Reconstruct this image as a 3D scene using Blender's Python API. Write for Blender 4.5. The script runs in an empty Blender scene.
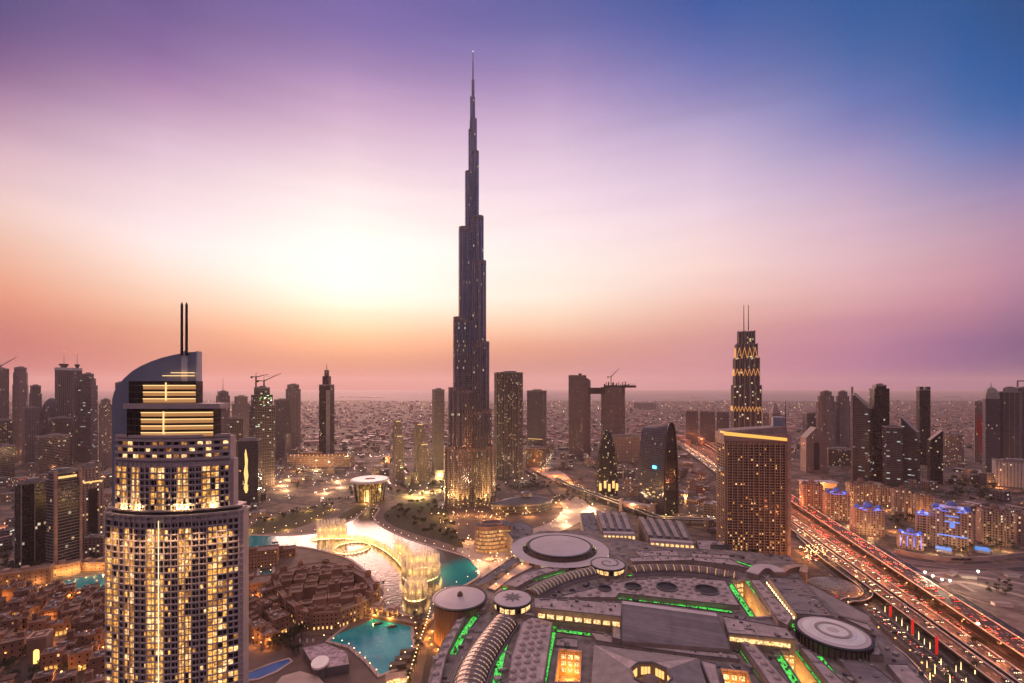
import bpy, math, random
from mathutils import Vector, Matrix
R = math.radians
PI = math.pi
random.seed(11)
sc = bpy.context.scene
COL = sc.collection

# ------------------------------------------------------------------ camera
H, F, YH = 210.0, 1024 * 16 / 36, 387.0          # eye height, focal length in pixels, horizon row
cam = bpy.data.cameras.new('camera')
cam.lens, cam.sensor_width = 16.0, 36.0
cam.shift_y = (YH - 341.5) / 1024
cam.clip_start, cam.clip_end = 1.0, 90000.0
camo = bpy.data.objects.new('camera', cam)
camo.location = (0, 0, H)
camo.rotation_euler = (R(90), 0, 0)
COL.objects.link(camo)
sc.camera = camo

# ------------------------------------------------------------------ world: dusk sky
def lin(c):
    c = c / 255.0
    return c / 12.92 if c <= 0.04045 else ((c + 0.055) / 1.055) ** 2.4
def L3(r, g, b):
    return (lin(r), lin(g), lin(b), 1.0)

HAZE_D, HAZE_L = 0.42e-4, (0.62, 0.34, 0.30)        # evening air: density, and the colour it scatters towards the eye
HI = [(58, (224, 184, 192)), (90, (296, 258, 248))]
SKYCOLS = {   # column of the photograph: (row, sRGB before what the haze adds)
    0: [(2, (88, 79, 130)), (40, (113, 85, 135)), (90, (154, 113, 153)), (150, (216, 180, 194)), (200, (237, 204, 200)), (240, (236, 192, 171)), (290, (229, 150, 123)), (340, (190, 118, 116)), (378, (187, 121, 119))],
    160: [(2, (104, 87, 144)), (60, (141, 106, 160)), (100, (183, 140, 179)), (150, (222, 193, 211)), (200, (242, 215, 221)), (240, (253, 236, 239)), (290, (245, 210, 184)), (330, (222, 151, 126)), (378, (201, 135, 129))],
    346: [(2, (121, 102, 167)), (50, (142, 118, 172)), (100, (200, 159, 196)), (150, (229, 200, 217)), (190, (249, 227, 229)), (240, (255, 251, 245)), (290, (255, 249, 242)), (310, (255, 223, 204)), (335, (245, 176, 139)), (360, (201, 137, 126)), (380, (197, 137, 129))],
    551: [(2, (94, 98, 160)), (50, (131, 119, 176)), (100, (186, 154, 196)), (150, (223, 195, 218)), (200, (245, 218, 230)), (250, (255, 236, 230)), (290, (255, 239, 226)), (320, (247, 211, 181)), (345, (225, 155, 135)), (365, (201, 146, 136)), (380, (202, 150, 147))],
    706: [(2, (56, 87, 156)), (50, (96, 109, 173)), (100, (142, 133, 186)), (150, (206, 182, 211)), (200, (230, 204, 222)), (240, (245, 215, 214)), (280, (247, 210, 200)), (310, (235, 181, 165)), (340, (206, 147, 140)), (378, (196, 141, 150))],
    856: [(2, (34, 89, 152)), (60, (74, 106, 168)), (120, (123, 125, 183)), (160, (172, 153, 193)), (200, (203, 173, 199)), (250, (225, 186, 195)), (290, (222, 172, 173)), (320, (201, 142, 149)), (378, (169, 116, 146))],
    966: [(2, (17, 85, 144)), (60, (41, 94, 158)), (120, (80, 111, 172)), (160, (130, 133, 184)), (200, (173, 150, 182)), (240, (199, 160, 174)), (280, (204, 149, 163)), (310, (187, 130, 145)), (340, (156, 112, 141)), (378, (142, 97, 138))],
    1018: [(2, (2, 79, 131)), (60, (29, 91, 154)), (110, (57, 100, 164)), (150, (107, 116, 173)), (190, (157, 139, 180)), (230, (186, 145, 168)), (270, (189, 139, 158)), (300, (174, 125, 148)), (340, (139, 102, 130)), (378, (119, 83, 131))]}
def sky_column(px):
    t = math.hypot(1, (px - 512) / F); st = [(math.degrees(math.atan((YH - y) / F / t)), c) for y, c in SKYCOLS[px]][::-1]
    top = st[-1]; st[0] = (0, st[0][1]); st.append((top[0] + 7, top[1]))
    return (math.degrees(math.atan((px - 512) / F)), st + HI)
DIM = [(0, (84, 70, 80)), (20, (104, 102, 138)), (40, (132, 120, 148))] + HI
SKY = [(-180, DIM), (-95, [(0, (140, 98, 100)), (20, (124, 98, 118)), (40, (134, 110, 134))] + HI)] + [sky_column(px) for px in SKYCOLS] + [(95, [(0, (100, 76, 98)), (20, (80, 82, 126)), (40, (104, 98, 142))] + HI), (180, DIM)]
def clear_sky(e, c, a=0):
    """the colour of the clear sky beyond the haze that looks like c through it"""
    c = [lin(v) for v in c]
    g = 0.72 + 0.62 * math.exp(-((a + 18) / 34) ** 2)      # the haze shines most towards the sun
    T = math.exp(-HAZE_D * min(640 / math.sin(R(max(e, 1.9))), 33000))
    return tuple(min(3.0, max(0.006, (v - g * l * (1 - T)) / T)) for v, l in zip(c, HAZE_L)) + (1.0,)
SUN_AZ, SUN_EL = -20.0, 9.0
w = bpy.data.worlds.new('World')
sc.world = w
w.use_nodes = True
nt = w.node_tree
nt.nodes.clear()
N, LK = nt.nodes, nt.links
def wmath(op, a, b=None):
    n = N.new('ShaderNodeMath'); n.operation = op
    for i, s in enumerate((a, b)):
        if s is None: continue
        if isinstance(s, (int, float)): n.inputs[i].default_value = s
        else: LK.new(s, n.inputs[i])
    return n.outputs[0]
tc = N.new('ShaderNodeTexCoord')
sp = N.new('ShaderNodeSeparateXYZ'); LK.new(tc.outputs['Generated'], sp.inputs[0])
elev = wmath('MULTIPLY', wmath('ARCSINE', sp.outputs[2]), 180 / PI)
az = wmath('MULTIPLY', wmath('ARCTAN2', sp.outputs[0], sp.outputs[1]), 180 / PI)
def epos(e):
    return min(1.0, max(0.0, math.sqrt((e + 2) / 92)))       # finer steps near the horizon
fac = wmath('SQRT', wmath('MAXIMUM', wmath('DIVIDE', wmath('ADD', elev, 2.0), 92.0), 0.0))
prev = None
for i, (a_, stops) in enumerate(SKY):
    cr = N.new('ShaderNodeValToRGB'); cr.color_ramp.interpolation = 'B_SPLINE'
    el = cr.color_ramp.elements
    el[0].position = epos(stops[0][0]); el[0].color = clear_sky(*stops[0], a_)
    el[1].position = epos(stops[-1][0]); el[1].color = clear_sky(*stops[-1], a_)
    for e, c in stops[1:-1]:
        x = el.new(epos(e)); x.color = clear_sky(e, c, a_)
    LK.new(fac, cr.inputs[0])
    if prev is None:
        prev = cr.outputs[0]
    else:
        mr = N.new('ShaderNodeMapRange'); mr.interpolation_type = 'LINEAR'
        mr.inputs[1].default_value = SKY[i - 1][0]; mr.inputs[2].default_value = a_
        LK.new(az, mr.inputs[0])
        mx = N.new('ShaderNodeMix'); mx.data_type = 'RGBA'
        LK.new(mr.outputs[0], mx.inputs[0]); LK.new(prev, mx.inputs[6]); LK.new(cr.outputs[0], mx.inputs[7])
        prev = mx.outputs[2]
# thin dust layers lying flat over the horizon
cv = N.new('ShaderNodeCombineXYZ'); LK.new(wmath('MULTIPLY', az, 0.035), cv.inputs[0]); LK.new(wmath('MULTIPLY', elev, 0.42), cv.inputs[1])
dn = N.new('ShaderNodeTexNoise'); dn.inputs['Scale'].default_value = 1.0; dn.inputs['Detail'].default_value = 5; dn.inputs['Distortion'].default_value = 0.5
LK.new(cv.outputs[0], dn.inputs['Vector'])
bg = N.new('ShaderNodeBackground'); LK.new(wmath('ADD', wmath('MULTIPLY', dn.outputs[0], 0.16), 0.92), bg.inputs[1])
LK.new(prev, bg.inputs[0])
st = N.new('ShaderNodeTexSky'); st.sky_type = 'NISHITA'; st.sun_disc = False
st.sun_elevation = R(SUN_EL); st.sun_rotation = R(SUN_AZ); st.dust_density = 4.0
bg2 = N.new('ShaderNodeBackground'); bg2.inputs[1].default_value = 0.004
LK.new(st.outputs[0], bg2.inputs[0])
ad = N.new('ShaderNodeAddShader'); LK.new(bg.outputs[0], ad.inputs[0]); LK.new(bg2.outputs[0], ad.inputs[1])
wo = N.new('ShaderNodeOutputWorld'); LK.new(ad.outputs[0], wo.inputs[0])

# ------------------------------------------------------------------ the last sun, low behind the towers
sl = bpy.data.lights.new('sun', 'SUN')
sl.specular_factor = 0.15; sl.energy = 3.2; sl.angle = R(25); sl.color = (1.0, 0.52, 0.40)
so = bpy.data.objects.new('sun', sl)
d = Vector((math.sin(R(SUN_AZ)) * math.cos(R(SUN_EL)), math.cos(R(SUN_AZ)) * math.cos(R(SUN_EL)), math.sin(R(SUN_EL))))
so.rotation_euler = d.to_track_quat('Z', 'Y').to_euler()
so.location = d * 900
COL.objects.link(so)

sc.view_settings.view_transform = 'Standard'
sc.view_settings.look = 'None'
sc.view_settings.exposure = 0.0
sc.view_settings.gamma = 1.0
sc.view_settings.use_curve_mapping = False
sc.render.engine = 'CYCLES'
cy = sc.cycles
cy.max_bounces = 4; cy.diffuse_bounces = 2; cy.glossy_bounces = 2; cy.transmission_bounces = 2
cy.volume_bounces = 1; cy.transparent_max_bounces = 6
cy.caustics_reflective = False; cy.caustics_refractive = False
cy.sample_clamp_indirect = 2.0; cy.sample_clamp_direct = 0.0
cy.use_denoising = True

# ------------------------------------------------------------------ geometry helpers
def G(px, py, z=0.0):
    """the point of the level z that the photograph shows at this place"""
    Y = (H - z) * F / (py - YH)
    return ((px - 512) * Y / F, Y)
def GP(pts, z=0.0):
    return [G(a, b, z) for a, b in pts]
def pxof(x, y, z=0.0):
    return (512 + x * F / y, YH + (H - z) * F / y)
def inside(p, poly):
    x, y = p; r = False; j = len(poly) - 1
    for i in range(len(poly)):
        xi, yi = poly[i]; xj, yj = poly[j]
        if (yi > y) != (yj > y) and x < (xj - xi) * (y - yi) / (yj - yi) + xi: r = not r
        j = i
    return r
def area(poly):
    return 0.5 * sum(poly[i][0] * poly[(i + 1) % len(poly)][1] - poly[(i + 1) % len(poly)][0] * poly[i][1] for i in range(len(poly)))
def ccw(poly):
    return poly if area(poly) > 0 else poly[::-1]
def rot2(p, a):
    c, s = math.cos(a), math.sin(a)
    return (p[0] * c - p[1] * s, p[0] * s + p[1] * c)
def rect(w, d, cx=0, cy=0, a=0):
    return [tuple(map(sum, zip(rot2(p, a), (cx, cy)))) for p in ((-w/2, -d/2), (w/2, -d/2), (w/2, d/2), (-w/2, d/2))]
def circ(r, n=32, cx=0, cy=0, ry=None, a0=0):
    return [(cx + r * math.cos(a0 + 2*PI*i/n), cy + (ry or r) * math.sin(a0 + 2*PI*i/n)) for i in range(n)]
def smooth_path(pts, n=6, closed=False):
    out = []; m = len(pts)
    rng = range(m if closed else m - 1)
    for i in rng:
        if closed: p0, p1, p2, p3 = pts[(i-1) % m], pts[i], pts[(i+1) % m], pts[(i+2) % m]
        else: p0, p1, p2, p3 = pts[max(i-1, 0)], pts[i], pts[i+1], pts[min(i+2, m-1)]
        for k in range(n):
            t = k / n
            out.append(tuple(0.5 * (2*p1[c] + (p2[c]-p0[c])*t + (2*p0[c]-5*p1[c]+4*p2[c]-p3[c])*t*t + (3*p1[c]-p0[c]-3*p2[c]+p3[c])*t**3) for c in range(len(p1))))
    if not closed: out.append(tuple(pts[-1]))
    return out
def resample(pts, step):
    out = [pts[0]]; acc = 0.0
    for a, b in zip(pts, pts[1:]):
        l = math.dist(a[:2], b[:2])
        if l < 1e-6: continue
        t = step - acc
        while t <= l:
            k = t / l
            out.append(tuple(a[c] + (b[c] - a[c]) * k for c in range(len(a))))
            t += step
        acc = (acc + l) % step
    return out
def normals(pts):
    r = []
    for i in range(len(pts)):
        a, b = pts[max(i-1, 0)], pts[min(i+1, len(pts)-1)]
        dx, dy = b[0]-a[0], b[1]-a[1]; l = math.hypot(dx, dy) or 1
        r.append((-dy/l, dx/l))
    return r

class MB:
    """collects faces, then links them as one mesh object"""
    def __init__(s):
        s.v, s.f, s.m, s.u = [], [], [], []
    def face(s, pts, m=0, uv=None):
        n = len(s.v); s.v += [tuple(p) for p in pts]
        s.f.append(tuple(range(n, n + len(pts)))); s.m.append(m)
        s.u += list(uv) if uv else [(p[0], p[1]) for p in pts]
    def prism(s, poly, z0, z1, m=0, mr=None, bottom=False, top=True, u0=0.0):
        poly = ccw(poly); u = u0; mr = m if mr is None else mr
        for i in range(len(poly)):
            a, b = poly[i], poly[(i+1) % len(poly)]
            l = math.dist(a, b)
            s.face([(a[0], a[1], z0), (b[0], b[1], z0), (b[0], b[1], z1), (a[0], a[1], z1)], m, [(u, z0), (u+l, z0), (u+l, z1), (u, z1)])
            u += l
        if top: s.face([(p[0], p[1], z1) for p in poly], mr)
        if bottom: s.face([(p[0], p[1], z0) for p in poly[::-1]], mr)
        return s
    def box(s, cx, cy, z0, w, d, h, a=0, m=0, mr=None, bottom=False):
        return s.prism(rect(w, d, cx, cy, a), z0, z0 + h, m, mr, bottom)
    def ring(s, outer, inner, z0, z1, m=0, mt=None):
        n = len(outer); mt = m if mt is None else mt
        for i in range(n):
            j = (i+1) % n; a, b, c, e = outer[i], outer[j], inner[j], inner[i]
            s.face([(*a, z1), (*b, z1), (*c, z1), (*e, z1)], mt)
            s.face([(*a, z0), (*b, z0), (*b, z1), (*a, z1)], m, [(i*2, z0), (i*2+2, z0), (i*2+2, z1), (i*2, z1)])
            s.face([(*c, z0), (*e, z0), (*e, z1), (*c, z1)], m, [(i*2, z0), (i*2+2, z0), (i*2+2, z1), (i*2, z1)])
        return s
    def loft(s, rings, m=0, cap=True, mr=None):
        u = 0
        for A, B in zip(rings, rings[1:]):
            n = len(A); u = 0
            for i in range(n):
                j = (i+1) % n; l = math.dist(A[i], A[j])
                s.face([A[i], A[j], B[j], B[i]], m, [(u, A[i][2]), (u+l, A[j][2]), (u+l, B[j][2]), (u, B[i][2])])
                u += l
        if cap: s.face(rings[-1], m if mr is None else mr)
        return s
    def lathe(s, cx, cy, prof, n=24, m=0):
        for (r0, z0), (r1, z1) in zip(prof, prof[1:]):
            for i in range(n):
                a, b = 2*PI*i/n, 2*PI*(i+1)/n
                P = [(cx+r0*math.cos(a), cy+r0*math.sin(a), z0), (cx+r0*math.cos(b), cy+r0*math.sin(b), z0), (cx+r1*math.cos(b), cy+r1*math.sin(b), z1), (cx+r1*math.cos(a), cy+r1*math.sin(a), z1)]
                if r0 < 1e-4: P = P[1:]
                elif r1 < 1e-4: P = P[:3]
                s.face(P, m, [(a * max(r0, r1), p[2]) for p in P] if len(P) == 3 else [(a*max(r0, r1), z0), (b*max(r0, r1), z0), (b*max(r0, r1), z1), (a*max(r0, r1), z1)])
        return s
    def tube(s, p, q, r0, r1=None, n=6, m=0):
        p, q = Vector(p), Vector(q); d = (q - p).normalized(); r1 = r0 if r1 is None else r1
        x = d.orthogonal().normalized(); y = d.cross(x)
        A = [p + (x*math.cos(2*PI*i/n) + y*math.sin(2*PI*i/n)) * r0 for i in range(n)]
        B = [q + (x*math.cos(2*PI*i/n) + y*math.sin(2*PI*i/n)) * r1 for i in range(n)]
        for i in range(n):
            j = (i+1) % n; s.face([A[i], A[j], B[j], B[i]], m)
        s.face(B, m); s.face(A[::-1], m)
        return s
    def ribbon(s, pts, w, z=None, m=0, off=0.0):
        nn = normals(pts); u = 0
        for i in range(len(pts) - 1):
            a, b, na, nb = pts[i], pts[i+1], nn[i], nn[i+1]
            za = a[2] if z is None else z; zb = b[2] if z is None else z
            l = math.dist(a[:2], b[:2])
            s.face([(a[0]+na[0]*(off-w/2), a[1]+na[1]*(off-w/2), za), (b[0]+nb[0]*(off-w/2), b[1]+nb[1]*(off-w/2), zb), (b[0]+nb[0]*(off+w/2), b[1]+nb[1]*(off+w/2), zb), (a[0]+na[0]*(off+w/2), a[1]+na[1]*(off+w/2), za)][::1], m, [(u, 0), (u+l, 0), (u+l, w), (u, w)])
            u += l
        return s
    def wallribbon(s, pts, w, h, off=0.0, m=0, z=None, down=0.0):
        """a long low wall or beam of width w and height h along a path"""
        nn = normals(pts)
        for i in range(len(pts) - 1):
            q = []
            for k in (i, i+1):
                p, n_ = pts[k], nn[k]; zz = (p[2] if z is None else z)
                for o, hh in ((-w/2, -down), (-w/2, h), (w/2, h), (w/2, -down)):
                    q.append((p[0] + n_[0]*(off+o), p[1] + n_[1]*(off+o), zz + hh))
            for k in range(4):
                j = (k+1) % 4; s.face([q[k], q[4+k], q[4+j], q[j]], m)
            if i == 0: s.face(q[:4], m)
            if i == len(pts) - 2: s.face(q[4:][::-1], m)
        return s
    def mesh(s, name, mats, smooth=False):
        me = bpy.data.meshes.new(name)
        me.from_pydata(s.v, [], s.f)
        for m_ in (mats if isinstance(mats, (list, tuple)) else [mats]): me.materials.append(m_)
        me.polygons.foreach_set('material_index', s.m)
        uvl = me.uv_layers.new(name='UVMap')
        uvl.data.foreach_set('uv', [c for t in s.u for c in t[:2]])
        if smooth: me.polygons.foreach_set('use_smooth', [True] * len(s.f))
        me.update()
        return me
    def build(s, name, mats, parent=None, loc=(0, 0, 0), rz=0, smooth=False, label=None):
        o = bpy.data.objects.new(name, s.mesh(name, mats, smooth))
        o.location = loc; o.rotation_euler = (0, 0, rz); COL.objects.link(o)
        if parent is not None: o.parent = parent
        if label: o['label'] = label
        return o

def tag(o, label=None, cat=None, group=None, kind=None):
    if label: o['label'] = label
    if cat: o['category'] = cat
    if group: o['group'] = group
    if kind: o['kind'] = kind
    return o
def thing(name, label, cat, loc=(0, 0, 0), rz=0, group=None):
    o = bpy.data.objects.new(name, None); COL.objects.link(o)
    o.empty_display_size = 3
    o.location = loc; o.rotation_euler = (0, 0, rz)
    return tag(o, label, cat, group)
def inst(name, me, loc, rz=0, scale=(1, 1, 1), parent=None):
    o = bpy.data.objects.new(name, me); COL.objects.link(o)
    o.location = loc; o.rotation_euler = (0, 0, rz); o.scale = scale
    if parent is not None: o.parent = parent
    return o
def copy_tree(src, loc, rz, label=None, group=None, scale=None):
    r = src.copy(); COL.objects.link(r); r.location = loc; r.rotation_euler = (0, 0, rz)
    if scale: r.scale = scale
    if label: r['label'] = label
    if group: r['group'] = group
    for ch in KIDS.setdefault(src.name, list(src.children)):
        c = ch.copy(); COL.objects.link(c); c.parent = r
    return r
KIDS = {}
def point(loc, energy, color, radius=1.0, parent=None, spot=None, target=None):
    l = bpy.data.lights.new('lamp', 'SPOT' if spot else 'POINT')
    l.energy = energy; l.color = color; l.shadow_soft_size = radius
    if spot: l.spot_size = R(spot); l.spot_blend = 0.6
    o = bpy.data.objects.new('lamp_light', l); COL.objects.link(o); o.location = loc
    if target: o.rotation_euler = (Vector(loc) - Vector(target)).to_track_quat('Z', 'Y').to_euler()
    if parent is not None: o.parent = parent
    return o

# ------------------------------------------------------------------ materials
def newmat(name):
    m = bpy.data.materials.new(name); m.use_nodes = True
    nt = m.node_tree
    return m, nt, nt.nodes['Principled BSDF']
def nmath(nt, op, a, b=None, c=None):
    n = nt.nodes.new('ShaderNodeMath'); n.operation = op
    for i, s in enumerate((a, b, c)):
        if s is None: continue
        if isinstance(s, (int, float)): n.inputs[i].default_value = s
        else: nt.links.new(s, n.inputs[i])
    return n.outputs[0]
def nmix(nt, f, a, b):
    n = nt.nodes.new('ShaderNodeMix'); n.data_type = 'RGBA'
    for i, s in ((0, f), (6, a), (7, b)):
        if isinstance(s, (int, float)): n.inputs[i].default_value = s
        elif isinstance(s, tuple): n.inputs[i].default_value = s if len(s) == 4 else (*s, 1)
        else: nt.links.new(s, n.inputs[i])
    return n.outputs[2]
def M(name, c, rough=0.75, metal=0.0, var=0.25, scale=0.15, rnd=0.0):
    """painted, cast or cut surface with uneven weathering; rnd shifts the tone per object"""
    m, nt, b = newmat(name)
    tc = nt.nodes.new('ShaderNodeTexCoord')
    n1 = nt.nodes.new('ShaderNodeTexNoise'); n1.inputs['Scale'].default_value = scale; n1.inputs['Detail'].default_value = 5
    nt.links.new(tc.outputs['Object'], n1.inputs['Vector'])
    f = nmath(nt, 'MULTIPLY_ADD', n1.outputs[0], 2.4, -0.7)
    f = nmath(nt, 'MINIMUM', nmath(nt, 'MAXIMUM', f, 0.0), 1.0)
    col = nmix(nt, f, tuple(x * (1 - var) for x in c), tuple(min(1, x * (1 + var)) for x in c))
    if rnd:
        oi = nt.nodes.new('ShaderNodeObjectInfo')
        k = nmath(nt, 'MULTIPLY_ADD', oi.outputs['Random'], 2 * rnd, 1 - rnd)
        hv = nt.nodes.new('ShaderNodeHueSaturation'); nt.links.new(col, hv.inputs['Color']); nt.links.new(k, hv.inputs['Value'])
        col = hv.outputs[0]
    nt.links.new(col, b.inputs['Base Color'])
    b.inputs['Roughness'].default_value = rough; b.inputs['Metallic'].default_value = metal
    return m
def EM(name, c, s, sample=False, base=(0.3, 0.3, 0.3)):
    """a lit lamp, strip or pane"""
    m, nt, b = newmat(name)
    b.inputs['Base Color'].default_value = (*base, 1)
    b.inputs['Emission Color'].default_value = (*c, 1); b.inputs['Emission Strength'].default_value = s
    m.cycles.emission_sampling = 'AUTO' if sample else 'NONE'
    return m
def PANE(name, c, s_):
    """a lit room behind glass: brighter and darker patches of curtains, lamps and walls"""
    m, nt, b = newmat(name)
    b.inputs['Base Color'].default_value = (.05, .04, .035, 1); b.inputs['Roughness'].default_value = .15
    g = nt.nodes.new('ShaderNodeNewGeometry'); n = nt.nodes.new('ShaderNodeTexNoise'); n.inputs['Scale'].default_value = .75; n.inputs['Detail'].default_value = 3
    nt.links.new(g.outputs['Position'], n.inputs['Vector'])
    k = nmath(nt, 'POWER', nmath(nt, 'MULTIPLY', n.outputs[0], 1.9), 2.6)
    wn = nt.nodes.new('ShaderNodeTexNoise'); wn.inputs['Scale'].default_value = .21; nt.links.new(g.outputs['Position'], wn.inputs['Vector'])
    nt.links.new(nmix(nt, wn.outputs[0], (c[0], c[1]*.72, c[2]*.4), (c[0], min(1, c[1]*1.3), min(1, c[2]*2.0))), b.inputs['Emission Color'])
    nt.links.new(nmath(nt, 'MULTIPLY', k, s_), b.inputs['Emission Strength'])
    m.cycles.emission_sampling = 'NONE'
    return m
WARM = (1.0, 0.55, 0.16); GOLD = (1.0, 0.62, 0.18); WHITE = (1.0, 0.86, 0.66); COOL = (0.75, 0.9, 1.0)
def facade(name, wall, glass=(0.02, 0.022, 0.03), cw=3.2, ch=3.6, fw=0.6, fh=0.55, lit=0.1, colr=WARM, colr2=WHITE, es=1.2, rough=0.12, wr=0.7, cluster=0.5, metal=0.0):
    """windows in a wall: panes, reveals and which of them are lit, laid out in metres along the wall"""
    m, nt, b = newmat(name)
    tc = nt.nodes.new('ShaderNodeTexCoord'); sp = nt.nodes.new('ShaderNodeSeparateXYZ')
    nt.links.new(tc.outputs['UV'], sp.inputs[0])
    oi = nt.nodes.new('ShaderNodeObjectInfo')
    cu = nmath(nt, 'DIVIDE', sp.outputs[0], cw); cv = nmath(nt, 'DIVIDE', sp.outputs[1], ch)
    fu = nmath(nt, 'ABSOLUTE', nmath(nt, 'SUBTRACT', nmath(nt, 'FRACT', cu), 0.5))
    fv = nmath(nt, 'ABSOLUTE', nmath(nt, 'SUBTRACT', nmath(nt, 'FRACT', cv), 0.5))
    mask = nmath(nt, 'MULTIPLY', nmath(nt, 'LESS_THAN', fu, fw / 2), nmath(nt, 'LESS_THAN', fv, fh / 2))
    geo = nt.nodes.new('ShaderNodeNewGeometry'); gs = nt.nodes.new('ShaderNodeSeparateXYZ'); nt.links.new(geo.outputs['Normal'], gs.inputs[0])
    mask = nmath(nt, 'MULTIPLY', mask, nmath(nt, 'LESS_THAN', gs.outputs[2], 0.75))
    cx = nt.nodes.new('ShaderNodeCombineXYZ')
    nt.links.new(nmath(nt, 'FLOOR', cu), cx.inputs[0]); nt.links.new(nmath(nt, 'FLOOR', cv), cx.inputs[1])
    nt.links.new(nmath(nt, 'MULTIPLY', oi.outputs['Random'], 91.7), cx.inputs[2])
    wn = nt.nodes.new('ShaderNodeTexWhiteNoise'); nt.links.new(cx.outputs[0], wn.inputs['Vector'])
    wc = nt.nodes.new('ShaderNodeSeparateColor'); nt.links.new(wn.outputs['Color'], wc.inputs[0])
    ns = nt.nodes.new('ShaderNodeTexNoise'); ns.inputs['Scale'].default_value = 0.12; nt.links.new(cx.outputs[0], ns.inputs['Vector'])
    th = nmath(nt, 'MULTIPLY', nmath(nt, 'MAXIMUM', nmath(nt, 'MULTIPLY_ADD', ns.outputs[0], 4 * cluster, 1 - 2 * cluster), 0.0), lit)
    on = nmath(nt, 'LESS_THAN', wn.outputs['Value'], th)
    on = nmath(nt, 'MULTIPLY', on, mask)
    nz = nt.nodes.new('ShaderNodeTexNoise'); nz.inputs['Scale'].default_value = 0.05; nz.inputs['Detail'].default_value = 4
    nt.links.new(tc.outputs['Object'], nz.inputs['Vector'])
    wv = nmix(nt, nz.outputs[0], tuple(x * 0.75 for x in wall), tuple(min(1, x * 1.25) for x in wall))
    gv = nmix(nt, wc.outputs[0], tuple(x * 0.6 for x in glass), tuple(x * 1.6 for x in glass))
    nt.links.new(nmix(nt, mask, wv, gv), b.inputs['Base Color'])
    nt.links.new(nmath(nt, 'MULTIPLY_ADD', mask, rough - wr, wr), b.inputs['Roughness'])
    if metal: b.inputs['Metallic'].default_value = metal
    nt.links.new(nmix(nt, wc.outputs[1], colr, colr2), b.inputs['Emission Color'])
    nt.links.new(nmath(nt, 'MULTIPLY', on, nmath(nt, 'MULTIPLY_ADD', wc.outputs[2], es, es * 0.25)), b.inputs['Emission Strength'])
    m.cycles.emission_sampling = 'NONE'
    return m
# ------------------------------------------------------------------ shared materials
m_conc = M('concrete', (0.30, 0.27, 0.26), 0.8, rnd=0.12)
m_pale = M('pale_render', (0.50, 0.44, 0.42), 0.75)
m_white = M('white_paint', (0.72, 0.68, 0.66), 0.5, var=0.08)
m_roof = M('grey_roof_membrane', (0.34, 0.275, 0.26), 0.8, var=0.22, scale=0.08)
m_roof2 = M('dark_roof_sheet', (0.13, 0.115, 0.125), 0.5, var=0.25, scale=0.06)
m_roofw = M('pale_roof_sheet', (0.58, 0.48, 0.48), 0.6, var=0.1, scale=0.05)
m_dark = M('dark_metal', (0.035, 0.033, 0.038), 0.45, 0.3)
m_black = M('dull_black', (0.012, 0.012, 0.014), 0.6)  # plain black for gutters, wells, tyres and lane floors
m_steel = M('steel', (0.35, 0.35, 0.38), 0.35, 0.8)
m_dglass = M('dark_glass', (0.02, 0.022, 0.03), 0.08, 0.2)
m_sand = M('sandstone', (0.31, 0.165, 0.105), 0.85, rnd=0.22, scale=0.1)
m_sand2 = M('sandstone_trim', (0.48, 0.30, 0.22), 0.85)
m_sroof = M('sand_roof', (0.25, 0.15, 0.115), 0.9, rnd=0.2, scale=0.2)
m_wood = M('dark_timber', (0.06, 0.035, 0.025), 0.7)
m_asph = M('asphalt', (0.045, 0.035, 0.034), 0.75, var=0.3, scale=0.05)
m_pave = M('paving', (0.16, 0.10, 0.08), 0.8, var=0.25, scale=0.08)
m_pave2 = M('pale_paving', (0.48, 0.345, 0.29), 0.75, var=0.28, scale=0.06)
m_kerb = M('kerb_stone', (0.34, 0.26, 0.23), 0.8)
m_line = M('road_paint', (0.7, 0.66, 0.6), 0.6, var=0.1)
m_lawn = M('lawn', (0.048, 0.04, 0.012), 0.95, var=0.4, scale=0.3)
m_leaf = M('foliage', (0.045, 0.05, 0.022), 0.8, var=0.5, scale=0.8, rnd=0.35)
m_bark = M('bark', (0.09, 0.06, 0.045), 0.9)
m_red = M('red_fabric', (0.55, 0.03, 0.025), 0.7)
def water(name, c, c2, rough=.1, scale=.5, bump=.25):
    m, nt, b = newmat(name); tc = nt.nodes.new('ShaderNodeTexCoord')
    n = nt.nodes.new('ShaderNodeTexNoise'); n.inputs['Scale'].default_value = scale; n.inputs['Detail'].default_value = 5; n.inputs['Distortion'].default_value = .6
    n2 = nt.nodes.new('ShaderNodeTexNoise'); n2.inputs['Scale'].default_value = .035; n2.inputs['Detail'].default_value = 6
    for q in (n, n2): nt.links.new(tc.outputs['Object'], q.inputs['Vector'])
    bp = nt.nodes.new('ShaderNodeBump'); bp.inputs['Strength'].default_value = bump; bp.inputs['Distance'].default_value = .5
    nt.links.new(n.outputs[0], bp.inputs['Height']); nt.links.new(bp.outputs[0], b.inputs['Normal'])
    f = nmath(nt, 'MINIMUM', nmath(nt, 'MAXIMUM', nmath(nt, 'MULTIPLY_ADD', n2.outputs[0], 3.0, -1.0), 0.0), 1.0)
    nt.links.new(nmix(nt, f, c, c2), b.inputs['Base Color']); b.inputs['Roughness'].default_value = rough
    return m
m_pool = water('turquoise_water', (0.006, 0.26, 0.30), (0.03, 0.46, 0.46)); m_bluepool = water('blue_water', (0.006, 0.07, 0.30), (0.02, 0.16, 0.44))
e_gold = EM('gold_light', (1, .55, .14), 2.2, True)
e_goldn = EM('gold_light_small', (1, .56, .16), 1.35)
e_amb = EM('amber_light', (1.0, 0.38, 0.06), 2.2, True)
e_warm = EM('warm_lamp', (1.0, 0.60, 0.26), 5.0)
e_warm2 = EM('amber_lamp', (1.0, 0.38, 0.10), 4.0)
e_wht = EM('white_lamp', (1.0, 0.86, 0.62), 7.0)
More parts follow.
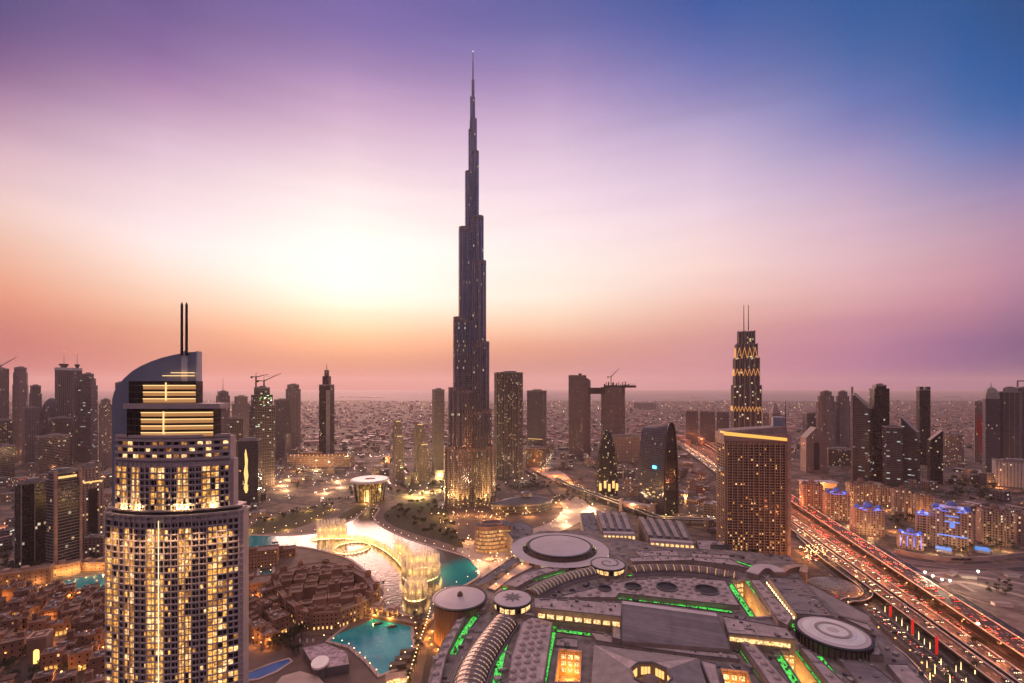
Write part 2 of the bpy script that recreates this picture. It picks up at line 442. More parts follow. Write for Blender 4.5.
e_green = EM('green_led_strip', (0.012, 1.0, 0.05), 17.0, True)
e_grn2 = EM('green_flood', (0.45, 1.0, 0.25), 3.0)
e_blue = EM('blue_light', (0.03, 0.14, 1.0), 1.6)
e_cyan = EM('cyan_light', (0.1, 0.75, 1.0), 2.5)
e_red = EM('red_lamp', (1.0, 0.03, 0.015), 7.0)
e_head = EM('headlamp', (1.0, 0.70, 0.40), 9.0)
e_pwarm = PANE('lit_pane_gold', (1.0, 0.47, 0.09), 1.05)
e_pwarm2 = PANE('lit_pane_cream', (1.0, 0.58, 0.20), 1.5)
e_pdim = PANE('lit_pane_dim', (1.0, 0.40, 0.09), 0.38)

# ------------------------------------------------------------------ ground
def ground_mat():
    m, nt, b = newmat('city_ground')
    tc = nt.nodes.new('ShaderNodeTexCoord')
    v = nt.nodes.new('ShaderNodeTexVoronoi'); v.inputs['Scale'].default_value = 0.018
    nt.links.new(tc.outputs['Object'], v.inputs['Vector'])
    ve = nt.nodes.new('ShaderNodeTexVoronoi'); ve.feature = 'DISTANCE_TO_EDGE'; ve.inputs['Scale'].default_value = 0.018
    nt.links.new(tc.outputs['Object'], ve.inputs['Vector'])
    n = nt.nodes.new('ShaderNodeTexNoise'); n.inputs['Scale'].default_value = 0.03; n.inputs['Detail'].default_value = 8; n.inputs['Roughness'].default_value = 0.7
    nt.links.new(tc.outputs['Object'], n.inputs['Vector'])
    s = nt.nodes.new('ShaderNodeSeparateColor'); nt.links.new(v.outputs['Color'], s.inputs[0])
    plot = nmix(nt, s.outputs[0], (0.10, 0.062, 0.047), (0.33, 0.20, 0.15))
    plot = nmix(nt, nmath(nt, 'GREATER_THAN', s.outputs[1], 0.78), plot, (0.04, 0.04, 0.022))
    plot = nmix(nt, n.outputs[0], plot, (0.11, 0.075, 0.06))
    v2 = nt.nodes.new('ShaderNodeTexVoronoi'); v2.inputs['Scale'].default_value = 0.11; v2.distance = 'CHEBYCHEV'
    nt.links.new(tc.outputs['Object'], v2.inputs['Vector'])
    s2 = nt.nodes.new('ShaderNodeSeparateColor'); nt.links.new(v2.outputs['Color'], s2.inputs[0])
    plot = nmix(nt, nmath(nt, 'MULTIPLY', nmath(nt, 'GREATER_THAN', s2.outputs[0], 0.45), 0.65), plot, nmix(nt, s2.outputs[1], (0.045, 0.032, 0.026), (0.30, 0.20, 0.155)))
    road = nmath(nt, 'LESS_THAN', ve.outputs['Distance'], 0.07)
    nt.links.new(nmix(nt, road, plot, (0.07, 0.052, 0.05)), b.inputs['Base Color'])
    b.inputs['Roughness'].default_value = 0.9
    return m
mb = MB()
coast = [(-40000, 6900), (-9000, 6900)] + [(-9000 + i * 600, 6900 + 260 * math.sin(i * 1.3) + 160 * math.sin(i * 3.1)) for i in range(1, 31)] + [(40000, 6900)]
for a, b in zip(coast, coast[1:]):
    mb.face([(a[0], -300, 0), (b[0], -300, 0), (b[0], b[1], 0), (a[0], a[1], 0)])
tag(mb.build('ground', ground_mat()), kind='structure')
m_sea = M('sea_water', (0.26, 0.20, 0.20), 0.8, var=0.1, scale=0.001)
mb = MB(); mb.face([(-40000, 5500, -1.2), (40000, 5500, -1.2), (40000, 32500, -1.2), (-40000, 32500, -1.2)])
tag(mb.build('sea', m_sea), kind='structure')
mb = MB()
for px, py, wpx, hm in ((372, 397.6, 60, 9), (352, 396.8, 46, 7), (690, 397.5, 70, 8), (575, 396.6, 40, 6), (930, 396.5, 110, 14), (1010, 396.8, 70, 22), (610, 398.2, 36, 6)):
    x, y = G(px, py); hw = wpx * y / F / 2
    for k in range(26):
        t = random.uniform(-1, 1)
        mb.box(x + t * hw, y + random.uniform(-300, 300), -1.2, hw * random.uniform(0.1, 0.3), 300, hm * random.uniform(0.3, 1.4) * (1.1 - abs(t)), 0)
tag(mb.build('offshore_islands', m_pave2), kind='structure')

# ------------------------------------------------------------------ water and shores
def sheet(name, poly, z, m, kind='structure'):
    mb = MB(); mb.face([(p[0], p[1], z) for p in ccw(poly)])
    return tag(mb.build(name, m), kind=kind)
def lake_mat():
    m, nt, b = newmat('lake_water')
    tc = nt.nodes.new('ShaderNodeTexCoord')
    n = nt.nodes.new('ShaderNodeTexNoise'); n.inputs['Scale'].default_value = 0.25; n.inputs['Detail'].default_value = 4
    nt.links.new(tc.outputs['Object'], n.inputs['Vector'])
    bp = nt.nodes.new('ShaderNodeBump'); bp.inputs['Strength'].default_value = 0.35; bp.inputs['Distance'].default_value = 0.6
    nt.links.new(n.outputs[0], bp.inputs['Height']); nt.links.new(bp.outputs[0], b.inputs['Normal'])
    # churned pale water round the fountains, clear teal at the two ends of the lake
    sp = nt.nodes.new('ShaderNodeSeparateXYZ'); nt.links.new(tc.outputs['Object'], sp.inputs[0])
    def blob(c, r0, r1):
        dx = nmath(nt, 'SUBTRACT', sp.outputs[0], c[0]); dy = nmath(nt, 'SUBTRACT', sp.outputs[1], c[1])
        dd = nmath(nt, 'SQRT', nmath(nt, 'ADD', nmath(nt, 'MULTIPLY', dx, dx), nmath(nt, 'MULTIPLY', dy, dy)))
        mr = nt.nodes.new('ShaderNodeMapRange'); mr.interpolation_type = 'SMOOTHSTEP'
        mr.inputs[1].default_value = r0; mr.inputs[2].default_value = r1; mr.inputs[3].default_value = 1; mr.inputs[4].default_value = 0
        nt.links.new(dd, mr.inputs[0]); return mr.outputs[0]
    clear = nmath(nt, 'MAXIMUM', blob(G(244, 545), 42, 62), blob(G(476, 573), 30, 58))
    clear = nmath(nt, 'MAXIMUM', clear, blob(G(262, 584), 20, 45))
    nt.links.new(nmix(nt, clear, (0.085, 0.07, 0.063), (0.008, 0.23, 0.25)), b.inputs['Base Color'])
    b.inputs['Roughness'].default_value = 0.16; b.inputs['Specular IOR Level'].default_value = 0.16
    return m
LAKE = [(240, 537), (275, 536), (300, 535), (322, 532), (342, 525), (360, 515), (370, 508), (379, 509), (374, 519), (384, 528), (408, 539), (440, 549), (466, 557), (474, 564), (481, 574), (470, 583), (456, 590), (441, 600), (436, 612), (428, 621), (400, 614), (378, 607), (385, 596), (382, 588), (366, 572), (350, 560), (330, 553), (300, 547), (285, 549), (274, 556), (273, 585), (258, 588), (258, 560), (240, 556)]
LAKEW = smooth_path(GP(LAKE), 4, True)
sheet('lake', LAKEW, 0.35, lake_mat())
POOL = [(357, 617), (384, 619), (412, 627), (413, 638), (415, 648), (402, 660), (396, 670), (379, 677), (366, 662), (349, 648), (327, 642), (342, 630)]
POOLW = GP(POOL)
sheet('turquoise_lagoon', POOLW, 0.4, m_pool)
LPOOL = [(62, 582), (76, 578), (90, 576), (112, 573), (112, 588), (87, 590), (68, 588)]
sheet('palace_pool', GP(LPOOL), 0.4, m_pool)
BPOOL = [(246, 674), (272, 664), (289, 659), (292, 662), (277, 672), (258, 680), (246, 681)]
sheet('hotel_pool', GP(BPOOL), 0.4, m_bluepool)
def shore(name, pts, wd=3.0, h=0.9, closed=True, m=None, off=0):
    p = list(pts) + ([pts[0]] if closed else [])
    mb = MB(); mb.wallribbon([(*q[:2], 0.0) for q in p], wd, h, off)
    return tag(mb.build(name, m or m_pave2), kind='structure')
shore('lake_quay', LAKEW, 3.0, 0.8)
shore('lagoon_quay', POOLW, 3.0, 0.9)
shore('pool_edge', GP(LPOOL), 2.0, 0.7); shore('pool_edge', GP(BPOOL), 2.0, 0.7)

# ------------------------------------------------------------------ lawns, promenades, boulevards
PLAZA = GP([(232, 530), (300, 526), (340, 516), (365, 502), (400, 500), (450, 506), (520, 500), (560, 512), (530, 560), (480, 600), (430, 632), (420, 690), (240, 700), (236, 600)])
sheet('promenade', PLAZA, 0.08, m_pave)
LAWN1 = smooth_path(GP([(246, 530), (262, 521), (290, 514), (312, 510), (327, 507), (334, 511), (322, 518), (300, 527), (270, 533), (248, 535)]), 4, True)
sheet('crescent_lawn', LAWN1, 0.16, m_lawn)
LAWN2 = GP([(338, 517), (350, 509), (363, 504), (366, 507), (354, 518), (340, 521)])
sheet('small_lawn', LAWN2, 0.16, m_lawn)
PARK = smooth_path(GP([(384, 514), (400, 505), (430, 501), (446, 508), (450, 520), (456, 533), (463, 548), (440, 541), (412, 533), (390, 524)]), 4, True)
sheet('park_lawn', PARK, 0.16, M('park_planting', (0.05, 0.042, 0.02), 0.95, var=0.5, scale=0.2))
def road(name, pts, w, m=None, z=0.12, lines=0, n=6, kerb=True):
    p = smooth_path([(*q, 0) for q in pts], n)
    mb = MB(); mb.ribbon(p, w, z)
    o = tag(mb.build(name, m or m_asph), kind='structure')
    if kerb:
        k = MB(); k.wallribbon(p, 0.5, 0.26, w/2 + 0.26); k.wallribbon(p, 0.5, 0.26, -w/2 - 0.26)
        k.build('kerb', m_kerb, o)
    if lines:
        l = MB(); d = resample(p, 4.0)
        for q in range(1, lines):
            off = -w/2 + q * w / lines
            for i in range(0, len(d) - 2, 3): l.ribbon(d[i:i+2], 0.25, z + 0.012, 0, off)
        l.build('lane_marking', m_line, o)
    return p
BLVD = road('boulevard', GP([(560, 478), (580, 492), (600, 503), (640, 512), (700, 520), (740, 530)]), 16, lines=4)
BLVD2 = road('boulevard', GP([(300, 470), (360, 490), (420, 496), (470, 494), (520, 484), (545, 472), (556, 455)]), 14, lines=4)
BLVD3 = road('boulevard', GP([(0, 612), (30, 598), (60, 592), (110, 590), (240, 600)]), 9, lines=2)
AV1 = road('avenue', GP([(262, 480), (300, 472), (350, 466), (420, 463), (470, 462)]), 18, lines=4)
AV2 = road('avenue', GP([(300, 450), (360, 458), (440, 456), (530, 457), (590, 464), (650, 476)]), 22, lines=6)
AV3 = road('avenue', GP([(0, 470), (40, 462), (110, 458), (230, 452), (300, 450)]), 20, lines=4)
# the pale curving forecourt beside the mall's north side
FORE = smooth_path([(*q, 0) for q in GP([(533, 533), (548, 527), (562, 520), (571, 511), (566, 503), (556, 500), (545, 505)])], 6)
FC = GP([(528, 531), (546, 524), (558, 517), (563, 508), (560, 502), (572, 497), (582, 499), (590, 506), (601, 511), (627, 517), (622, 521), (600, 519), (588, 517), (580, 522), (566, 529), (548, 535), (533, 537)])
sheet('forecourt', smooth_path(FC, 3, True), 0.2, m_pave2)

# ------------------------------------------------------------------ the far city, and the sand plots before it
def distant():
    mb = MB(); lt = MB()
    rnd = random.Random(5)
    for _ in range(5200):
        Y = 1650 * (6700 / 1650) ** rnd.random(); X = rnd.uniform(-1.2, 1.2) * Y
        px, py = pxof(X, Y)
        if 100 < px < 240 and py > 410: continue
        s = rnd.uniform(9, 24); h = rnd.choice((5, 7, 7, 9, 11, 15)) * rnd.uniform(0.8, 1.2)
        if rnd.random() < 0.02: h *= 3.2
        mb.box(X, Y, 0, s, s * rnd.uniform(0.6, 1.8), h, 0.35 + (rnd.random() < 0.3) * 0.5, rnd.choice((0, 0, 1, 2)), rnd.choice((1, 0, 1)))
    for _ in range(1500):
        Y = 1250 * (6500 / 1250) ** rnd.random(); X = rnd.uniform(-1.2, 1.2) * Y
        r = 0.00055 * Y * rnd.uniform(0.5, 1.1)
        lt.lathe(X, Y, [(0, 6), (r, 6 + r), (0, 6 + 2*r)], 4, rnd.choice((0, 0, 0, 1, 2)))
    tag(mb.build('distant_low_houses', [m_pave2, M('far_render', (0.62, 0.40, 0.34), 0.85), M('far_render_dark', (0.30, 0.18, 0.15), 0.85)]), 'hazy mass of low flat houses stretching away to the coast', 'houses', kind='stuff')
    tag(lt.build('distant_city_lights', [EM('far_amber', (1, 0.55, 0.22), 5.0), EM('far_white', (1, 0.88, 0.7), 6.0), EM('far_orange', (1, 0.35, 0.1), 5.0)]), 'scattered lamps glowing among the far low houses', 'lights', kind='stuff')
    tr = MB()
    for _ in range(2600):
        Y = 1500 * (6000 / 1500) ** rnd.random(); X = rnd.uniform(-1.2, 1.2) * Y
        r = rnd.uniform(3, 8)
        tr.lathe(X, Y, [(r * 0.6, 0.5), (r, r * 0.5), (r * 0.7, r), (0, r * 1.25)], 6)
    tag(tr.build('distant_trees', m_leaf), 'dark specks of trees among the far low houses', 'trees', kind='stuff')
distant()
# ------------------------------------------------------------------ towers
RES = []          # (x, y, radius): taken ground
def reserve(x, y, r): RES.append((x, y, r))
def free(x, y, r): return all((x-a)**2 + (y-b)**2 > (r+c)**2 for a, b, c in RES)
f_glass = facade('facade_dark_glass', (0.06, 0.055, 0.065), (0.035, 0.035, 0.045), 2.4, 3.8, 0.88, 0.74, 0.018, es=0.7)
f_glassp = facade('facade_purple_glass', (0.115, 0.10, 0.12), (0.06, 0.06, 0.08), 2.0, 3.8, 0.8, 0.7, 0.012, es=0.6)
f_black = facade('facade_black_glass', (0.02, 0.019, 0.022), (0.012, 0.012, 0.015), 2.8, 3.8, 0.9, 0.8, 0.016, es=0.7)
f_conc = facade('facade_concrete', (0.27, 0.21, 0.20), (0.03, 0.03, 0.035), 3.2, 3.4, 0.55, 0.5, 0.025, es=0.8)
f_conc2 = facade('facade_concrete_ribbed', (0.33, 0.26, 0.25), (0.04, 0.035, 0.04), 2.2, 3.4, 0.45, 0.8, 0.015, es=0.8)
f_tan = facade('facade_tan', (0.36, 0.25, 0.20), (0.03, 0.028, 0.03), 3.4, 3.3, 0.5, 0.5, 0.10)
f_lit = facade('facade_lit_flats', (0.14, 0.105, 0.09), (0.025, 0.022, 0.022), 3.0, 3.4, 0.62, 0.6, 0.12, (1, .5, .12), es=0.7, cluster=1.0)
f_raw = facade('facade_unfinished', (0.20, 0.145, 0.13), (0.02, 0.018, 0.018), 4.5, 3.6, 0.75, 0.66, 0.05, WHITE, (0.8, 1.0, 0.6, 1)[:3], es=.8, rough=0.8)
f_office = facade('facade_office', (0.085, 0.075, 0.085), (0.045, 0.045, 0.056), 6.0, 3.9, 0.94, 0.55, 0.05, WHITE, COOL, es=0.5)
f_ornate = facade('facade_ornate', (0.40, 0.28, 0.235), (0.035, 0.03, 0.03), 3.6, 3.4, 0.42, 0.6, 0.13)
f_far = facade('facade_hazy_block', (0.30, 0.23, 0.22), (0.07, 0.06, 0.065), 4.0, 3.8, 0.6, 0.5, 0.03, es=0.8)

def tower(label, x0, x1, yt, yb, mat, yaw=25, k=0.75, tiers=((1, 1),), crown='flat', ch=0, mast=0, plan='box', name='tower', cat='tower', fins=0, group=None, roofm=None, bands=0, plant=True):
    ph = math.atan2((x0+x1)/2 - 512, F)
    ya = abs(R(yaw))
    Y = H * F / (yb - YH)
    W = (x1 - x0) * Y * math.cos(ph) / F
    if plan == 'box': wd = W / (math.cos(ya) + k * math.sin(ya)); dp = k * wd
    else: wd = W; dp = k * wd
    X = ((x0+x1)/2 - 512) * Y / F
    cx, cy = X + math.sin(ph) * dp * 0.5, Y + math.cos(ph) * dp * 0.5
    zt = H + (YH - yt) * (Y + dp*0.3) / F
    t = thing(name, label, cat, (cx, cy, 0), -ph + R(yaw), group)
    reserve(cx, cy, max(wd, dp) * 0.62)
    def fp(s, sd=None):
        sd = s if sd is None else sd
        if plan == 'box': return rect(wd*s, dp*sd)
        if plan == 'oct': return [(x*s, y*sd) for x, y in ((-wd/2, -dp*.3), (-wd*.3, -dp/2), (wd*.3, -dp/2), (wd/2, -dp*.3), (wd/2, dp*.3), (wd*.3, dp/2), (-wd*.3, dp/2), (-wd/2, dp*.3))]
        return circ(wd/2*s, 28, ry=dp/2*sd)
    body = zt - ch
    b = MB(); z = 0
    rm = roofm or m_roof
    for fr, s in tiers:
        b.prism(fp(s), z, body * fr, 0, 1); z = body * fr
    st = tiers[-1][1]
    r = MB()
    if crown == 'flat':
        P = fp(st * 1.012); q = fp(st * 0.95)
        r.ring(P, q, body - 1.2, body + 1.6)
        r.build('roof_parapet', m_conc, t)
        if plant:
            p = MB(); p.box(wd*0.05*st, 0, body, wd*0.42*st, dp*0.5*st, 4.5); p.box(-wd*0.2*st, dp*0.1, body, wd*0.18*st, dp*0.3*st, 3)
            p.build('plant_room', m_conc, t)
    elif crown == 'dome':
        n = 10; rr = [[(x, y, body + ch*math.sin(PI/2*i/n)) for x, y in fp(st*max(0.02, math.cos(PI/2*i/n)))] for i in range(n+1)]
        r.loft(rr); r.build('dome', rm, t, smooth=False)
    elif crown == 'pyramid':
        rr = [[(x, y, body) for x, y in fp(st)], [(x, y, body + ch) for x, y in fp(0.03)]]
        r.loft(rr); r.build('roof', rm, t)
    elif crown in ('slantl', 'slantr'):
        P = fp(st); sg = 1 if crown == 'slantr' else -1
        top = [(x, y, body + ch * (0.5 + sg * x / (wd*st))) for x, y in P]
        bot = [(x, y, body) for x, y in P]
        b.loft([bot, top], 0, True, 1)
    elif crown == 'gable':
        w2, d2 = wd*st/2, dp*st/2
        for y in (-d2, d2): b.face([(-w2, y, body), (w2, y, body), (0, y, body+ch)] if y < 0 else [(w2, y, body), (-w2, y, body), (0, y, body+ch)], 0, [(0, body), (wd, body), (wd/2, body+ch)])
        for sg in (-1, 1): r.face([(sg*w2, -d2, body), (sg*w2, d2, body), (0, d2, body+ch), (0, -d2, body+ch)])
        r.build('roof', rm, t)
    b.build('wall', [mat, rm], t)
    if fins:
        fb = MB(); z = 0
        for fr, s in tiers:
            P = ccw(fp(s))
            for i in range(len(P)):
                a, c = P[i], P[(i+1) % len(P)]; l = math.dist(a, c); n_ = max(1, int(l / fins)); ang = math.atan2(c[1]-a[1], c[0]-a[0])
                for j in range(n_ + (plan == 'box')):
                    tt = j / n_
                    fb.box(a[0]+(c[0]-a[0])*tt, a[1]+(c[1]-a[1])*tt, z, 0.7, 1.0, body*fr - z + 0.8, ang)
            z = body * fr
        fb.build('facade_fin', m_conc, t)
    if bands:
        bb = MB(); z = bands
        while z < body - 1:
            s = next(s for fr, s in tiers if z < body*fr + 0.01)
            bb.ring(fp(s*1.014), fp(s*0.97), z, z + 1.0); z += bands
        bb.build('floor_band', m_conc, t)
    if mast:
        mm = MB(); mm.tube((0, 0, zt - 1), (0, 0, zt + mast*0.6), 0.9, 0.5); mm.tube((0, 0, zt + mast*0.6), (0, 0, zt + mast), 0.4, 0.2)
        mm.build('mast', m_dark, t)
    return t, wd, dp, zt, body
def rooflamp(t, x, y, z, m=None, r=0.7):
    mb = MB(); mb.lathe(x, y, [(0, z), (r, z + r), (0, z + 2*r)], 6); return mb.build('aircraft_lamp', m or e_red, t)
def strip(t, x, y, z, wd, h, m, name='light_strip', d=0.5):
    mb = MB(); mb.box(x, y, z, wd, d, h, 0, 0, 0, True); return mb.build(name, m, t)
def crane(label, px, pyt, pyb_level, Y, z0, jib, ang, tilt):
    x = (px - 512) * Y / F
    t = thing('tower_crane', label, 'crane', (x, Y, z0), 0)
    zt = H + (YH - pyt) * Y / F - z0
    mb = MB(); mb.box(0, 0, 0, 2.2, 2.2, zt); mb.build('crane_mast', m_dark, t)
    c, s = math.cos(ang), math.sin(ang)
    j = MB(); j.tube((0, 0, zt), (c*jib, s*jib, zt + jib*tilt), 1.3, 0.6, 4); j.build('jib', m_dark, t)
    k = MB(); k.tube((0, 0, zt), (-c*jib*0.35, -s*jib*0.35, zt + 1), 1.2, 1.0, 4); k.box(-c*jib*0.35, -s*jib*0.35, zt - 2.5, 3.5, 3.5, 4, ang); k.build('counterweight', m_dark, t)
    a = MB(); a.tube((0, 0, zt), (0, 0, zt + 9), 0.8, 0.3, 4); a.tube((0, 0, zt + 9), (c*jib*0.7, s*jib*0.7, zt + jib*0.7*tilt), 0.2, 0.2, 4); a.build('apex', m_dark, t)
    return t

# ---- far left
tower('dark unfinished tower cropped by the left edge under a slanting crane', -8, 9, 369, 462, f_conc2, 20, fins=6)
crane('thin luffing crane on the tower cropped by the left edge', 1, 366, 0, 1300, 255, 34, 0.3, 0.75)
tower('rounded grey tower with a dark cap, second from the left edge', 13, 28, 368, 461, f_conc2, 30, tiers=((.82, 1), (.95, .92), (1, .8)), plan='oct')
tower('short pale tower with a stepped flat top right of the rounded grey tower', 29, 42, 386, 462, f_conc, 20, tiers=((.9, 1), (1, .85)))
for x0, x1, yt, lb in ((55, 73, 368.5, 'taller of two slabs capped by a white band and a dark disc'), (72.5, 82, 369, 'narrow slab with white band and dark disc, right of its taller twin')):
    t, wd, dp, zt, _ = tower(lb, x0, x1, yt, 461, f_glassp, 15, k=0.8, fins=4, plant=False)
    mb = MB(); mb.ring(rect(wd*1.06, dp*1.06), rect(wd*.9, dp*.9), zt - 5, zt + 2.5); mb.build('top_band', m_white, t)
    mb = MB(); mb.lathe(0, 0, [(wd*.22, zt + 1), (wd*.22, zt + 6), (wd*.34, zt + 9), (wd*.34, zt + 13), (0, zt + 14)], 20); mb.build('roof_disc', m_dark, t)
    mb = MB(); mb.tube((0, 0, zt + 13), (0, 0, zt + 48), 0.7, 0.2); mb.build('mast', m_steel, t); rooflamp(t, 0, 0, zt + 47)
tower('tall stepped tower with rows of lit windows on its dark corner', 78, 98, 374, 462, f_office, -32, k=0.9, tiers=((.87, 1), (.95, .82), (1, .6)))
t, wd, dp, zt, body = tower('hazy office block topped by a half round glass dome', 40, 63, 398, 463, f_glassp, 10, k=0.9, crown='dome', ch=62, roofm=f_glassp)
tower('broad dark block standing before the half dome building', 35, 70, 436, 474, f_black, 12, k=0.6, bands=3.8)
tower('mid height grey block with a lit roof sign edge behind the dark block', 48, 73, 418, 466, f_glass, 12, k=0.6)
tower('grey slab between the dark block and the left edge towers', 22, 40, 408, 465, f_conc, 15)
t, wd, dp, zt, _ = tower('grey block with orange lit storeys at the left edge', -4, 13, 420, 470, f_lit, 10)
tower('low black office block at the bottom of the left edge skyline', -8, 15, 446, 484, f_black, 18, k=0.8, bands=3.8)
tower('slender tan apartment tower left of the curved white sail', 99, 112, 400, 466, f_tan, 20, tiers=((.93, 1), (1, .7)), fins=3.5)
tower('round topped hazy tower peeking out behind the white sail', 115, 127, 383, 462, f_conc2, 10, plan='round')
# ---- near left cluster
t, wd, dp, zt, _ = tower('tall dark residential tower with a lit roof garden, at left above the palace pool', 46, 81, 472, 572, f_black, 24, k=0.85, tiers=((.93, 1), (1, .86)), bands=3.5)
for sx in (-1, 1):
    mb = MB(); mb.box(sx*wd*.5, -dp*.5, 0, 2.6, 2.6, zt + 3); mb.build('corner_pier', m_sand2, t)
for i in range(5): strip(t, -wd*.3 + i*wd*.15, -dp*.44, zt - 6, 3, 2.4, e_goldn, 'lit_opening')
tower('dark residential slab with pale edge piers left of the tower with roof garden', 15, 48, 482, 566, f_black, 22, k=0.6, fins=8)
t, wd, dp, zt, _ = tower('sandstone gate shaped tower with a gold lit cornice left of the balconied hotel tower', 77, 104, 466, 546, f_ornate, 15, k=0.8, tiers=((.84, 1), (1, .7)))
strip(t, 0, -dp*.5 - 0.6, zt*.80, wd*.86, 1.8, e_goldn)
mb = MB(); mb.box(0, -dp*.5 - .15, 0, wd*.42, 0.8, zt*.72); mb.build('glazed_bay', m_dglass, t)
# ---- between the sail and the world's tallest tower
tower('stubby concrete tower with two roof antennas right of the balconied hotel tower', 216, 230, 392, 462, f_conc, 15, tiers=((.95, 1), (1, .8)), mast=42)
tower('grey slab left of the floodlit construction tower', 232, 250, 397, 466, f_conc2, 15, tiers=((.9, 1), (1, .75)))
t, wd, dp, zt, _ = tower('concrete tower under construction with white floodlit upper floors', 249, 275, 388, 487, f_raw, 20, k=0.9, tiers=((.82, 1), (.93, .85), (1, .62)), bands=7.2)
for i in range(22):
    zz = zt * random.uniform(.72, 1.0); s = .86 if zz < zt*.93 else .5
    strip(t, random.uniform(-.42, .42)*wd*s, -dp*.5*s - .9, zz, random.uniform(1, 3.4), 0.9, random.choice((e_wht, e_grn2, e_goldn)), 'flood_lamp')
CY = t.location.y
crane('left crane with a level jib above the floodlit construction tower', 256, 377, 0, CY, zt - 2, 24, 0.25, 0.25)
crane('right crane with a steep jib above the floodlit construction tower', 264, 381, 0, CY + 8, zt - 2, 34, 0.2, 0.5)
tower('wide grey block behind the construction tower', 274, 289, 400, 458, f_glassp, 12, k=0.8)
tower('dark tower with a rounded octagonal top right of the construction tower', 286.5, 300, 385, 455, f_conc2, 20, plan='oct', tiers=((.94, 1), (1, .8)), fins=5)
t, wd, dp, zt, _ = tower('grey block hung with a tall gold light display beside the construction tower', 238, 262, 440, 506, f_glass, -14, k=0.8)
mb = MB(); px_ = [(0, 0), (2, .5), (3.4, 5), (2.2, 14), (3.8, 24), (2.6, 34), (3.0, 46), (1.2, 58), (0.2, 62), (-1.2, 54), (-0.6, 40), (-2.2, 28), (-0.8, 16), (-2.4, 7)]
mb.face([(x*1.2 - wd*.12, -dp*.5 - .5, zt*.2 + z * zt*.011) for x, z in px_]); mb.build('light_display', EM('gold_display', GOLD, 1.3), t)
tower('low grey block under floodlit scaffolding at the foot of the construction tower', 228, 243, 418, 480, f_raw, 10)
tower('small pale block at the foot of the octagonal tower', 285, 291, 435, 462, f_conc, 10)
t, wd, dp, zt, _ = tower('slim dark glass tower with a spire standing alone left of the tallest tower', 319, 334.5, 385, 459, f_black, -24, k=0.9, tiers=((1, 1),), plant=False)
mb = MB(); mb.prism(rect(wd*.55, dp*.6), zt - .5, zt + 26); mb.build('upper_tier', [f_black], t)
mb = MB(); mb.prism(rect(wd*.3, dp*.35), zt + 26, zt + 44); mb.build('lantern', [f_glass], t)
mb = MB(); mb.tube((0, 0, zt + 44), (0, 0, zt + 66), 1.2, .2); mb.build('spire', m_dark, t)
mb = MB(); mb.box(wd*.32, -dp*.5, 0, wd*.34, 3, zt - 15); mb.build('side_slab', m_conc, t)
for x0, x1, yt, yb, lb in ((393, 402, 422, 477, 'slim tan apartment tower with an amber lit cap, left of a pair'), (414, 425, 425, 472, 'tan apartment tower behind the amber capped tower'), (417, 430, 445, 481, 'shorter apartment tower with gold lit crown near the tallest tower'), (393.5, 404, 437, 482, 'low front block of the slim amber capped tower')):
    t, wd, dp, zt, _ = tower(lb, x0, x1, yt, yb, f_tan, 18, fins=4, tiers=((.93, 1), (1, .8)))
    strip(t, 0, -dp*.42, zt + 1, wd*.6, 1.5, e_goldn)
tower('tall grey residential tower with a gridded top just left of the tallest tower', 432, 444.5, 390, 474, f_conc2, 18, k=0.9, bands=3.4)
# ---- right of the tallest tower
tower('broad dark apartment tower dotted with gold windows right of the tallest tower', 495, 522, 373, 479, f_lit, 14, k=0.7, plan='oct', fins=3.4)
t, wd, dp, zt, _ = tower('plain grey slab tower right of the gold dotted apartment tower', 527, 546.5, 391, 464, f_glassp, -20, k=0.6, fins=3)
strip(t, 0, -dp*.5 - .6, zt*.34, wd*.9, 1.0, e_goldn)
t, wd, dp, zt, _ = tower('gold lit lobby block at the foot of the plain grey slab tower', 524, 546, 448, 467, f_lit, 10, k=0.6)
# twin oval towers with a bridge deck
Yb = H * F / (457 - YH)
t = thing('twin_tower', 'two unfinished oval towers joined by a high bridge deck with a cantilevered end', 'tower', ((598 - 512) * Yb / F, Yb + 20, 0), 0)
reserve(t.location.x, t.location.y, 75)
u = Yb / F
def ov(c, wpx, dd): return [(x + (c - 598) * u, y) for x, y in circ(wpx * u / 2, 32, ry=dd)]
zA, zB, zD = H + (YH - 375) * u, H + (YH - 387) * u, H + (YH - 394) * u
mb = MB()
A = ov(580.5, 22.5, 16); zr = [zA - 0.55 * max(0, (p[0] - (582-598)*u)) for p in A]
mb.loft([[(x, y, 0) for x, y in A], [(x, y, zA - 38) for x, y in A], [(x, y, z) for (x, y), z in zip(A, zr)]], 0, True, 1)
mb.prism(ov(614.5, 24.5, 16), 0, zB, 0, 1)
mb.build('wall', [facade('facade_oval_towers', (0.22, 0.165, 0.16), (0.05, 0.045, 0.05), 2.2, 3.6, 0.55, 0.62, 0.02, es=0.8), m_roof], t)
mb = MB(); mb.prism([((587-598)*u, -11), ((624-598)*u, -11), ((626-598)*u, 0), ((624-598)*u, 11), ((587-598)*u, 11)], zD, zD + 19, 0, 1, True)
mb.build('bridge_deck', [m_dark, m_roof2], t)
mb = MB(); mb.prism([((604-598)*u, -15), ((634-598)*u, -13), ((638-598)*u, 0), ((632-598)*u, 13), ((604-598)*u, 13)], zB - 2, zB + 5, 0, None, True)
for i in range(16): mb.box((606 + i*1.6 - 598)*u, random.uniform(-10, 10), zB + 4, random.uniform(1.5, 4), 3, random.uniform(3, 13))
for i in range(9): mb.tube(((616 + i*2.2 - 598)*u, -13, zB + 4), ((617 + i*2.4 - 598)*u, -15, zB + random.uniform(9, 16)), .6, .4, 4)
mb.build('scaffold', m_dark, t)
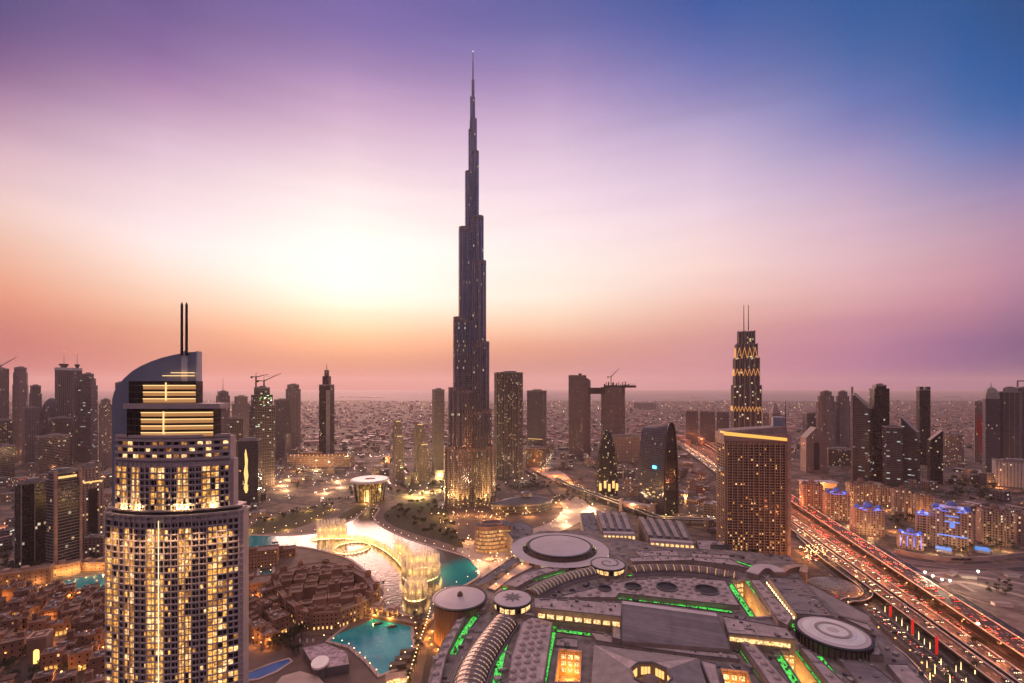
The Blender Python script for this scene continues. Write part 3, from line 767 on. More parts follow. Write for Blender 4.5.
mb = MB(); mb.box((581-598)*u, 0, zA - 4, 9, 9, 9); mb.box((585-598)*u, 0, zA - 10, 12, 9, 10); mb.build('plant_room', m_dark, t)
crane('crane with a raised jib on the bridged oval towers', 611, 377, 0, Yb + 20, zB + 4, 30, 0.3, 0.95)
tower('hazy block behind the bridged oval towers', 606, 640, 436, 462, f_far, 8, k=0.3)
# bullet tower
t = thing('bullet_tower', 'dark pointed bullet shaped tower with a gold lit base before the oval towers', 'tower', (*G(607, 494), 0), 0)
reserve(t.location.x, t.location.y, 24); u = t.location.y / F
prof = [(10.4*u*s, z) for s, z in ((1.0, 0), (1.0, 30), (0.98, 55), (0.92, 72), (0.8, 92), (0.6, 112), (0.38, 126), (0.14, 135), (0.02, 137))]
zt = H + (YH - 429) * u; prof = [(r, z * zt / 137) for r, z in prof]
MB().lathe(0, 0, prof, 12).build('wall', facade('facade_bullet', (0.05, 0.04, 0.035), (0.02, 0.02, 0.022), 2.6, 4.0, 0.7, 0.6, 0.10, GOLD, es=1.0), t)
mb = MB()
for i in range(12):
    a = 2*PI*(i + .5)/12
    for (r0, z0), (r1, z1) in zip(prof, prof[1:]): mb.tube((math.cos(a)*r0*1.02, math.sin(a)*r0*1.02, z0), (math.cos(a)*r1*1.02, math.sin(a)*r1*1.02, z1), .45, .45, 4)
mb.build('rib', m_dark, t)
for i in range(5): strip(t, -10.2*u*.8 + i*10.2*u*.4, -10.2*u*(1.06 if i in (1, 2, 3) else .75), 10 + (i % 2)*6, 4.5, 14, e_goldn, 'lit_lobby_glass')
# curved blade tower
t = thing('curved_tower', 'dark glass tower with a pointed arched end and curving roof', 'tower', (*G(659, 512), 0), R(-50))
reserve(t.location.x, t.location.y, 40); u = t.location.y / F
hz = H + (YH - 422) * u; W2 = 29
secs = []
for i in range(13):                      # arched sections from the left end to the taller pointed right end
    s = i / 12; x = -W2 + 2*W2*s*0.88
    hh = hz * (0.93 + 0.07 * s ** 2.0); wd = 20 - 3 * (1 - s)
    secs.append([(x, -wd * math.cos(PI/2*(j/10)) ** 0.8 if j < 10 else 0, hh * (math.sin(PI/2*(j/10)) ** 0.85)) for j in range(11)] + [(x, wd * math.cos(PI/2*(j/10)) ** 0.8 if j < 10 else 0, hh * (math.sin(PI/2*(j/10)) ** 0.85)) for j in range(9, -1, -1)])
mb = MB()
for A, B in zip(secs, secs[1:]):
    for j in range(len(A) - 1): mb.face([A[j], B[j], B[j+1], A[j+1]], 0, [(A[j][0], A[j][2]), (B[j][0], B[j][2]), (B[j+1][0], B[j+1][2]), (A[j+1][0], A[j+1][2])])
mb.face(secs[0][::-1], 0, [(p[1], p[2]) for p in secs[0][::-1]])
mb.build('wall', f_glassp, t)
mb = MB(); mb.face(secs[-1], 0, [(p[1], p[2]) for p in secs[-1]]); mb.build('end_glazing', f_black, t)
mb = MB()
for a, b in zip(secs[-1], secs[-1][1:]): mb.tube((a[0] + .6, a[1]*1.02, a[2]), (b[0] + .6, b[1]*1.02, b[2] + .3), 1.4, 1.4, 5)
mb.build('arch_frame', m_dark, t)
mb = MB(); mb.box(4, -20.0, hz*.5, 7, .6, 5); mb.build('lit_sign', e_cyan, t)
for i in range(14): strip(t, random.uniform(-W2*.8, W2*.6), -20.1, random.uniform(4, 46), random.uniform(2, 5), 1.6, random.choice((e_goldn, e_pwarm2, e_pdim)), 'lit_window')
# hazy blocks behind the hotel with the golden cornice
for x0, x1, yt, lb in ((685, 698, 411, 'leftmost of three hazy blocks behind the hotel with the gold cornice'), (699, 715, 411.5, 'widest of three hazy blocks behind the hotel with the gold cornice'), (716, 729, 412, 'hazy block tucked against the tower with twin masts')):
    tower(lb, x0, x1, yt, 444, f_glassp, 10, k=0.4, plant=False)
# stepped tower with twin masts
Yb = 1000.0; t = thing('stepped_tower', 'tall stepped dark tower with two thin masts and gold zigzag lights', 'tower', ((746 - 512) * Yb / F, Yb, 0), R(-20)); u = Yb / F * 0.91
reserve(t.location.x, t.location.y, 50)
zz = lambda y: H + (YH - y) * Yb / F
f_step = facade('facade_stepped', (0.12, 0.10, 0.10), (0.05, 0.05, 0.062), 5.0, 3.8, 0.6, 0.86, 0.06, GOLD, es=1.0)
lv = [(36, 0, 386), (31.5, 386, 359), (27, 359, 345), (21, 345, 332)]
mb = MB()
for wpx, a, b in lv:
    za = 0 if a == 0 else zz(a); mb.prism(rect(wpx*u*.75, wpx*u*.62), za, zz(b), 0, 1)
mb.build('wall', [f_step, m_roof], t)
mb = MB()
for wpx, a, b in lv:
    za = 0 if a == 0 else zz(a); ww, dd = wpx*u*.75, wpx*u*.62
    for i in range(6):
        for sy in (-1, 1): mb.box(-ww/2 + ww*i/5, sy*dd/2, za, 1.5, 1.8, zz(b) - za + 2)
    for i in range(1, 4):
        for sx in (-1, 1): mb.box(sx*ww/2, -dd/2 + dd*i/4, za, 1.8, 1.5, zz(b) - za + 2)
mb.build('pier', m_conc, t)
for (wpx, ya, yb, n) in ((31.5, 376, 369, 6), (27, 359, 348, 4), (36, 411, 406, 8)):
    ww, dd = wpx*u*.75, wpx*u*.62; mb = MB()
    for side in (0, 1):
        L = ww if side == 0 else dd; st = L / n
        for i in range(n):
            for q in ((0, 1), (1, 0)):
                za, zb = (zz(ya), zz(yb)) if q == (0, 1) else (zz(yb), zz(ya))
                a, b = -L/2 + i*st + (0 if q == (0, 1) else st/2), -L/2 + i*st + (st/2 if q == (0, 1) else st)
                P = ((a, -dd/2 - 1.4, za), (b, -dd/2 - 1.4, zb)) if side == 0 else ((-ww/2 - 1.4, a, za), (-ww/2 - 1.4, b, zb))
                mb.tube(*P, .6, .6, 4)
    mb.build('zigzag_light', EM('zigzag_gold', (1, .38, .07), 0.75), t)
for x in (-4.5, 4.5):
    mb = MB(); mb.tube((x, 0, zz(333)), (x, 0, zz(305)), 1.3, .7); mb.build('mast', m_dark, t)
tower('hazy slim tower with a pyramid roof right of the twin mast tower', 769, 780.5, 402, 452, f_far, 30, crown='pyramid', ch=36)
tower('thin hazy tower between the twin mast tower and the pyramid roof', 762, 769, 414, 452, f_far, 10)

# ---- right hand skyline
t, wd, dp, zt, body = tower('pale gabled office block with a tall arched recess', 800, 827, 427, 473, f_conc2, 20, k=0.8, crown='gable', ch=26, roofm=m_conc)
mb = MB(); P = [(-wd*.13, 0), (wd*.13, 0)] + [(wd*.13*math.cos(PI*i/12), body*.72 + wd*.13*math.sin(PI*i/12)) for i in range(13)]
mb.face([(x, -dp/2 - .3, z + 8) for x, z in P]); mb.build('arched_recess', m_dglass, t)
tower('flat topped grey block rising behind the gabled office block', 802, 828, 413, 458, f_glassp, 18, k=0.7)
for x0, x1, lb in ((817, 834.5, 'left one of two matching towers with rounded dark caps'), (835.5, 849.5, 'right one of two matching towers with rounded dark caps')):
    t, wd, dp, zt, _ = tower(lb, x0, x1, 392, 463, f_conc2, 15, k=0.9, plan='oct', tiers=((.86, 1), (.94, .84), (1, .6)), fins=4)
tower('orange lit podium below the two matching towers', 826, 854, 449, 466, f_lit, 10, k=0.5)
t, wd, dp, zt, _ = tower('tall grey glass tower with a sharply slanted top', 852, 873, 393, 482, f_office, -22, k=0.55, crown='slantl', ch=34)
mb = MB(); mb.box(-wd*.5, -dp*.5, 0, 3, 3, zt + 14); mb.build('edge_pier', m_conc, t)
tower('black tower with a pale flat cap behind the slanted glass tower', 869, 889.5, 385.5, 483, f_black, 25, k=0.8, tiers=((.97, 1), (1, .7)), roofm=m_conc)
tower('lower glass block with an orange lit floor before the black tower', 882, 903, 427, 487, f_office, 18, k=0.8)
tower('glass tower with a slanted roof between the black towers', 901, 920, 418, 483, f_office, -20, k=0.6, crown='slantl', ch=30)
t, wd, dp, zt, _ = tower('slim black tower with a notched crown', 916, 930.5, 390, 465, f_black, 22, k=0.8, plant=False)
mb = MB()
for sx in (-1, 1): mb.box(sx*wd*.32, 0, zt, wd*.34, dp, 9)
mb.build('crown_block', m_dark, t)
tower('dark glass tower sloping up to the right beside the notched tower', 927, 943, 430, 484, f_black, 20, k=0.7, crown='slantr', ch=22)
tower('narrow dark block left of the slanted glass tower between black towers', 895, 902, 428, 482, f_glass, 10)
tower('sand coloured apartment block with a gold lit side behind the dark towers', 943, 964, 435, 463, f_tan, -25, k=0.8)
t, wd, dp, zt, _ = tower('narrow white clad tower with a red figure hung down its face', 974, 984, 402, 462, f_conc, 5, k=0.8)
mb = MB(); fig = [(-1.2, 0), (-.6, 0), (-.3, 5), (0, 8.5), (.5, 5), (.9, 0), (1.6, 0), (1.3, 6), (1.5, 10.5), (2.6, 14), (2.5, 15), (1.4, 13.2), (1.3, 16.5), (.6, 17.2), (.75, 18.6), (.2, 19.6), (-.5, 18.8), (-.3, 17.2), (-1.2, 16.6), (-1.6, 12.5), (-1.4, 9), (-1.1, 10.4), (-.9, 6)]
mb.prism([(x*wd*.17, z*zt*.7/20) for x, z in fig], 0, .5); o = mb.build('figure_banner', m_red, t, (0, -dp/2 - .2, zt*.14)); o.rotation_euler = (R(90), 0, 0)
tower('grey tower with a small round dome and finial right of the red figure', 982, 1000, 387, 476, f_glassp, 15, k=0.9, crown='dome', ch=28, mast=12, roofm=m_conc)
t, wd, dp, zt, body = tower('broad grey tower with an arched glazed top near the right edge', 999, 1022, 392, 477, f_glassp, -8, k=0.7, fins=7, plant=False)
mb = MB(); mb.prism([(-wd*.34, 0), (wd*.34, 0)] + [(wd*.34*math.cos(PI*i/10), 6 + 7*math.sin(PI*i/10)) for i in range(11)], 0, dp*.6); o = mb.build('arched_attic', m_conc, t, (0, dp*.3, body)); o.rotation_euler = (R(90), 0, 0)
t, wd, dp, zt, _ = tower('tall grey tower with an open square roof frame cropped by the right edge', 1015, 1038, 388, 468, f_glassp, 12)
mb = MB(); mb.box(-wd*.46, 0, zt, 3, 3, 20); mb.box(wd*.1, 0, zt, 3, 3, 20); mb.box(-wd*.18, 0, zt + 17, wd*.6, 3.2, 3); mb.build('roof_frame', m_conc, t)
tower('low white block with plain ribbed walls at the right edge', 991, 1036, 461, 487, facade('facade_white_ribbed', (.55, .5, .5), (.2, .18, .18), 5, 4, .4, .8, .02), 12, k=0.5)
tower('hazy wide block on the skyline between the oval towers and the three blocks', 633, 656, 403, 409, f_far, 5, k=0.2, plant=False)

# ------------------------------------------------------------------ the tallest tower: three stepped wings round a core
BX, BY = G(473, 503)
tall = thing('skyscraper', 'tallest slender stepped silver tower tapering to a needle spire', 'skyscraper', (BX, BY, 0), 0)
reserve(BX, BY, 62)
u = BY / F
zy = lambda y: H + (YH - y) * u
f_tall = facade('facade_tall_tower', (0.40, 0.37, 0.38), (0.10, 0.10, 0.12), 2.4, 3.9, 0.62, 0.84, 0.02, GOLD, WHITE, es=0.7, rough=0.15, wr=0.28, metal=0.8, cluster=1.0)
WING = {
    210: [(27, 445), (23, 388), (18.7, 319), (13.6, 230), (7.4, 173.5), (4.2, 131), (2.6, 98)],
    330: [(23, 445), (19, 409), (16.6, 343), (13.4, 263), (10.8, 218.5), (5.8, 153), (3.7, 120)],
    90: [(25, 470), (21, 365), (16, 292), (12, 245), (8.5, 195), (5, 140), (3.2, 110)]}
def stadium(L, b, a):
    P = [(-2, -b), (L - b, -b)] + [(L - b + b*math.sin(PI*i/9), -b*math.cos(PI*i/9)) for i in range(1, 9)] + [(L - b, b), (-2, b)]
    return [rot2(p, a) for p in P]
for ang, tl in WING.items():
    a = R(ang); mb = MB(); bd = MB(); fn = MB(); z0 = 0
    for i, (e, yt) in enumerate(tl):
        ext = e * u; b = max(1.2, min(9.5, ext * 0.30 + 1.5)); z1 = zy(yt)
        L = (ext - b) / math.cos(R(30)) + b
        mb.prism(stadium(L, b, a), z0, z1, 0, 1)
        if L > 16: mb.prism(stadium(L - 7, b + 3.4, a), z0, z1 - 5, 0, 1)
        if i < 6:
            bd.ring(stadium(L + .35, b + .35, a), stadium(L - 1, b - 1, a), z1 - 6, z1 + 1.2)
            if L > 16: bd.ring(stadium(L - 6.7, b + 3.75, a), stadium(L - 8, b + 2.5, a), z1 - 9.5, z1 - 4)
        for P in ([stadium(L, b, a)] + ([stadium(L - 7, b + 3.4, a)] if L > 16 else [])):
            for k in range(2, len(P) - 2, 2): fn.box(P[k][0], P[k][1], z0, .8, .8, z1 - z0 + 1.5, a)
            for (pa, pb) in ((P[0], P[1]), (P[-2], P[-1])):
                l = math.dist(pa, pb); m_ = max(1, int(l/4.6))
                for k in range(m_ + 1): fn.box(pa[0] + (pb[0]-pa[0])*k/m_, pa[1] + (pb[1]-pa[1])*k/m_, z0, .9, 1.1, z1 - z0 + 1.2, a)
        z0 = z1
    mb.build('wing', [f_tall, m_roof2], tall)
    bd.build('mechanical_band', M('bronze_louvre', (.30, .23, .21), .4, .5), tall)
    fn.build('facade_fin', M('polished_fin', (.62, .60, .64), .25, .9), tall)
mb = MB(); mb.prism(circ(10, 6), 0, zy(173), 0, 1); mb.prism(circ(6, 6), zy(173), zy(120), 0, 1); mb.prism(circ(3.6, 6), zy(120), zy(98), 0, 1); mb.build('core', [f_tall, m_roof2], tall)
mb = MB(); mb.lathe(0, 0, [(2.7, zy(98.2)), (2.5, zy(80)), (1.3, zy(79)), (1.1, zy(66)), (.5, zy(52)), (0, zy(51.5))], 10); mb.build('spire', m_steel, tall)
rooflamp(tall, 0, 0, zy(51.6), e_wht, .5)
f_pod = facade('facade_podium', (.14, .10, .09), (.04, .035, .035), 3, 4.2, .8, .6, .2, GOLD, es=0.6)
mb = MB()
for ang in (210, 330, 90): mb.prism(stadium(66, 22, R(ang)), 0, 4.5 + ang*.001, 0, 1)
mb.build('podium', [f_pod, m_roof2], tall)
for a, n_, Ls in ((R(210), (.5, -.866), (17, 26, 35, 44)), (R(330), (-.5, -.866), (17, 26, 35, 42))):
    for L in Ls:
        x, y = math.cos(a)*L + n_[0]*15.5, math.sin(a)*L + n_[1]*15.5
        mb = MB(); mb.box(x, y, 4.8, 1.6, 1.6, .8); mb.build('uplight', e_gold, tall)
        point((x, y, 6.5), 4.2e5, (1, .46, .12), .6, tall, 36, (math.cos(a)*L + n_[0]*8, math.sin(a)*L + n_[1]*8, 90))
for a in (R(210), R(330)):
    x, y = math.cos(a)*58, math.sin(a)*58; mb = MB(); mb.box(x, y, 4.8, 1.6, 1.6, .8); mb.build('uplight', e_gold, tall)
    point((x, y, 6.5), 3.4e5, (1, .46, .12), .6, tall, 36, (math.cos(a)*46, math.sin(a)*46, 62))
# the dark boat shaped hall beside it
t = thing('pavilion_hall', 'dark boat shaped low hall with a ridge roof right of the tallest tower', 'building', (*G(522, 512), 0), R(14))
reserve(t.location.x, t.location.y + 20, 45); u = t.location.y / F
P = [(-30*u, -2), (-14*u, -16), (12*u, -18), (27*u, -6), (29*u, 10), (10*u, 26), (-16*u, 18)]
P = smooth_path([(x, y*.9) for x, y in P], 4, True)
mb = MB(); mb.prism(P, 0, 14, 0, 1); mb.build('wall', [facade('facade_hall', (.10, .075, .07), (.03, .028, .03), 2.5, 4.5, .7, .5, .14, GOLD), m_roof2], t)
mb = MB(); rr = []
for s, z in ((1.06, 14), (1.06, 17), (.8, 21), (.45, 25), (.06, 27)): rr.append([(x*s + (1-s)*10, y*s, z) for x, y in P])
mb.loft(rr); mb.build('roof', m_roof2, t)
mb = MB(); mb.lathe(0, 0, [(9, 26), (9, 32), (6, 34), (0, 34.5)], 20); mb.build('skylight_drum', m_roof2, t, (8, 0, 0))
# ------------------------------------------------------------------ windows as separate panes
UNIT = {}
def pane_mesh(kind):
    if kind not in UNIT:
        mb = MB()          # 1 x 1 unit, outward is -y
        for x, z, w_, h_ in ((-.45, .5, .1, 1), (.45, .5, .1, 1), (0, .05, .8, .1), (0, .95, .8, .1)):
            mb.box(x, -.06, z - h_/2, w_, .12, h_, 0, 0, 0, True)
        mb.face([(-.4, -.02, .1), (.4, -.02, .1), (.4, -.02, .9), (-.4, -.02, .9)], 1)
        UNIT[kind] = mb.mesh('window', [kind[0], kind[1]])
    return UNIT[kind]
def windows(t, items, frame, limit=100, name='window'):
    """items: (x, y, z, rz, w, h, pane material) in the thing's space; the ones that show largest become parts of their own"""
    a0 = t.rotation_euler[2]; c0 = Vector(t.location)
    def score(i):
        p = rot2(i[:2], a0); p = Vector((p[0], p[1], i[2])) + c0
        n = rot2((math.sin(i[3]), -math.cos(i[3])), a0)
        v = Vector((0, 0, H)) - p
        fac = (v.x*n[0] + v.y*n[1]) / v.length
        X, Y_ = pxof(p.x, p.y, p.z)
        return -fac * i[4] * i[5] / v.length_squared if (fac > .05 and -30 < X < 1054 and Y_ < 700) else 1
    items = sorted(items, key=score)
    rest = MB()
    for k, i in enumerate(items):
        if k < limit and score(i) < 0:
            inst(name, pane_mesh((frame, i[6])), i[:3], i[3], (i[4], 1, i[5]), t)
        else:
            c, s = math.cos(i[3]), math.sin(i[3]); w_, h_ = i[4]/2, i[5]
            q = lambda x, y, z: (i[0] + x*c - y*s, i[1] + x*s + y*c, i[2] + z)
            mi = MATS.index(i[6])
            rest.face([q(-w_, -.08, 0), q(w_, -.08, 0), q(w_, -.08, h_), q(-w_, -.08, h_)], mi)
    if rest.f:
        tag(rest.build(name, MATS, t), kind='stuff')
MATS = [m_dglass, e_pwarm, e_pwarm2, e_pdim, e_goldn, m_black]
def pick(p, rnd=random):
    r = rnd.random()
    if r > p: return m_dglass
    return e_pwarm if r < p*.5 else (e_pwarm2 if r < p*.75 else e_pdim)

# ------------------------------------------------------------------ the balconied hotel tower at left
HX, HY = -192.0, 259.0
ht = thing('hotel_tower', 'tall curved hotel tower with gold lit balconies, a blue grey sail crown and twin masts', 'tower', (HX, HY, 0), R(4))
ht.scale = (.915, .95, 1)
reserve(HX, HY, 55)
m_mauve = M('mauve_render', (0.62, 0.49, 0.44), 0.6, var=0.1, scale=0.1)
m_sail = M('sail_panel', (0.36, 0.38, 0.45), 0.38, 0.3, var=0.1, scale=0.05)
def arc(x, a, s): return -s * (1 - (x/a)**2)
def lens(a, s, back, n=24):
    return [(-a + 2*a*i/n, arc(-a + 2*a*i/n, a, s)) for i in range(n+1)] + [(a - 2*a*i/n, back*(1 - .55*((a - 2*a*i/n)/a)**2)) for i in range(n+1)]
SECS = [(40.5, 9.5, 17, 0, 139), (34.5, 8.5, 15, 141.5, 168), (33.5, 8.0, 14, 168.6, 182)]
mb = MB(); mb.prism(lens(40.5, 9.5, 17), 0, 139, 0, 1); mb.prism(lens(34.5, 8.5, 15), 141.4, 168.3, 0, 1); mb.prism(lens(33.3, 8.1, 14), 168.3, 182, 0, 1)
mb.build('wall', [m_mauve, m_roof], ht)
mb = MB(); mb.prism(lens(41.8, 10.6, 18), 138.6, 139.6, 0, 0, True); mb.prism(lens(37, 9.4, 16), 139.6, 141.6, 1, 1); mb.prism(lens(39.4, 10.2, 17), 141.4, 142.3, 0, 0, True)
mb.build('cornice', [m_mauve, m_dark], ht)
# bays across the front: (share of width, kind)
BAYS = [(1.45, 'b', .80), (1.25, 'b', .99), (1.0, 'd', .04), (.95, 'w', .80), (.85, 'w', .95), (1.0, 'd', .04), (1.0, 'd', .10), (1.3, 'b', .96), (1.3, 'b', .99), (1.0, 'd', .16), (1.0, 'd', .04), (.85, 'w', .95), (.95, 'w', .85), (1.0, 'd', .04), (1.0, 'd', .14), (1.3, 'b', .99), (1.25, 'b', .90), (1.45, 'b', .35)]
tot = sum(b[0] for b in BAYS); FH = 3.48
BALC = {}
m_balc = M('balcony_parapet', (.66, .56, .54), .6, var=.08)
def balc_mesh(w_):
    k = round(w_, 1)
    if k not in BALC:
        m2 = MB(); n = 6
        P = [(-k/2, 0)] + [(-k/2 + k*i/n, -.8 - .55*math.sin(PI*i/n)) for i in range(n+1)] + [(k/2, 0)]
        m2.prism(P, 0, .22, 0, 0, True)
        for a, b in zip(P[1:-1], P[2:-1]): m2.box((a[0]+b[0])/2, (a[1]+b[1])/2, .22, math.dist(a, b)+.05, .12, .5, math.atan2(b[1]-a[1], b[0]-a[0]))
        BALC[k] = m2.mesh('balcony', [m_balc])
    return BALC[k]
wins, balcs = [], []
rnd = random.Random(4)
for (a, s, back, z0, z1), z_lo in ((SECS[0], 0), (SECS[1], 1)):
    nf = int((z1 - z0) / FH); x = -a * .965; span = 2 * a * .965
    pm = MB()
    for bi, (bw, kind, pl) in enumerate(BAYS):
        w_ = bw / tot * span; xc = x + w_/2; ang = math.atan2(arc(x+w_, a, s) - arc(x, a, s), w_); yc = (arc(x+w_, a, s) + arc(x, a, s))/2
        yx = arc(x, a, s)
        dep = .9 if kind != 'b' else 1.3
        pm.box(x, yx - dep/2, z0, .62 if kind != 'b' else .4, dep, z1 - z0, ang)
        for f_ in range(nf):
            z = z0 + f_ * FH
            run = pl * (1.0 if (f_ // 6 + bi*2) % 7 else .6)
            for hf in ((-.5, .5) if kind != 'b' else (-.52, .52)):
                lit = pick(run, rnd)
                if lit is e_pdim and rnd.random() < .5: lit = e_pwarm
                if f_ == nf - 1 and z_lo == 0: lit = m_dglass
                pw = w_*(.40 if kind == 'b' else .33)
                ox = hf*w_*.48
                wins.append((xc + ox*math.cos(ang), yc + ox*math.sin(ang) - .12, z + .42, ang, pw, 2.6 if kind != 'd' else 2.0, lit))
            if kind == 'b': balcs.append((xc, yc - .1, z, ang, w_ - .25))
            elif kind == 'd' and bi in (5, 6, 9, 10, 13, 14): balcs.append((xc, yc - .1, z, ang, (w_ - .5) * .96))
        x += w_
    pm.box(x, arc(x, a, s) - .4, z0, .7, 1.0, z1 - z0)
    pm.build('pier', m_mauve, ht)
    for f_ in range(nf + 1):
        sb = MB(); P = [(-a + 2*a*i/24, arc(-a + 2*a*i/24, a, s)) for i in range(25)]
        sb.wallribbon([(p[0], p[1], z0 + f_*FH) for p in P], .9, .42, -.2); sb.build('floor_slab', m_mauve, ht)
for z in (.5,):
    a, s, back, z0, z1 = SECS[2]; sb = MB()
    P = [(-a + 2*a*i/24, arc(-a + 2*a*i/24, a, s)) for i in range(25)]
    for f_ in range(4): sb = MB(); sb.wallribbon([(p[0], p[1], z0 + .8 + f_*3.5) for p in P], 1.6, 1.25, -.6); sb.build('floor_band', m_mauve, ht)
    sb = MB(); sb.wallribbon([(p[0], p[1], z1 - .2) for p in P], 1.6, 1.6, -.5); sb.build('floor_band', m_mauve, ht)
    for f_ in range(3):
        for i in range(16):
            x = -a*.93 + 2*a*.93*i/15; sl_ = 2*s*x/a/a
            wins.append((x, arc(x, a, s) - .1, z0 + 2.1 + f_*3.5, math.atan(sl_), 3.4, 2.1, e_pwarm2 if rnd.random() < .3 else (e_pdim if rnd.random() < .2 else m_dglass)))
windows(ht, wins, m_mauve)
far_b = MB()
balcs.sort(key=lambda b: (0 if b[2] > 42 else 1, b[2]))
for k, (x, y, z, ang, w_) in enumerate(balcs):
    if k >= 0 and z > 44 and k < 100 + sum(1 for b in balcs if b[2] <= 44) and sum(1 for b in balcs[:k] if b[2] > 44) < 100:
        inst('balcony', balc_mesh(w_), (x, y, z), ang, (w_/round(w_, 1), 1, 1), ht)
    else:
        c, s_ = math.cos(ang), math.sin(ang); src = balc_mesh(w_)
        for p in src.polygons:
            far_b.face([(x + src.vertices[v].co.x*c - src.vertices[v].co.y*s_, y + src.vertices[v].co.x*s_ + src.vertices[v].co.y*c, z + src.vertices[v].co.z) for v in p.vertices])
tag(far_b.build('balcony', m_balc, ht), kind='stuff')
# vertical light lines, wall washers, and spots added to warm the front
strip(ht, -1.5, -11.6, 44, .35, 93, EM('facade_light_line', (1, .72, .42), 1.6), 'light_line', .3)
for x in (-16, 8.5, 12.5, -26, 26):
    yy = arc(x, 34.5, 8.5) - 2.2
    mb = MB(); mb.box(x, yy, 142.4, 1, .8, .5); mb.build('washer_or_fill', e_gold, ht)
    point((x, yy, 143.2), 2600, (1, .68, .3), .4, ht)
for x in (-33, -20, -7, 7, 20, 33):  # dark boxes and spots added to warm and brighten the facade below the cornice
    yy = arc(x, 40.5, 9.5) - 3.4
    mb = MB(); mb.box(x, yy + 1.2, 137.9, 1.2, 1.6, .5); mb.build('washer_or_fill', m_dark, ht)
    point((x, yy - 4.5, 137.3), 2.4e4, (1, .60, .32), .6, ht, 80, (x, yy + 2.6, 55))
for sx in (-1, 1):
    mb = MB(); mb.box(sx*40.6, 2.6, 0, .9, 5, 141); mb.box(sx*34.9, 2.4, 141, .9, 5, 28); mb.build('end_pier', m_mauve, ht)
# stepped glass attic in front of the sail
m_attic = facade('facade_attic', (.05, .042, .04), (.03, .022, .018), 1.8, 3.7, .9, .8, .0)
mb = MB(); mb.prism([(-24, -5.5), (0, -7.5), (26.5, -5.5), (26.5, 2), (-24, 2)], 182.5, 198, 0, 1); mb.prism([(-24, -4), (0, -5.5), (15.6, -4.5), (15.6, 2), (-24, 2)], 201, 213.3, 0, 1)
mb.build('attic', [m_attic, m_roof], ht)
mb = MB(); mb.prism([(-25, -7), (0, -9.6), (31, -7.2), (31, 3), (-25, 3)], 198, 200.8, 0, 0, True); mb.build('canopy_slab', m_mauve, ht)
e_line = EM('attic_light_line', (1, .60, .24), 1.5)
def curve_line(x0, x1, f, z, h=.5, name='light_line'):
    mb = MB(); n = 12; pts = [(x0 + (x1-x0)*i/n, f(x0 + (x1-x0)*i/n), z) for i in range(n+1)]
    mb.wallribbon(pts, .35, h); return mb.build(name, e_line if name == 'light_line' else e_ceil, ht)
fl = lambda y0, ym, xr: (lambda x: (y0 + (ym - y0)*(1 + x/24) if x < 0 else ym + (y0 - ym)*x/xr) - .45)
e_ceil = EM('attic_soffit_glow', (1, .42, .08), .42)  # soffit glow put into the emission of upright panels under the lines
for i in range(4): curve_line(-15, 26.3, fl(-5.5, -7.5, 26.5), 184.5 + i*3.7); curve_line(-15, 26.3, lambda x: fl(-5.5, -7.5, 26.5)(x) + .3, 184.5 + i*3.7 - 1.9, 1.8, 'soffit_glow')
for i in range(3): curve_line(-15, 15.4, lambda x: (-4 - 1.5*(1 + x/24) if x < 0 else -5.5 + 1.0*x/15.6) - .45, 203.2 + i*3.7); curve_line(-15, 15.4, lambda x: (-4 - 1.5*(1 + x/24) if x < 0 else -5.5 + 1.0*x/15.6) - .15, 203.2 + i*3.7 - 1.9, 1.8, 'soffit_glow')
for z, x0, x1 in ((216.2, -7, 12), (217.9, -2, 12)): curve_line(x0, x1, lambda x: -.3, z, .4)
for zz_, x, y0 in ((184, -1, -8.2), (202.5, -1, -6.2)):
    mb = MB(); mb.box(x, y0, zz_, .6, .4, 12.5 if zz_ < 190 else 10); mb.build('light_post', e_line, ht)
out = [(-38.5, 0), (-38.5, 203), (-37.4, 207), (-35, 211), (-31.4, 215), (-26.8, 219), (-21.6, 222), (-15.6, 224.6), (-9.4, 226.7), (-3.2, 228.2), (2.4, 229.3), (7, 230), (11.5, 230.3), (11.5, 0)]
mb = MB(); n = len(out)
for y, fl_ in ((2.2, 1), (8.0, 0)):
    P = [(x, y, z) for x, z in out]; mb.face(P[::-1] if fl_ else P, 0)
for i in range(n):
    a, b = out[i], out[(i+1) % n]; mb.face([(a[0], 2.2, a[1]), (b[0], 2.2, b[1]), (b[0], 8, b[1]), (a[0], 8, a[1])])
for i in range(14): mb.face([(-36 + 3.6*i, 2.15, 183), (-35.9 + 3.6*i, 2.15, 183), (-35.9 + 3.6*i, 2.15, 203), (-36 + 3.6*i, 2.15, 203)], 1)
mb.build('sail', [m_sail, m_steel], ht)
mb = MB(); mb.box(12.1, 3.8, 183, 1.0, 4, 47.6); mb.build('sail_edge', m_white, ht)
mb = MB(); mb.box(5, 1.6, 213, 3.6, 1.0, 17.6); mb.build('mast_base', m_white, ht)
for x in (3.6, 6.4):
    mb = MB(); mb.tube((x, 1.2, 228), (x, 1.2, 257), .85, .75, 8); mb.tube((x, 1.2, 257), (x, 1.2, 258.6), .75, .1, 8); mb.build('mast', m_dark, ht)

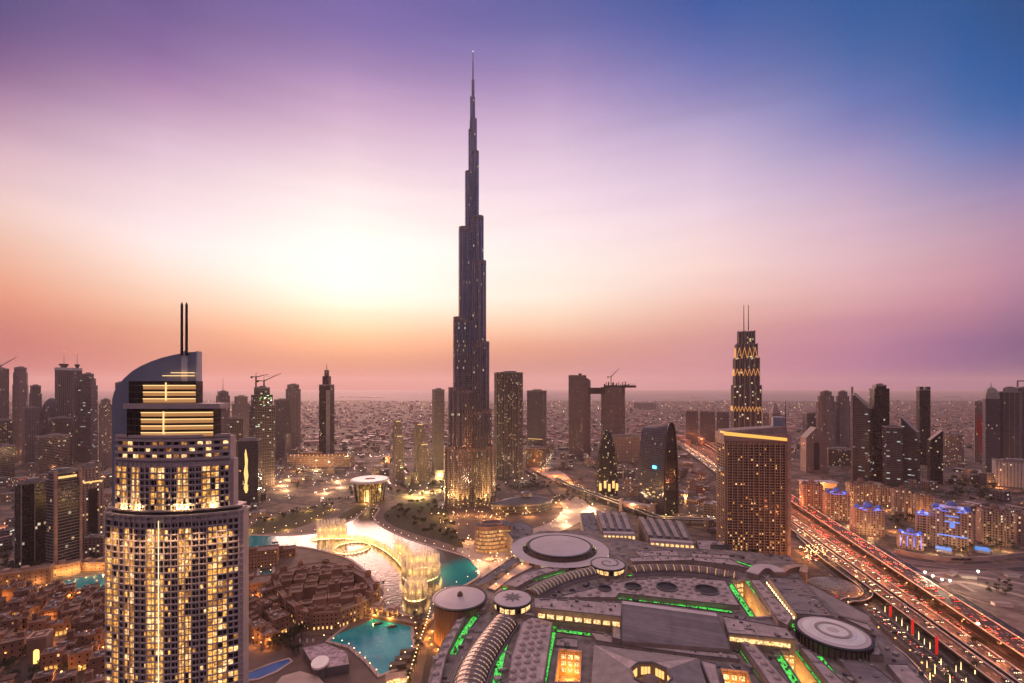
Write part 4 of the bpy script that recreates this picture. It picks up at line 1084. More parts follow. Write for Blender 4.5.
# ------------------------------------------------------------------ hotel slab with the gold cornice
u = 569 / F
gh = thing('hotel_block', 'brown hotel slab with dark balcony rows and a sloping gold lit cornice above the mall', 'hotel', ((759 - 512) * u, 569 + 16, 0), R(-6))
reserve(gh.location.x, gh.location.y, 55)
gw, gd = 78.0, 30.0; zg = 142.0
m_brown = M('tan_render', (0.44, 0.29, 0.20), 0.8, var=0.15)
mb = MB(); mb.box(0, 0, 0, gw, gd, zg, 0, 0, 1); mb.build('wall', [m_brown, m_roof], gh)
sb, pm, w2 = MB(), MB(), []
rnd = random.Random(9); nb = 11
for f_ in range(40):
    z = 4 + f_ * 3.42
    if z > zg - 5: break
    sb.box(-3.2, -gd/2 - .5, z, gw - 7.4, 1.4, 1.0)
    sb.box(-gw/2 - .4, 0, z, 1.2, gd*.9, .9)
    for b_ in range(nb):
        for h_ in (0, 1):
            x = -gw/2 + 2.6 + (b_ + .25 + .5*h_) * (gw - 8.4) / nb
            p = .05 if f_ > 6 else (.5 if b_ in (1, 2, 3, 6, 8) else .08)
            lit = (e_pwarm2 if rnd.random() < .4 else e_pwarm) if rnd.random() < p * .75 else m_dglass
            w2.append((x, -gd/2 - .03, z + 1.05, 0, 2.5 if lit is m_dglass else 1.5, 2.2 if lit is m_dglass else 1.7, lit))
    for b_ in range(4): w2.append((-gw/2 - .03, -gd/2 + 5 + b_*6.6, z + 1.0, -PI/2, 4.5, 2.2, e_pwarm if rnd.random() < .06 else m_dglass))
for b_ in range(nb + 1): pm.box(-gw/2 + 2.6 + b_*(gw - 8.4)/nb, -gd/2 - .7, 0, 1.1, 2.0, zg - 1)
sb.build('balcony_band', m_brown, gh); pm.build('pier', m_brown, gh)
mb = MB(); mb.box(gw/2 - 2.2, -gd/2 - .6, 0, 4.4, 2.6, zg + 8); mb.build('end_pier', M('rose_render', (.38, .26, .22), .8), gh)
windows(gh, w2, m_brown)
mb = MB(); mb.prism(rect(gw + 2.5, gd + 2.6, -.5, -.2), zg + .02, zg + 9.5, 0, 0, True); mb.build('parapet_band', M('rose_band', (.40, .27, .23), .8), gh)
mb = MB(); P = [(-gw/2 + 1, -gd/2 + 1), (gw/2 - 3, -gd/2 + 1), (gw/2 - 3, gd/2 - 2), (-gw/2 + 1, gd/2 - 2)]
za = zg + 9.6
mb.loft([[(x, y, za - .05) for x, y in P], [(x*.99, y*.97 + 1, za + (3 if x < 0 else 9)) for x, y in P]]); mb.build('roof', M('rose_roof', (.30, .21, .19), .7), gh)
mb = MB()                                       # the gold cornice falls from left to right
x0, x1, y_ = -gw/2 - 1.6, gw/2 - 2, -gd/2 - 1.75
mb.face([(x0, y_, za - 2.2), (x1, y_, za - 9), (x1, y_, za - 5.2), (x0, y_, za + 2.4)]); mb.face([(x0, y_, za - 2.2), (x0, y_, za + 2.4), (x0, y_ + 14, za + 2.4), (x0, y_ + 14, za - 2.2)])
mb.build('light_cornice', EM('cornice_gold', (1, .50, .07), 1.1, True), gh)
mb = MB(); mb.prism([(gw/2 - 15, -3), (gw/2 - 2, -5), (gw/2 - 2, 8), (gw/2 - 12, 8)], za + 6, za + 20); mb.build('roof_fin', m_sail, gh)
mb = MB(); mb.tube((gw/2 - 1.4, -6, zg), (gw/2 - 1.4, -6, zg + 49), .8, .3); mb.build('mast', m_dark, gh)
# ------------------------------------------------------------------ the mall: a podium and the halls, vaults and rotundas on its roof
ZP = 25.0
def RP(pts, z): return [G(a, b, z) for a, b in pts]
m_pod = M('podium_roof', (0.22, 0.175, 0.165), 0.85, var=0.5, scale=0.12)
def panel_mat(name, c, pw, ph):
    """roof sheets with seams and a slightly different tone from sheet to sheet"""
    m, nt, b = newmat(name)
    tc = nt.nodes.new('ShaderNodeTexCoord')
    br = nt.nodes.new('ShaderNodeTexBrick'); br.offset = 0.0; br.inputs['Scale'].default_value = 1.0
    br.inputs['Brick Width'].default_value = pw; br.inputs['Row Height'].default_value = ph; br.inputs['Mortar Size'].default_value = .07
    br.inputs['Color1'].default_value = (*[x*.82 for x in c], 1); br.inputs['Color2'].default_value = (*[x*1.14 for x in c], 1); br.inputs['Mortar'].default_value = (*[x*.45 for x in c], 1)
    mp = nt.nodes.new('ShaderNodeMapping'); mp.inputs['Rotation'].default_value = (0, 0, .3)
    nt.links.new(tc.outputs['Object'], mp.inputs[0]); nt.links.new(mp.outputs[0], br.inputs['Vector'])
    n = nt.nodes.new('ShaderNodeTexNoise'); n.inputs['Scale'].default_value = .12; n.inputs['Detail'].default_value = 6; nt.links.new(tc.outputs['Object'], n.inputs['Vector'])
    k = nmath(nt, 'MULTIPLY_ADD', n.outputs[0], .8, .6)
    hv = nt.nodes.new('ShaderNodeHueSaturation'); nt.links.new(br.outputs['Color'], hv.inputs['Color']); nt.links.new(k, hv.inputs['Value'])
    nt.links.new(hv.outputs[0], b.inputs['Base Color']); b.inputs['Roughness'].default_value = .7
    return m
m_slab = panel_mat('mall_roof_panel', (0.46, 0.355, 0.345), 4.2, 4.2)
m_beige = M('mall_wall', (0.34, 0.25, 0.20), 0.8)
PODIUM = [(424, 760), (424, 700), (431, 668), (442, 642), (456, 622), (476, 596), (500, 573), (522, 552), (512, 541), (540, 531), (600, 531), (660, 546), (740, 551), (790, 556), (799, 570), (803, 581), (840, 615), (872, 622), (882, 634), (905, 656), (935, 690), (980, 760)]
mall = thing('shopping_mall', 'sprawling flat mall podium that carries the halls, vaults and round roofs', 'mall', (*G(640, 620, ZP), 0), 0)
MXY = (mall.location.x, mall.location.y)
def local(poly, c=MXY): return [(p[0] - c[0], p[1] - c[1]) for p in poly]
PODW = RP(PODIUM, ZP)
f_mallw = facade('facade_mall_wall', (.30, .20, .16), (.05, .04, .035), 6, 6, .5, .5, .5, GOLD, es=.9)
mb = MB(); mb.prism(local(PODW), 0, ZP, 0, 1, top=False)
COURTS = [('upper slot shaped court glowing yellow between green gutters', [(732, 583), (744, 581.5), (771, 617.5), (756, 618.5)], 1), ('lower slot shaped court glowing yellow at the bottom of the mall', [(777, 648), (795, 650), (828, 692), (806, 692)], 1),
    ('square court glowing orange left of the faceted hall', [(559, 651), (581.5, 653.5), (580, 684), (555, 684)], 2), ('small court glowing amber right of the faceted hall', [(721, 671), (747, 674), (754, 694), (727, 692)], 2)]
from mathutils.geometry import tessellate_polygon
rings_ = [[Vector((*p, 0)) for p in ccw(local(PODW))]] + [[Vector((*p, 0)) for p in ccw(local(RP(c_[1], ZP)))[::-1]] for c_ in COURTS]
flat = [v for r_ in rings_ for v in r_]
for tri in tessellate_polygon(rings_):
    q = [flat[i] for i in tri]
    if (q[1]-q[0]).cross(q[2]-q[0]).z < 0: q = q[::-1]
    mb.face([(v.x, v.y, ZP) for v in q], 1)
mb.build('podium_block', [f_mallw, m_pod], mall)
rnd = random.Random(21)
def clear_of_courts(p, m):
    return all(not inside((p[0] + a, p[1] + b), RP(c_[1], ZP)) for c_ in COURTS for a, b in ((0, 0), (m, 0), (-m, 0), (0, m), (0, -m)))
pl = MB()                                         # plant on the podium roof
for _ in range(560):
    px, py = rnd.uniform(430, 930), rnd.uniform(545, 720)
    p = G(px, py, ZP)
    if inside(p, PODW) and clear_of_courts(p, 3): pl.box(p[0]-MXY[0], p[1]-MXY[1], ZP, rnd.uniform(1.2, 4.5), rnd.uniform(1.2, 4.5), rnd.uniform(.8, 2.6), rnd.uniform(0, .6), rnd.choice((0, 1, 1)))
tag(pl.build('roof_plant', [m_conc, m_roof2], mall), kind='stuff')
for p in ((0, 0),): pass
STUD = MB().lathe(0, 0, [(2.2, 0), (2.2, .6), (1.95, 1.1), (1.1, 1.6), (0, 1.75)], 14).mesh('roof_dome', [m_slab])
def roof_kit(t, P, h, n):
    """ducts, units, hatches and pipes that lie on a flat roof"""
    a = math.atan2(P[1][1]-P[0][1], P[1][0]-P[0][0]); xs = [p[0] for p in P]; ys = [p[1] for p in P]
    mb = MB(); k = tr = 0
    while k < n and tr < n*12:
        tr += 1; q = (rnd.uniform(min(xs), max(xs)), rnd.uniform(min(ys), max(ys)))
        if not inside((q[0]*1.12, q[1]*1.12), P): continue
        k += 1; r_ = rnd.random(); an = a + rnd.choice((0, PI/2))
        if r_ < .30: mb.box(*q, h, rnd.uniform(5, 13), rnd.uniform(.5, .9), rnd.uniform(.4, .8), an, rnd.randrange(3))
        elif r_ < .75: mb.box(*q, h, rnd.uniform(1, 2.8), rnd.uniform(1, 2.2), rnd.uniform(.6, 1.7), an, rnd.randrange(3))
        else: mb.lathe(*q, [(.7, h), (.7, h + .8), (.45, h + 1.2), (0, h + 1.2)], 8, rnd.randrange(3))
    if mb.f: tag(mb.build('roof_plant', [m_conc, m_roof2, m_pale], t), kind='stuff')
def slab(name, label, pts, zt, zb=ZP, wall=None, roof=None, studs=0, curb=True, cat='building', holes=(), ang=0, kit=1):
    """a flat roofed hall whose roof outline is seen at these places of the photograph"""
    W = RP(pts, zt); c = (sum(p[0] for p in W)/len(W), sum(p[1] for p in W)/len(W))
    t = thing(name, label, cat, (c[0], c[1], zb), 0)
    P = ccw(local(W, c)); h = zt - zb
    mb = MB(); mb.prism(P, 0, h, 0, 1); mb.build('hall_block', [wall or m_beige, roof or m_slab], t)
    if curb:
        cb = MB(); cb.wallribbon([(*p, h) for p in P + [P[0]]], .6, .55, .35); cb.build('roof_curb', m_roof2, t)
    if kit and not studs and abs(area(P)) > 250 and (roof or m_slab) in (m_slab, m_roof2, m_gr):
        roof_kit(t, P, h, int(abs(area(P))/70))
    if studs:
        # a skewed grid that follows the first edge of the outline
        a = math.atan2(P[1][1]-P[0][1], P[1][0]-P[0][0]) + ang; n = 0
        for i in range(-40, 40):
            for j in range(-40, 40):
                q = rot2((i*studs, j*studs*.92 + (i % 2)*studs*.3), a)
                if inside(q, P) and n < 100 and all((q[0]-hx)**2 + (q[1]-hy)**2 > (hr+2)**2 for hx, hy, hr in holes):
                    e = min(abs((P[(k+1) % len(P)][0]-P[k][0])*(P[k][1]-q[1]) - (P[k][0]-q[0])*(P[(k+1) % len(P)][1]-P[k][1])) / math.dist(P[k], P[(k+1) % len(P)]) for k in range(len(P)))
                    if e > 2.4:
                        w_ = pxof(c[0]+q[0], c[1]+q[1], zt)
                        if w_[1] < 700: inst('roof_dome', STUD, (q[0], q[1], h), 0, (1, 1, 1), t); n += 1
    return t, c, P, h
def litrow(t, c, pts, z, n, wd, h, m=e_pwarm2, zb=ZP, name='lit_window'):
    """lit panes in a row between two places of the photograph at this level"""
    a, b = (G(*pts[0], z), G(*pts[1], z)); ang = math.atan2(b[1]-a[1], b[0]-a[0])
    for i in range(n):
        k = (i + .5)/n
        mb = MB(); mb.box(a[0]+(b[0]-a[0])*k - c[0], a[1]+(b[1]-a[1])*k - c[1], z - zb - h, wd, .5, h, ang, 0, 0, True); mb.build(name, m, t)
def green(pts, z=ZP + .3, wd=5.0, label=None, n=6):
    W = smooth_path([(*G(a, b, z), z) for a, b in pts], n)
    c = W[len(W)//2]
    o = thing('green_light_line', label, 'light strip', (c[0], c[1], ZP), 0, 'green light lines in the mall roof gutters')
    P = [(p[0]-c[0], p[1]-c[1]) for p in W]
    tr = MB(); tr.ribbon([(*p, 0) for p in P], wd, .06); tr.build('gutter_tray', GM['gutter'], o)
    for sg in (-1, 1):
        mb = MB(); mb.wallribbon([(*p, .1) for p in P], .5, .7, sg*(wd/2 + .1)); mb.build('gutter_lip', m_roof2, o)
    bx = MB(); d = resample(P, 2.3); nn = normals(d)
    for q, n_ in zip(d, nn):
        if rnd.random() < .5: k = rnd.uniform(-1.9, 1.9); bx.box(q[0] + n_[0]*k, q[1] + n_[1]*k, .06, rnd.uniform(.4, 1.6), rnd.uniform(.4, 1.3), rnd.uniform(.4, 1.5), rnd.uniform(0, 1))
    tag(bx.build('cable_box', m_roof2, o), kind='stuff')
    return o
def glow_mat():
    """green light wash put into the trays as emission, made uneven by noise"""
    m, nt, b = newmat('green_wash_glow')
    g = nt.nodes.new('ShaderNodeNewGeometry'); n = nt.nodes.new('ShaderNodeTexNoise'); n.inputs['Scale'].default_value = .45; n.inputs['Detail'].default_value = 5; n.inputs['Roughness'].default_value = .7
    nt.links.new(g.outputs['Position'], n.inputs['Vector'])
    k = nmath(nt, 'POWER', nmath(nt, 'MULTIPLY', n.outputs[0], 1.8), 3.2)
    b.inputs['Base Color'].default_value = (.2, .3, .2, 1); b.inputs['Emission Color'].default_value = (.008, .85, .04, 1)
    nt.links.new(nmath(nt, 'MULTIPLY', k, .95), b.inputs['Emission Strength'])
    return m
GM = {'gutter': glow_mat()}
def rotunda(label, px, py, rpx, z, base, kind, zb=ZP, wallm=None, name='rotunda'):
    x, y = G(px, py, z); r = rpx * y / F / math.sqrt(1 + (x/y)**2)
    t = thing(name, label, 'round hall', (x, y, zb), 0); h = z - zb
    mb = MB(); mb.lathe(0, 0, [(r*base, 0), (r*base, h - 1.6)], 48); mb.build('drum_wall', wallm or m_beige, t)
    mb = MB(); mb.lathe(0, 0, [(r*base, h - 1.6), (r*1.05, h - 1.4), (r*1.06, h - .1), (r*.98, h + .15), (r*.97, h - .2)], 48); mb.build('roof_rim', m_dark, t)
    mb = MB(); mb.lathe(0, 0, [(r*.97, h - .15), (r*.6, h + r*.035), (0, h + r*.06)], 48); mb.build('roof_disc', m_roofw, t)
    return t, x, y, r, h
# great double ring rotunda
t, x, y, r, h = rotunda('largest round roof with a pale disc inside a wide outer ring', 559.5, 545, 31, 33, .96, 0, name='ring_rotunda')
R2 = 48.5 * y / F
mb = MB(); mb.ring(circ(R2, 72), circ(R2*.76, 72), 0, h - 4, 0, 1); mb.build('outer_ring_roof', [f_mallw, m_roofw], t)
mb = MB(); mb.ring(circ(R2*.76, 72), circ(r*1.08, 72), 0, h - 8); mb.build('ring_gutter', m_dark, t)
bx = MB()
for i in range(70):
    a = rnd.uniform(0, 2*PI); q = rnd.uniform(r*1.12, R2*.73); bx.box(q*math.cos(a), q*math.sin(a), h - 8, rnd.uniform(1, 3), rnd.uniform(1, 3), rnd.uniform(1, 3.4), a, 0)
tag(bx.build('roof_plant', m_roof2, t), kind='stuff')
# orange lit drum by the lake
m_dr = M('orange_clay_panel', (.42, .24, .13), .7, var=.15)
t, x, y, r, h = rotunda('round drum hall with orange lit walls and a small roof cone by the lake', 460, 597, 26, 33, .95, 0, 0, m_dr, 'drum_rotunda')
fb = MB()
for i in range(60):
    a = 2*PI*i/60; fb.box(r*.97*math.cos(a), r*.97*math.sin(a), 0, .8, .8, h - 2, a)
fb.build('wall_fin', m_dr, t)
MB().lathe(0, 0, [(2.4, h + 1.3), (2.2, h + 3.2), (1.0, h + 4.6), (0, h + 5)], 12).build('roof_cone', M('cone_bronze', (.14, .11, .06), .5, .4), t)
for k in range(9):
    a = PI*1.0 + k*PI/8 - .25
    mb = MB(); mb.box(r*1.16*math.cos(a), r*1.16*math.sin(a), .1, 1, 1, .5); mb.build('uplight', e_amb, t)
    point((r*1.2*math.cos(a), r*1.2*math.sin(a), 1.8), 4200, (1, .36, .06), .5, t)
# star roof rotunda
t, x, y, r, h = rotunda('round roof with a dark eight pointed star between two glass vaults', 512.5, 598, 19, 34, .92, 0, name='star_rotunda')
mb = MB(); mb.face([((r*.55 if i % 2 == 0 else r*.25) * math.cos(PI*i/8), (r*.55 if i % 2 == 0 else r*.25) * math.sin(PI*i/8), h + r*.07) for i in range(16)]); mb.build('roof_star', m_roof2, t)
for i in range(20):
    a = 2*PI*i/20; mb = MB(); mb.box(r*.925*math.cos(a), r*.925*math.sin(a), h - 6.5, .3, r*.22, 3.6, a, 0, 0, True); mb.build('lit_window', e_pwarm2 if i % 4 else m_dglass, t)
# swirl roof rotunda
t, x, y, r, h = rotunda('round roof marked with a dark swirl where two glass vaults meet', 608, 563.5, 17, 34, .9, 0, name='swirl_rotunda')
mb = MB(); sw = [(r*(.12 + .1*k/3) * math.cos(k*.42), r*(.12 + .1*k/3) * math.sin(k*.42)) for k in range(20)]
mb.ribbon([(*p, 0) for p in sw], r*.07, h + r*.075); mb.build('roof_swirl', m_roof2, t)
for i in range(20):
    a = 2*PI*i/20; mb = MB(); mb.box(r*.905*math.cos(a), r*.905*math.sin(a), h - 6, .3, r*.22, 3.6, a, 0, 0, True); mb.build('lit_window', e_pwarm2 if i % 5 else m_dglass, t)
# right hand rotunda
t, x, y, r, h = rotunda('round roof with a double white ring at the right end of the mall', 833, 631.5, 38.5, 34, .98, 0, 3, M('ribbed_bronze_wall', (.26, .18, .12), .6, .2), 'white_ring_rotunda')
MB().lathe(0, 0, [(r*.97, h - .1), (r*.85, h - .6), (r*.83, h + .3)], 48).build('roof_gutter', m_black, t)
mb = MB(); mb.ring(circ(r*.5, 48), circ(r*.41, 48), h + .9, h + 1.5); mb.build('roof_ring', m_roof, t)
MB().lathe(0, 0, [(r*.83, h + .3), (r*.5, h + 1.0), (0, h + 1.3)], 48).build('roof_plate', m_white, t)
fb = MB()
for i in range(44):
    a = 2*PI*i/44; fb.box(r*1.0*math.cos(a), r*1.0*math.sin(a), 4, 1, .5, h - 6, a)
fb.build('wall_fin', m_dark, t)
# glass vaults
m_vault = M('bronze_vault_panel', (.17, .115, .095), .35, .3, var=.15, scale=.2)
m_vrib = M('vault_rib', (.34, .27, .25), .6)
def vault(label, pts, wpx, z, step, em, hh=.34, name='glass_vault'):
    W = resample(smooth_path([G(a, b, z) for a, b in pts], 8), 1.6); c = W[len(W)//2]
    t = thing(name, label, 'glass vault', (c[0], c[1], ZP), 0)
    P = [(p[0]-c[0], p[1]-c[1]) for p in W]; nn = normals(P); n = 12; wd = wpx
    sec = lambda i, s=1.0: [(P[i][0] + nn[i][0]*wd/2*s*math.cos(PI*k/n), P[i][1] + nn[i][1]*wd/2*s*math.cos(PI*k/n), (z - ZP - wd*hh) + wd*hh*s*math.sin(PI*k/n)) for k in range(n+1)]
    mb, rb, base = MB(), MB(), MB(); lits = []
    for i in range(len(P)-1):
        A, B = sec(i), sec(i+1)
        for k in range(n): mb.face([A[k], A[k+1], B[k+1], B[k]])
    for i in (0, len(P)-1): mb.face(sec(i))
    i = 2; ns = 0; per = max(2, round(step/1.6))
    while i < len(P) - 2:
        A, B = sec(i, 1.02), sec(i+1, 1.02)
        A = [tuple(a_ + (b_-a_)*.36 for a_, b_ in zip(p, q)) for p, q in zip(A, B)]
        B = [tuple(a_ + (b_-a_)*.66 for a_, b_ in zip(p, q)) for p, q in zip(sec(i, 1.02), sec(i+1, 1.02))]
        lt = MB()
        for k in range(1, n-1):
            if k % 6 == 5: continue
            q0 = [a_ + (b_-a_)*.12 for a_, b_ in zip(A[k], A[k+1])]; q1 = [a_ + (b_-a_)*.88 for a_, b_ in zip(A[k], A[k+1])]
            q2 = [a_ + (b_-a_)*.88 for a_, b_ in zip(B[k], B[k+1])]; q3 = [a_ + (b_-a_)*.12 for a_, b_ in zip(B[k], B[k+1])]
            lt.face([q0, q1, q2, q3])
        lt.build('skylight', em, t); ns += 1
        if i + per//2 < len(P) - 1:
            A, B = sec(i + per//2, 1.03), sec(i + per//2 + 1, 1.03)
            rb = MB()
            for k in range(n): rb.face([A[k], A[k+1], [(p+q)/2 for p, q in zip(A[k+1], B[k+1])], [(p+q)/2 for p, q in zip(A[k], B[k])]])
            rb.build('rib', m_vrib, t)
        i += per
    mb.build('vault_shell', m_vault, t)
    base.wallribbon([(*p, 0) for p in P], wd + 3, z - ZP - wd*hh); base.build('vault_base', m_roof, t)
    sd = MB()
    for sg in (-1, 1): sd.wallribbon([(*p, z - ZP - wd*hh) for p in P], .8, 1.1, sg*(wd/2 + 1))
    sd.build('edge_rail', m_roof2, t)
    return t
e_sky = EM('skylight_cream', (1, .62, .36), .9); e_sky2 = EM('skylight_orange', (1, .46, .13), 1.3)
vault('ribbed glass vault curving from the star rotunda to the bottom edge', [(506, 614), (495, 628), (481, 648), (471, 668), (467, 690), (468, 712)], 20, 33, 4.9, e_sky)
vault('ribbed glass vault curving between the star and swirl rotundas', [(530, 590), (548, 580.5), (568, 573), (594, 567)], 13.5, 33, 4.9, e_sky)
vault('orange lit ribbed vault running right from the swirl rotunda', [(630, 566), (660, 564.5), (700, 566.5), (738, 573)], 13, 33, 7.5, e_sky2)
# studded roofs
slab('studded_hall', 'studded roof with three rows of domes widening toward the bottom, right of the first vault', [(522, 622), (532, 617), (553, 622), (548, 655), (541, 700), (505, 700), (511, 655)], 30, studs=7.0, ang=.3)
t, c, P, h = slab('studded_hall', 'long thin roof strip with a single row of domes left of the first vault', [(456, 621), (466, 616), (456, 635), (446, 657), (440, 684), (438, 705), (427, 705), (430, 683), (438, 659)], 29, studs=0, kit=0)
for px, py in ((459, 622), (455, 629), (450, 637), (446, 646), (442, 655), (438.5, 664), (436, 674), (434, 685)):
    q = G(px, py, 29); inst('roof_dome', STUD, (q[0]-c[0], q[1]-c[1], h), 0, (1, 1, 1), t)
slab('roof_strip', 'narrow raised roof strip below the long hall with yellow windows', [(522, 614.5), (530, 612), (606, 620.5), (607, 626.5), (556, 622)], 29, studs=6.5)
HOLES = [(604.6, 588.8, 6.7), (633, 587, 8.3), (667, 587.5, 10.5), (706.6, 590.5, 12)]
BIG = [(556, 598), (575, 592.5), (602, 586), (629, 580), (680, 577.5), (725, 580.5), (740, 606), (722, 604.5), (619, 593.5), (616, 598)]
W = RP(BIG, 29); cb = (sum(p[0] for p in W)/len(W), sum(p[1] for p in W)/len(W))
hl = []
for px, py, rr in HOLES:
    x, y = G(px, py, 29); hl.append((x-cb[0], y-cb[1], rr*y/F/math.sqrt(1+(x/y)**2)))
t, c, P, h = slab('studded_hall', 'broad studded roof pierced by four dark oval light wells', BIG, 29, studs=7.6, holes=hl)
for hx, hy, hr in hl:
    mb = MB(); mb.lathe(hx, hy, [(hr*1.07, h - .1), (hr*1.07, h + 1.3), (hr*.96, h + 1.3), (hr*.96, h + .25)], 28); o = mb.build('well_rim', m_roof2, t)
    MB().lathe(hx, hy, [(hr*.96, h + .12), (0, h + .12)], 28).build('well_glass', m_black, o)
# big plain halls
def curved_hall(name, label, pts, z, rise, roof, zb=ZP):
    W = RP(pts[:2], z + rise) + RP(pts[2:], z); c = (sum(p[0] for p in W)/4, sum(p[1] for p in W)/4); t = thing(name, label, 'building', (*c, zb), 0)
    A, B, Cc, D = local(W, c); h = z - zb; n = 14        # A-B far edge, D-C near edge
    rows = []
    for i in range(n+1):
        k = i/n; zz = h + rise * math.sin(PI/2 * (1 - k)) ** .8
        rows.append([(A[0]+(D[0]-A[0])*k, A[1]+(D[1]-A[1])*k, zz), (B[0]+(Cc[0]-B[0])*k, B[1]+(Cc[1]-B[1])*k, zz)])
    mb = MB()
    for a, b in zip(rows, rows[1:]): mb.face([a[0], b[0], b[1], a[1]])
    mb.build('roof', roof, t)
    wb = MB()
    for s in (0, 1):
        P = [r_[s] for r_ in rows]; wb.face(P + [(P[-1][0], P[-1][1], 0), (P[0][0], P[0][1], 0)])
    wb.face([rows[0][0], rows[0][1], (*B, 0), (*A, 0)]); wb.face([rows[-1][0], rows[-1][1], (*Cc, 0), (*D, 0)])
    wb.build('hall_block', m_beige, t)
    cb_ = MB()
    for s in (0, 1):
        for a, b in zip(rows, rows[1:]): cb_.tube(a[s], b[s], .55, .55, 4)
    cb_.build('roof_curb', m_roof2, t)
    return t, c, h
m_gr = panel_mat('slate_roof_sheet', (0.23, 0.185, 0.19), 40, 3.0)
t, c, h = curved_hall('curved_hall', 'largest plain hall with a smooth dark roof rolling down toward the bottom', [(622, 600.5), (716, 613), (730, 649), (622, 641)], 30, 9, m_gr)
mb = MB(); a, b = G(622, 602, 39.5), G(717, 614.5, 39.5); mb.wallribbon([(a[0]-c[0], a[1]-c[1], 39-ZP-.6), (b[0]-c[0], b[1]-c[1], 39-ZP-.6)], 5, .9); mb.build('ridge_cap', m_roofw, t)
t, c, P, h = slab('roof_hall', 'long plain grey hall with yellow lit windows left of the dark rolling roof', [(534, 597.5), (560, 598.5), (622, 603), (621, 617), (572, 612), (534, 608)], 37)
litrow(t, c, ((537, 613.5), (621, 622.5)), 35, 9, 5.2, 3.0)
t, c, P, h = slab('roof_hall', 'plain grey hall with cream lit windows right of the dark rolling roof', [(722, 616), (786, 628), (796, 640), (728, 633.5)], 36)
litrow(t, c, ((730, 637), (790, 644)), 34, 9, 4.4, 2.6)
slab('roof_strip', 'short studded strip between the two green lit courts', [(741, 643), (752, 641), (789, 683), (800, 700), (780, 700)], 31, studs=8)
slab('roof_strip', 'studded strip right of the upper yellow court', [(750, 580), (760, 580), (793, 617), (788, 626), (778, 621)], 30, studs=7.5)
slab('roof_strip', 'studded strip at the far right of the lower yellow court', [(799, 647), (809, 650), (845, 683), (862, 700), (842, 700), (828, 684)], 30, studs=7.5)
slab('roof_strip', 'thin grey roof strip above the orange lit vault', [(628, 558), (660, 555.5), (730, 559), (752, 570), (738, 566), (690, 560.5), (632, 562)], 30)
slab('roof_strip', 'grey roof wedge above the vault between star and swirl rotundas', [(503, 584), (524, 573), (560, 564), (585, 562), (566, 568), (536, 577), (516, 588)], 28)
slab('roof_strip', 'narrow dark beam roof reaching from the great ring to the orange drum', [(513, 557), (522, 553), (527, 556), (488, 583), (477, 587), (475, 583)], 27, roof=m_roof2)
t, c, P, h = slab('roof_strip', 'gold lit terrace strip beside the dark beam roof', [(528, 558), (540, 563), (512, 577), (495, 590), (488, 588)], 26.5, roof=m_pave2, curb=False, kit=0)
for q in ((522, 566), (508, 576), (496, 586)):
    x, y = G(*q, 27); m2 = MB(); m2.lathe(x - c[0], y - c[1], [(0, h + 2), (.5, h + 2.6), (0, h + 3.2)], 6); m2.build('terrace_lamp', e_warm, t); point((x - c[0], y - c[1], h + 3.6), 2600, (1, .5, .16), .5, t)
# hipped hall with the octagonal court
W = RP([(594, 645), (698, 658), (722, 730), (588, 730)], 31); c = (sum(p[0] for p in W)/4, sum(p[1] for p in W)/4)
t = thing('hipped_hall', 'hall with faceted sloping roofs round an octagonal lit court at the bottom', 'building', (*c, ZP), 0)
P = ccw(local(W, c)); h = 31 - ZP
oc = G(651, 674, 40); oc = (oc[0]-c[0], oc[1]-c[1]); rr = 20 * G(651, 674, 40)[1] / F
octo = [(oc[0] + rr*math.cos(PI/8 + PI/4*i), oc[1] + rr*math.sin(PI/8 + PI/4*i)) for i in range(8)]
mb = MB(); mb.prism(P, 0, h, 0, 1, top=False); mb.build('hall_block', [m_beige, m_slab], t)
mb = MB(); hz_ = 40 - ZP
pcx, pcy = sum(p[0] for p in P)/4, sum(p[1] for p in P)/4
def near_corner(p):
    return min(P, key=lambda q: ((q[0] > pcx) != (p[0] > oc[0])) + ((q[1] > pcy) != (p[1] > oc[1])))
order = [near_corner(p) for p in octo]
for i in range(8):
    j = (i+1) % 8; a, b, A, B = octo[i], octo[j], order[i], order[j]
    if A == B: mb.face([(*a, hz_), (*b, hz_), (*A, h)][::-1], i % 2)
    else: mb.face([(*a, hz_), (*b, hz_), (*B, h), (*A, h)][::-1], i % 2)
mb.build('roof', [m_slab, M('slab_dark', (.25, .21, .21), .7)], t)
mb = MB()
for i in range(8): mb.face([(*octo[i], hz_), (*octo[(i+1) % 8], hz_), (*octo[(i+1) % 8], hz_ - 9), (*octo[i], hz_ - 9)])
mb.face([(*p, hz_ - 9) for p in octo]); mb.build('court_wall', M('court_wall', (.34, .26, .18), .8), t)
for i in range(8):
    a, b = octo[i], octo[(i+1) % 8]; ang = math.atan2(b[1]-a[1], b[0]-a[0])
    for k in (.28, .5, .72):
        m2 = MB(); m2.box((a[0]+(b[0]-a[0])*k)*.985 + oc[0]*.015, (a[1]+(b[1]-a[1])*k)*.985 + oc[1]*.015, hz_ - 7, rr*.13, .3, 4.6, ang); m2.build('lit_window', e_goldn, t)
MB().lathe(oc[0], oc[1], [(rr*.62, hz_ - 9), (rr*.56, hz_ - 5), (rr*.36, hz_ - 2.4), (0, hz_ - 1.4)], 24).build('court_dome', M('dome_brown', (.20, .13, .10), .55), t)
mb = MB()
for i in range(8): mb.tube((*octo[i], hz_ + .3), (*octo[(i+1) % 8], hz_ + .3), .7, .7, 5)
mb.build('court_rim', m_roof2, t)
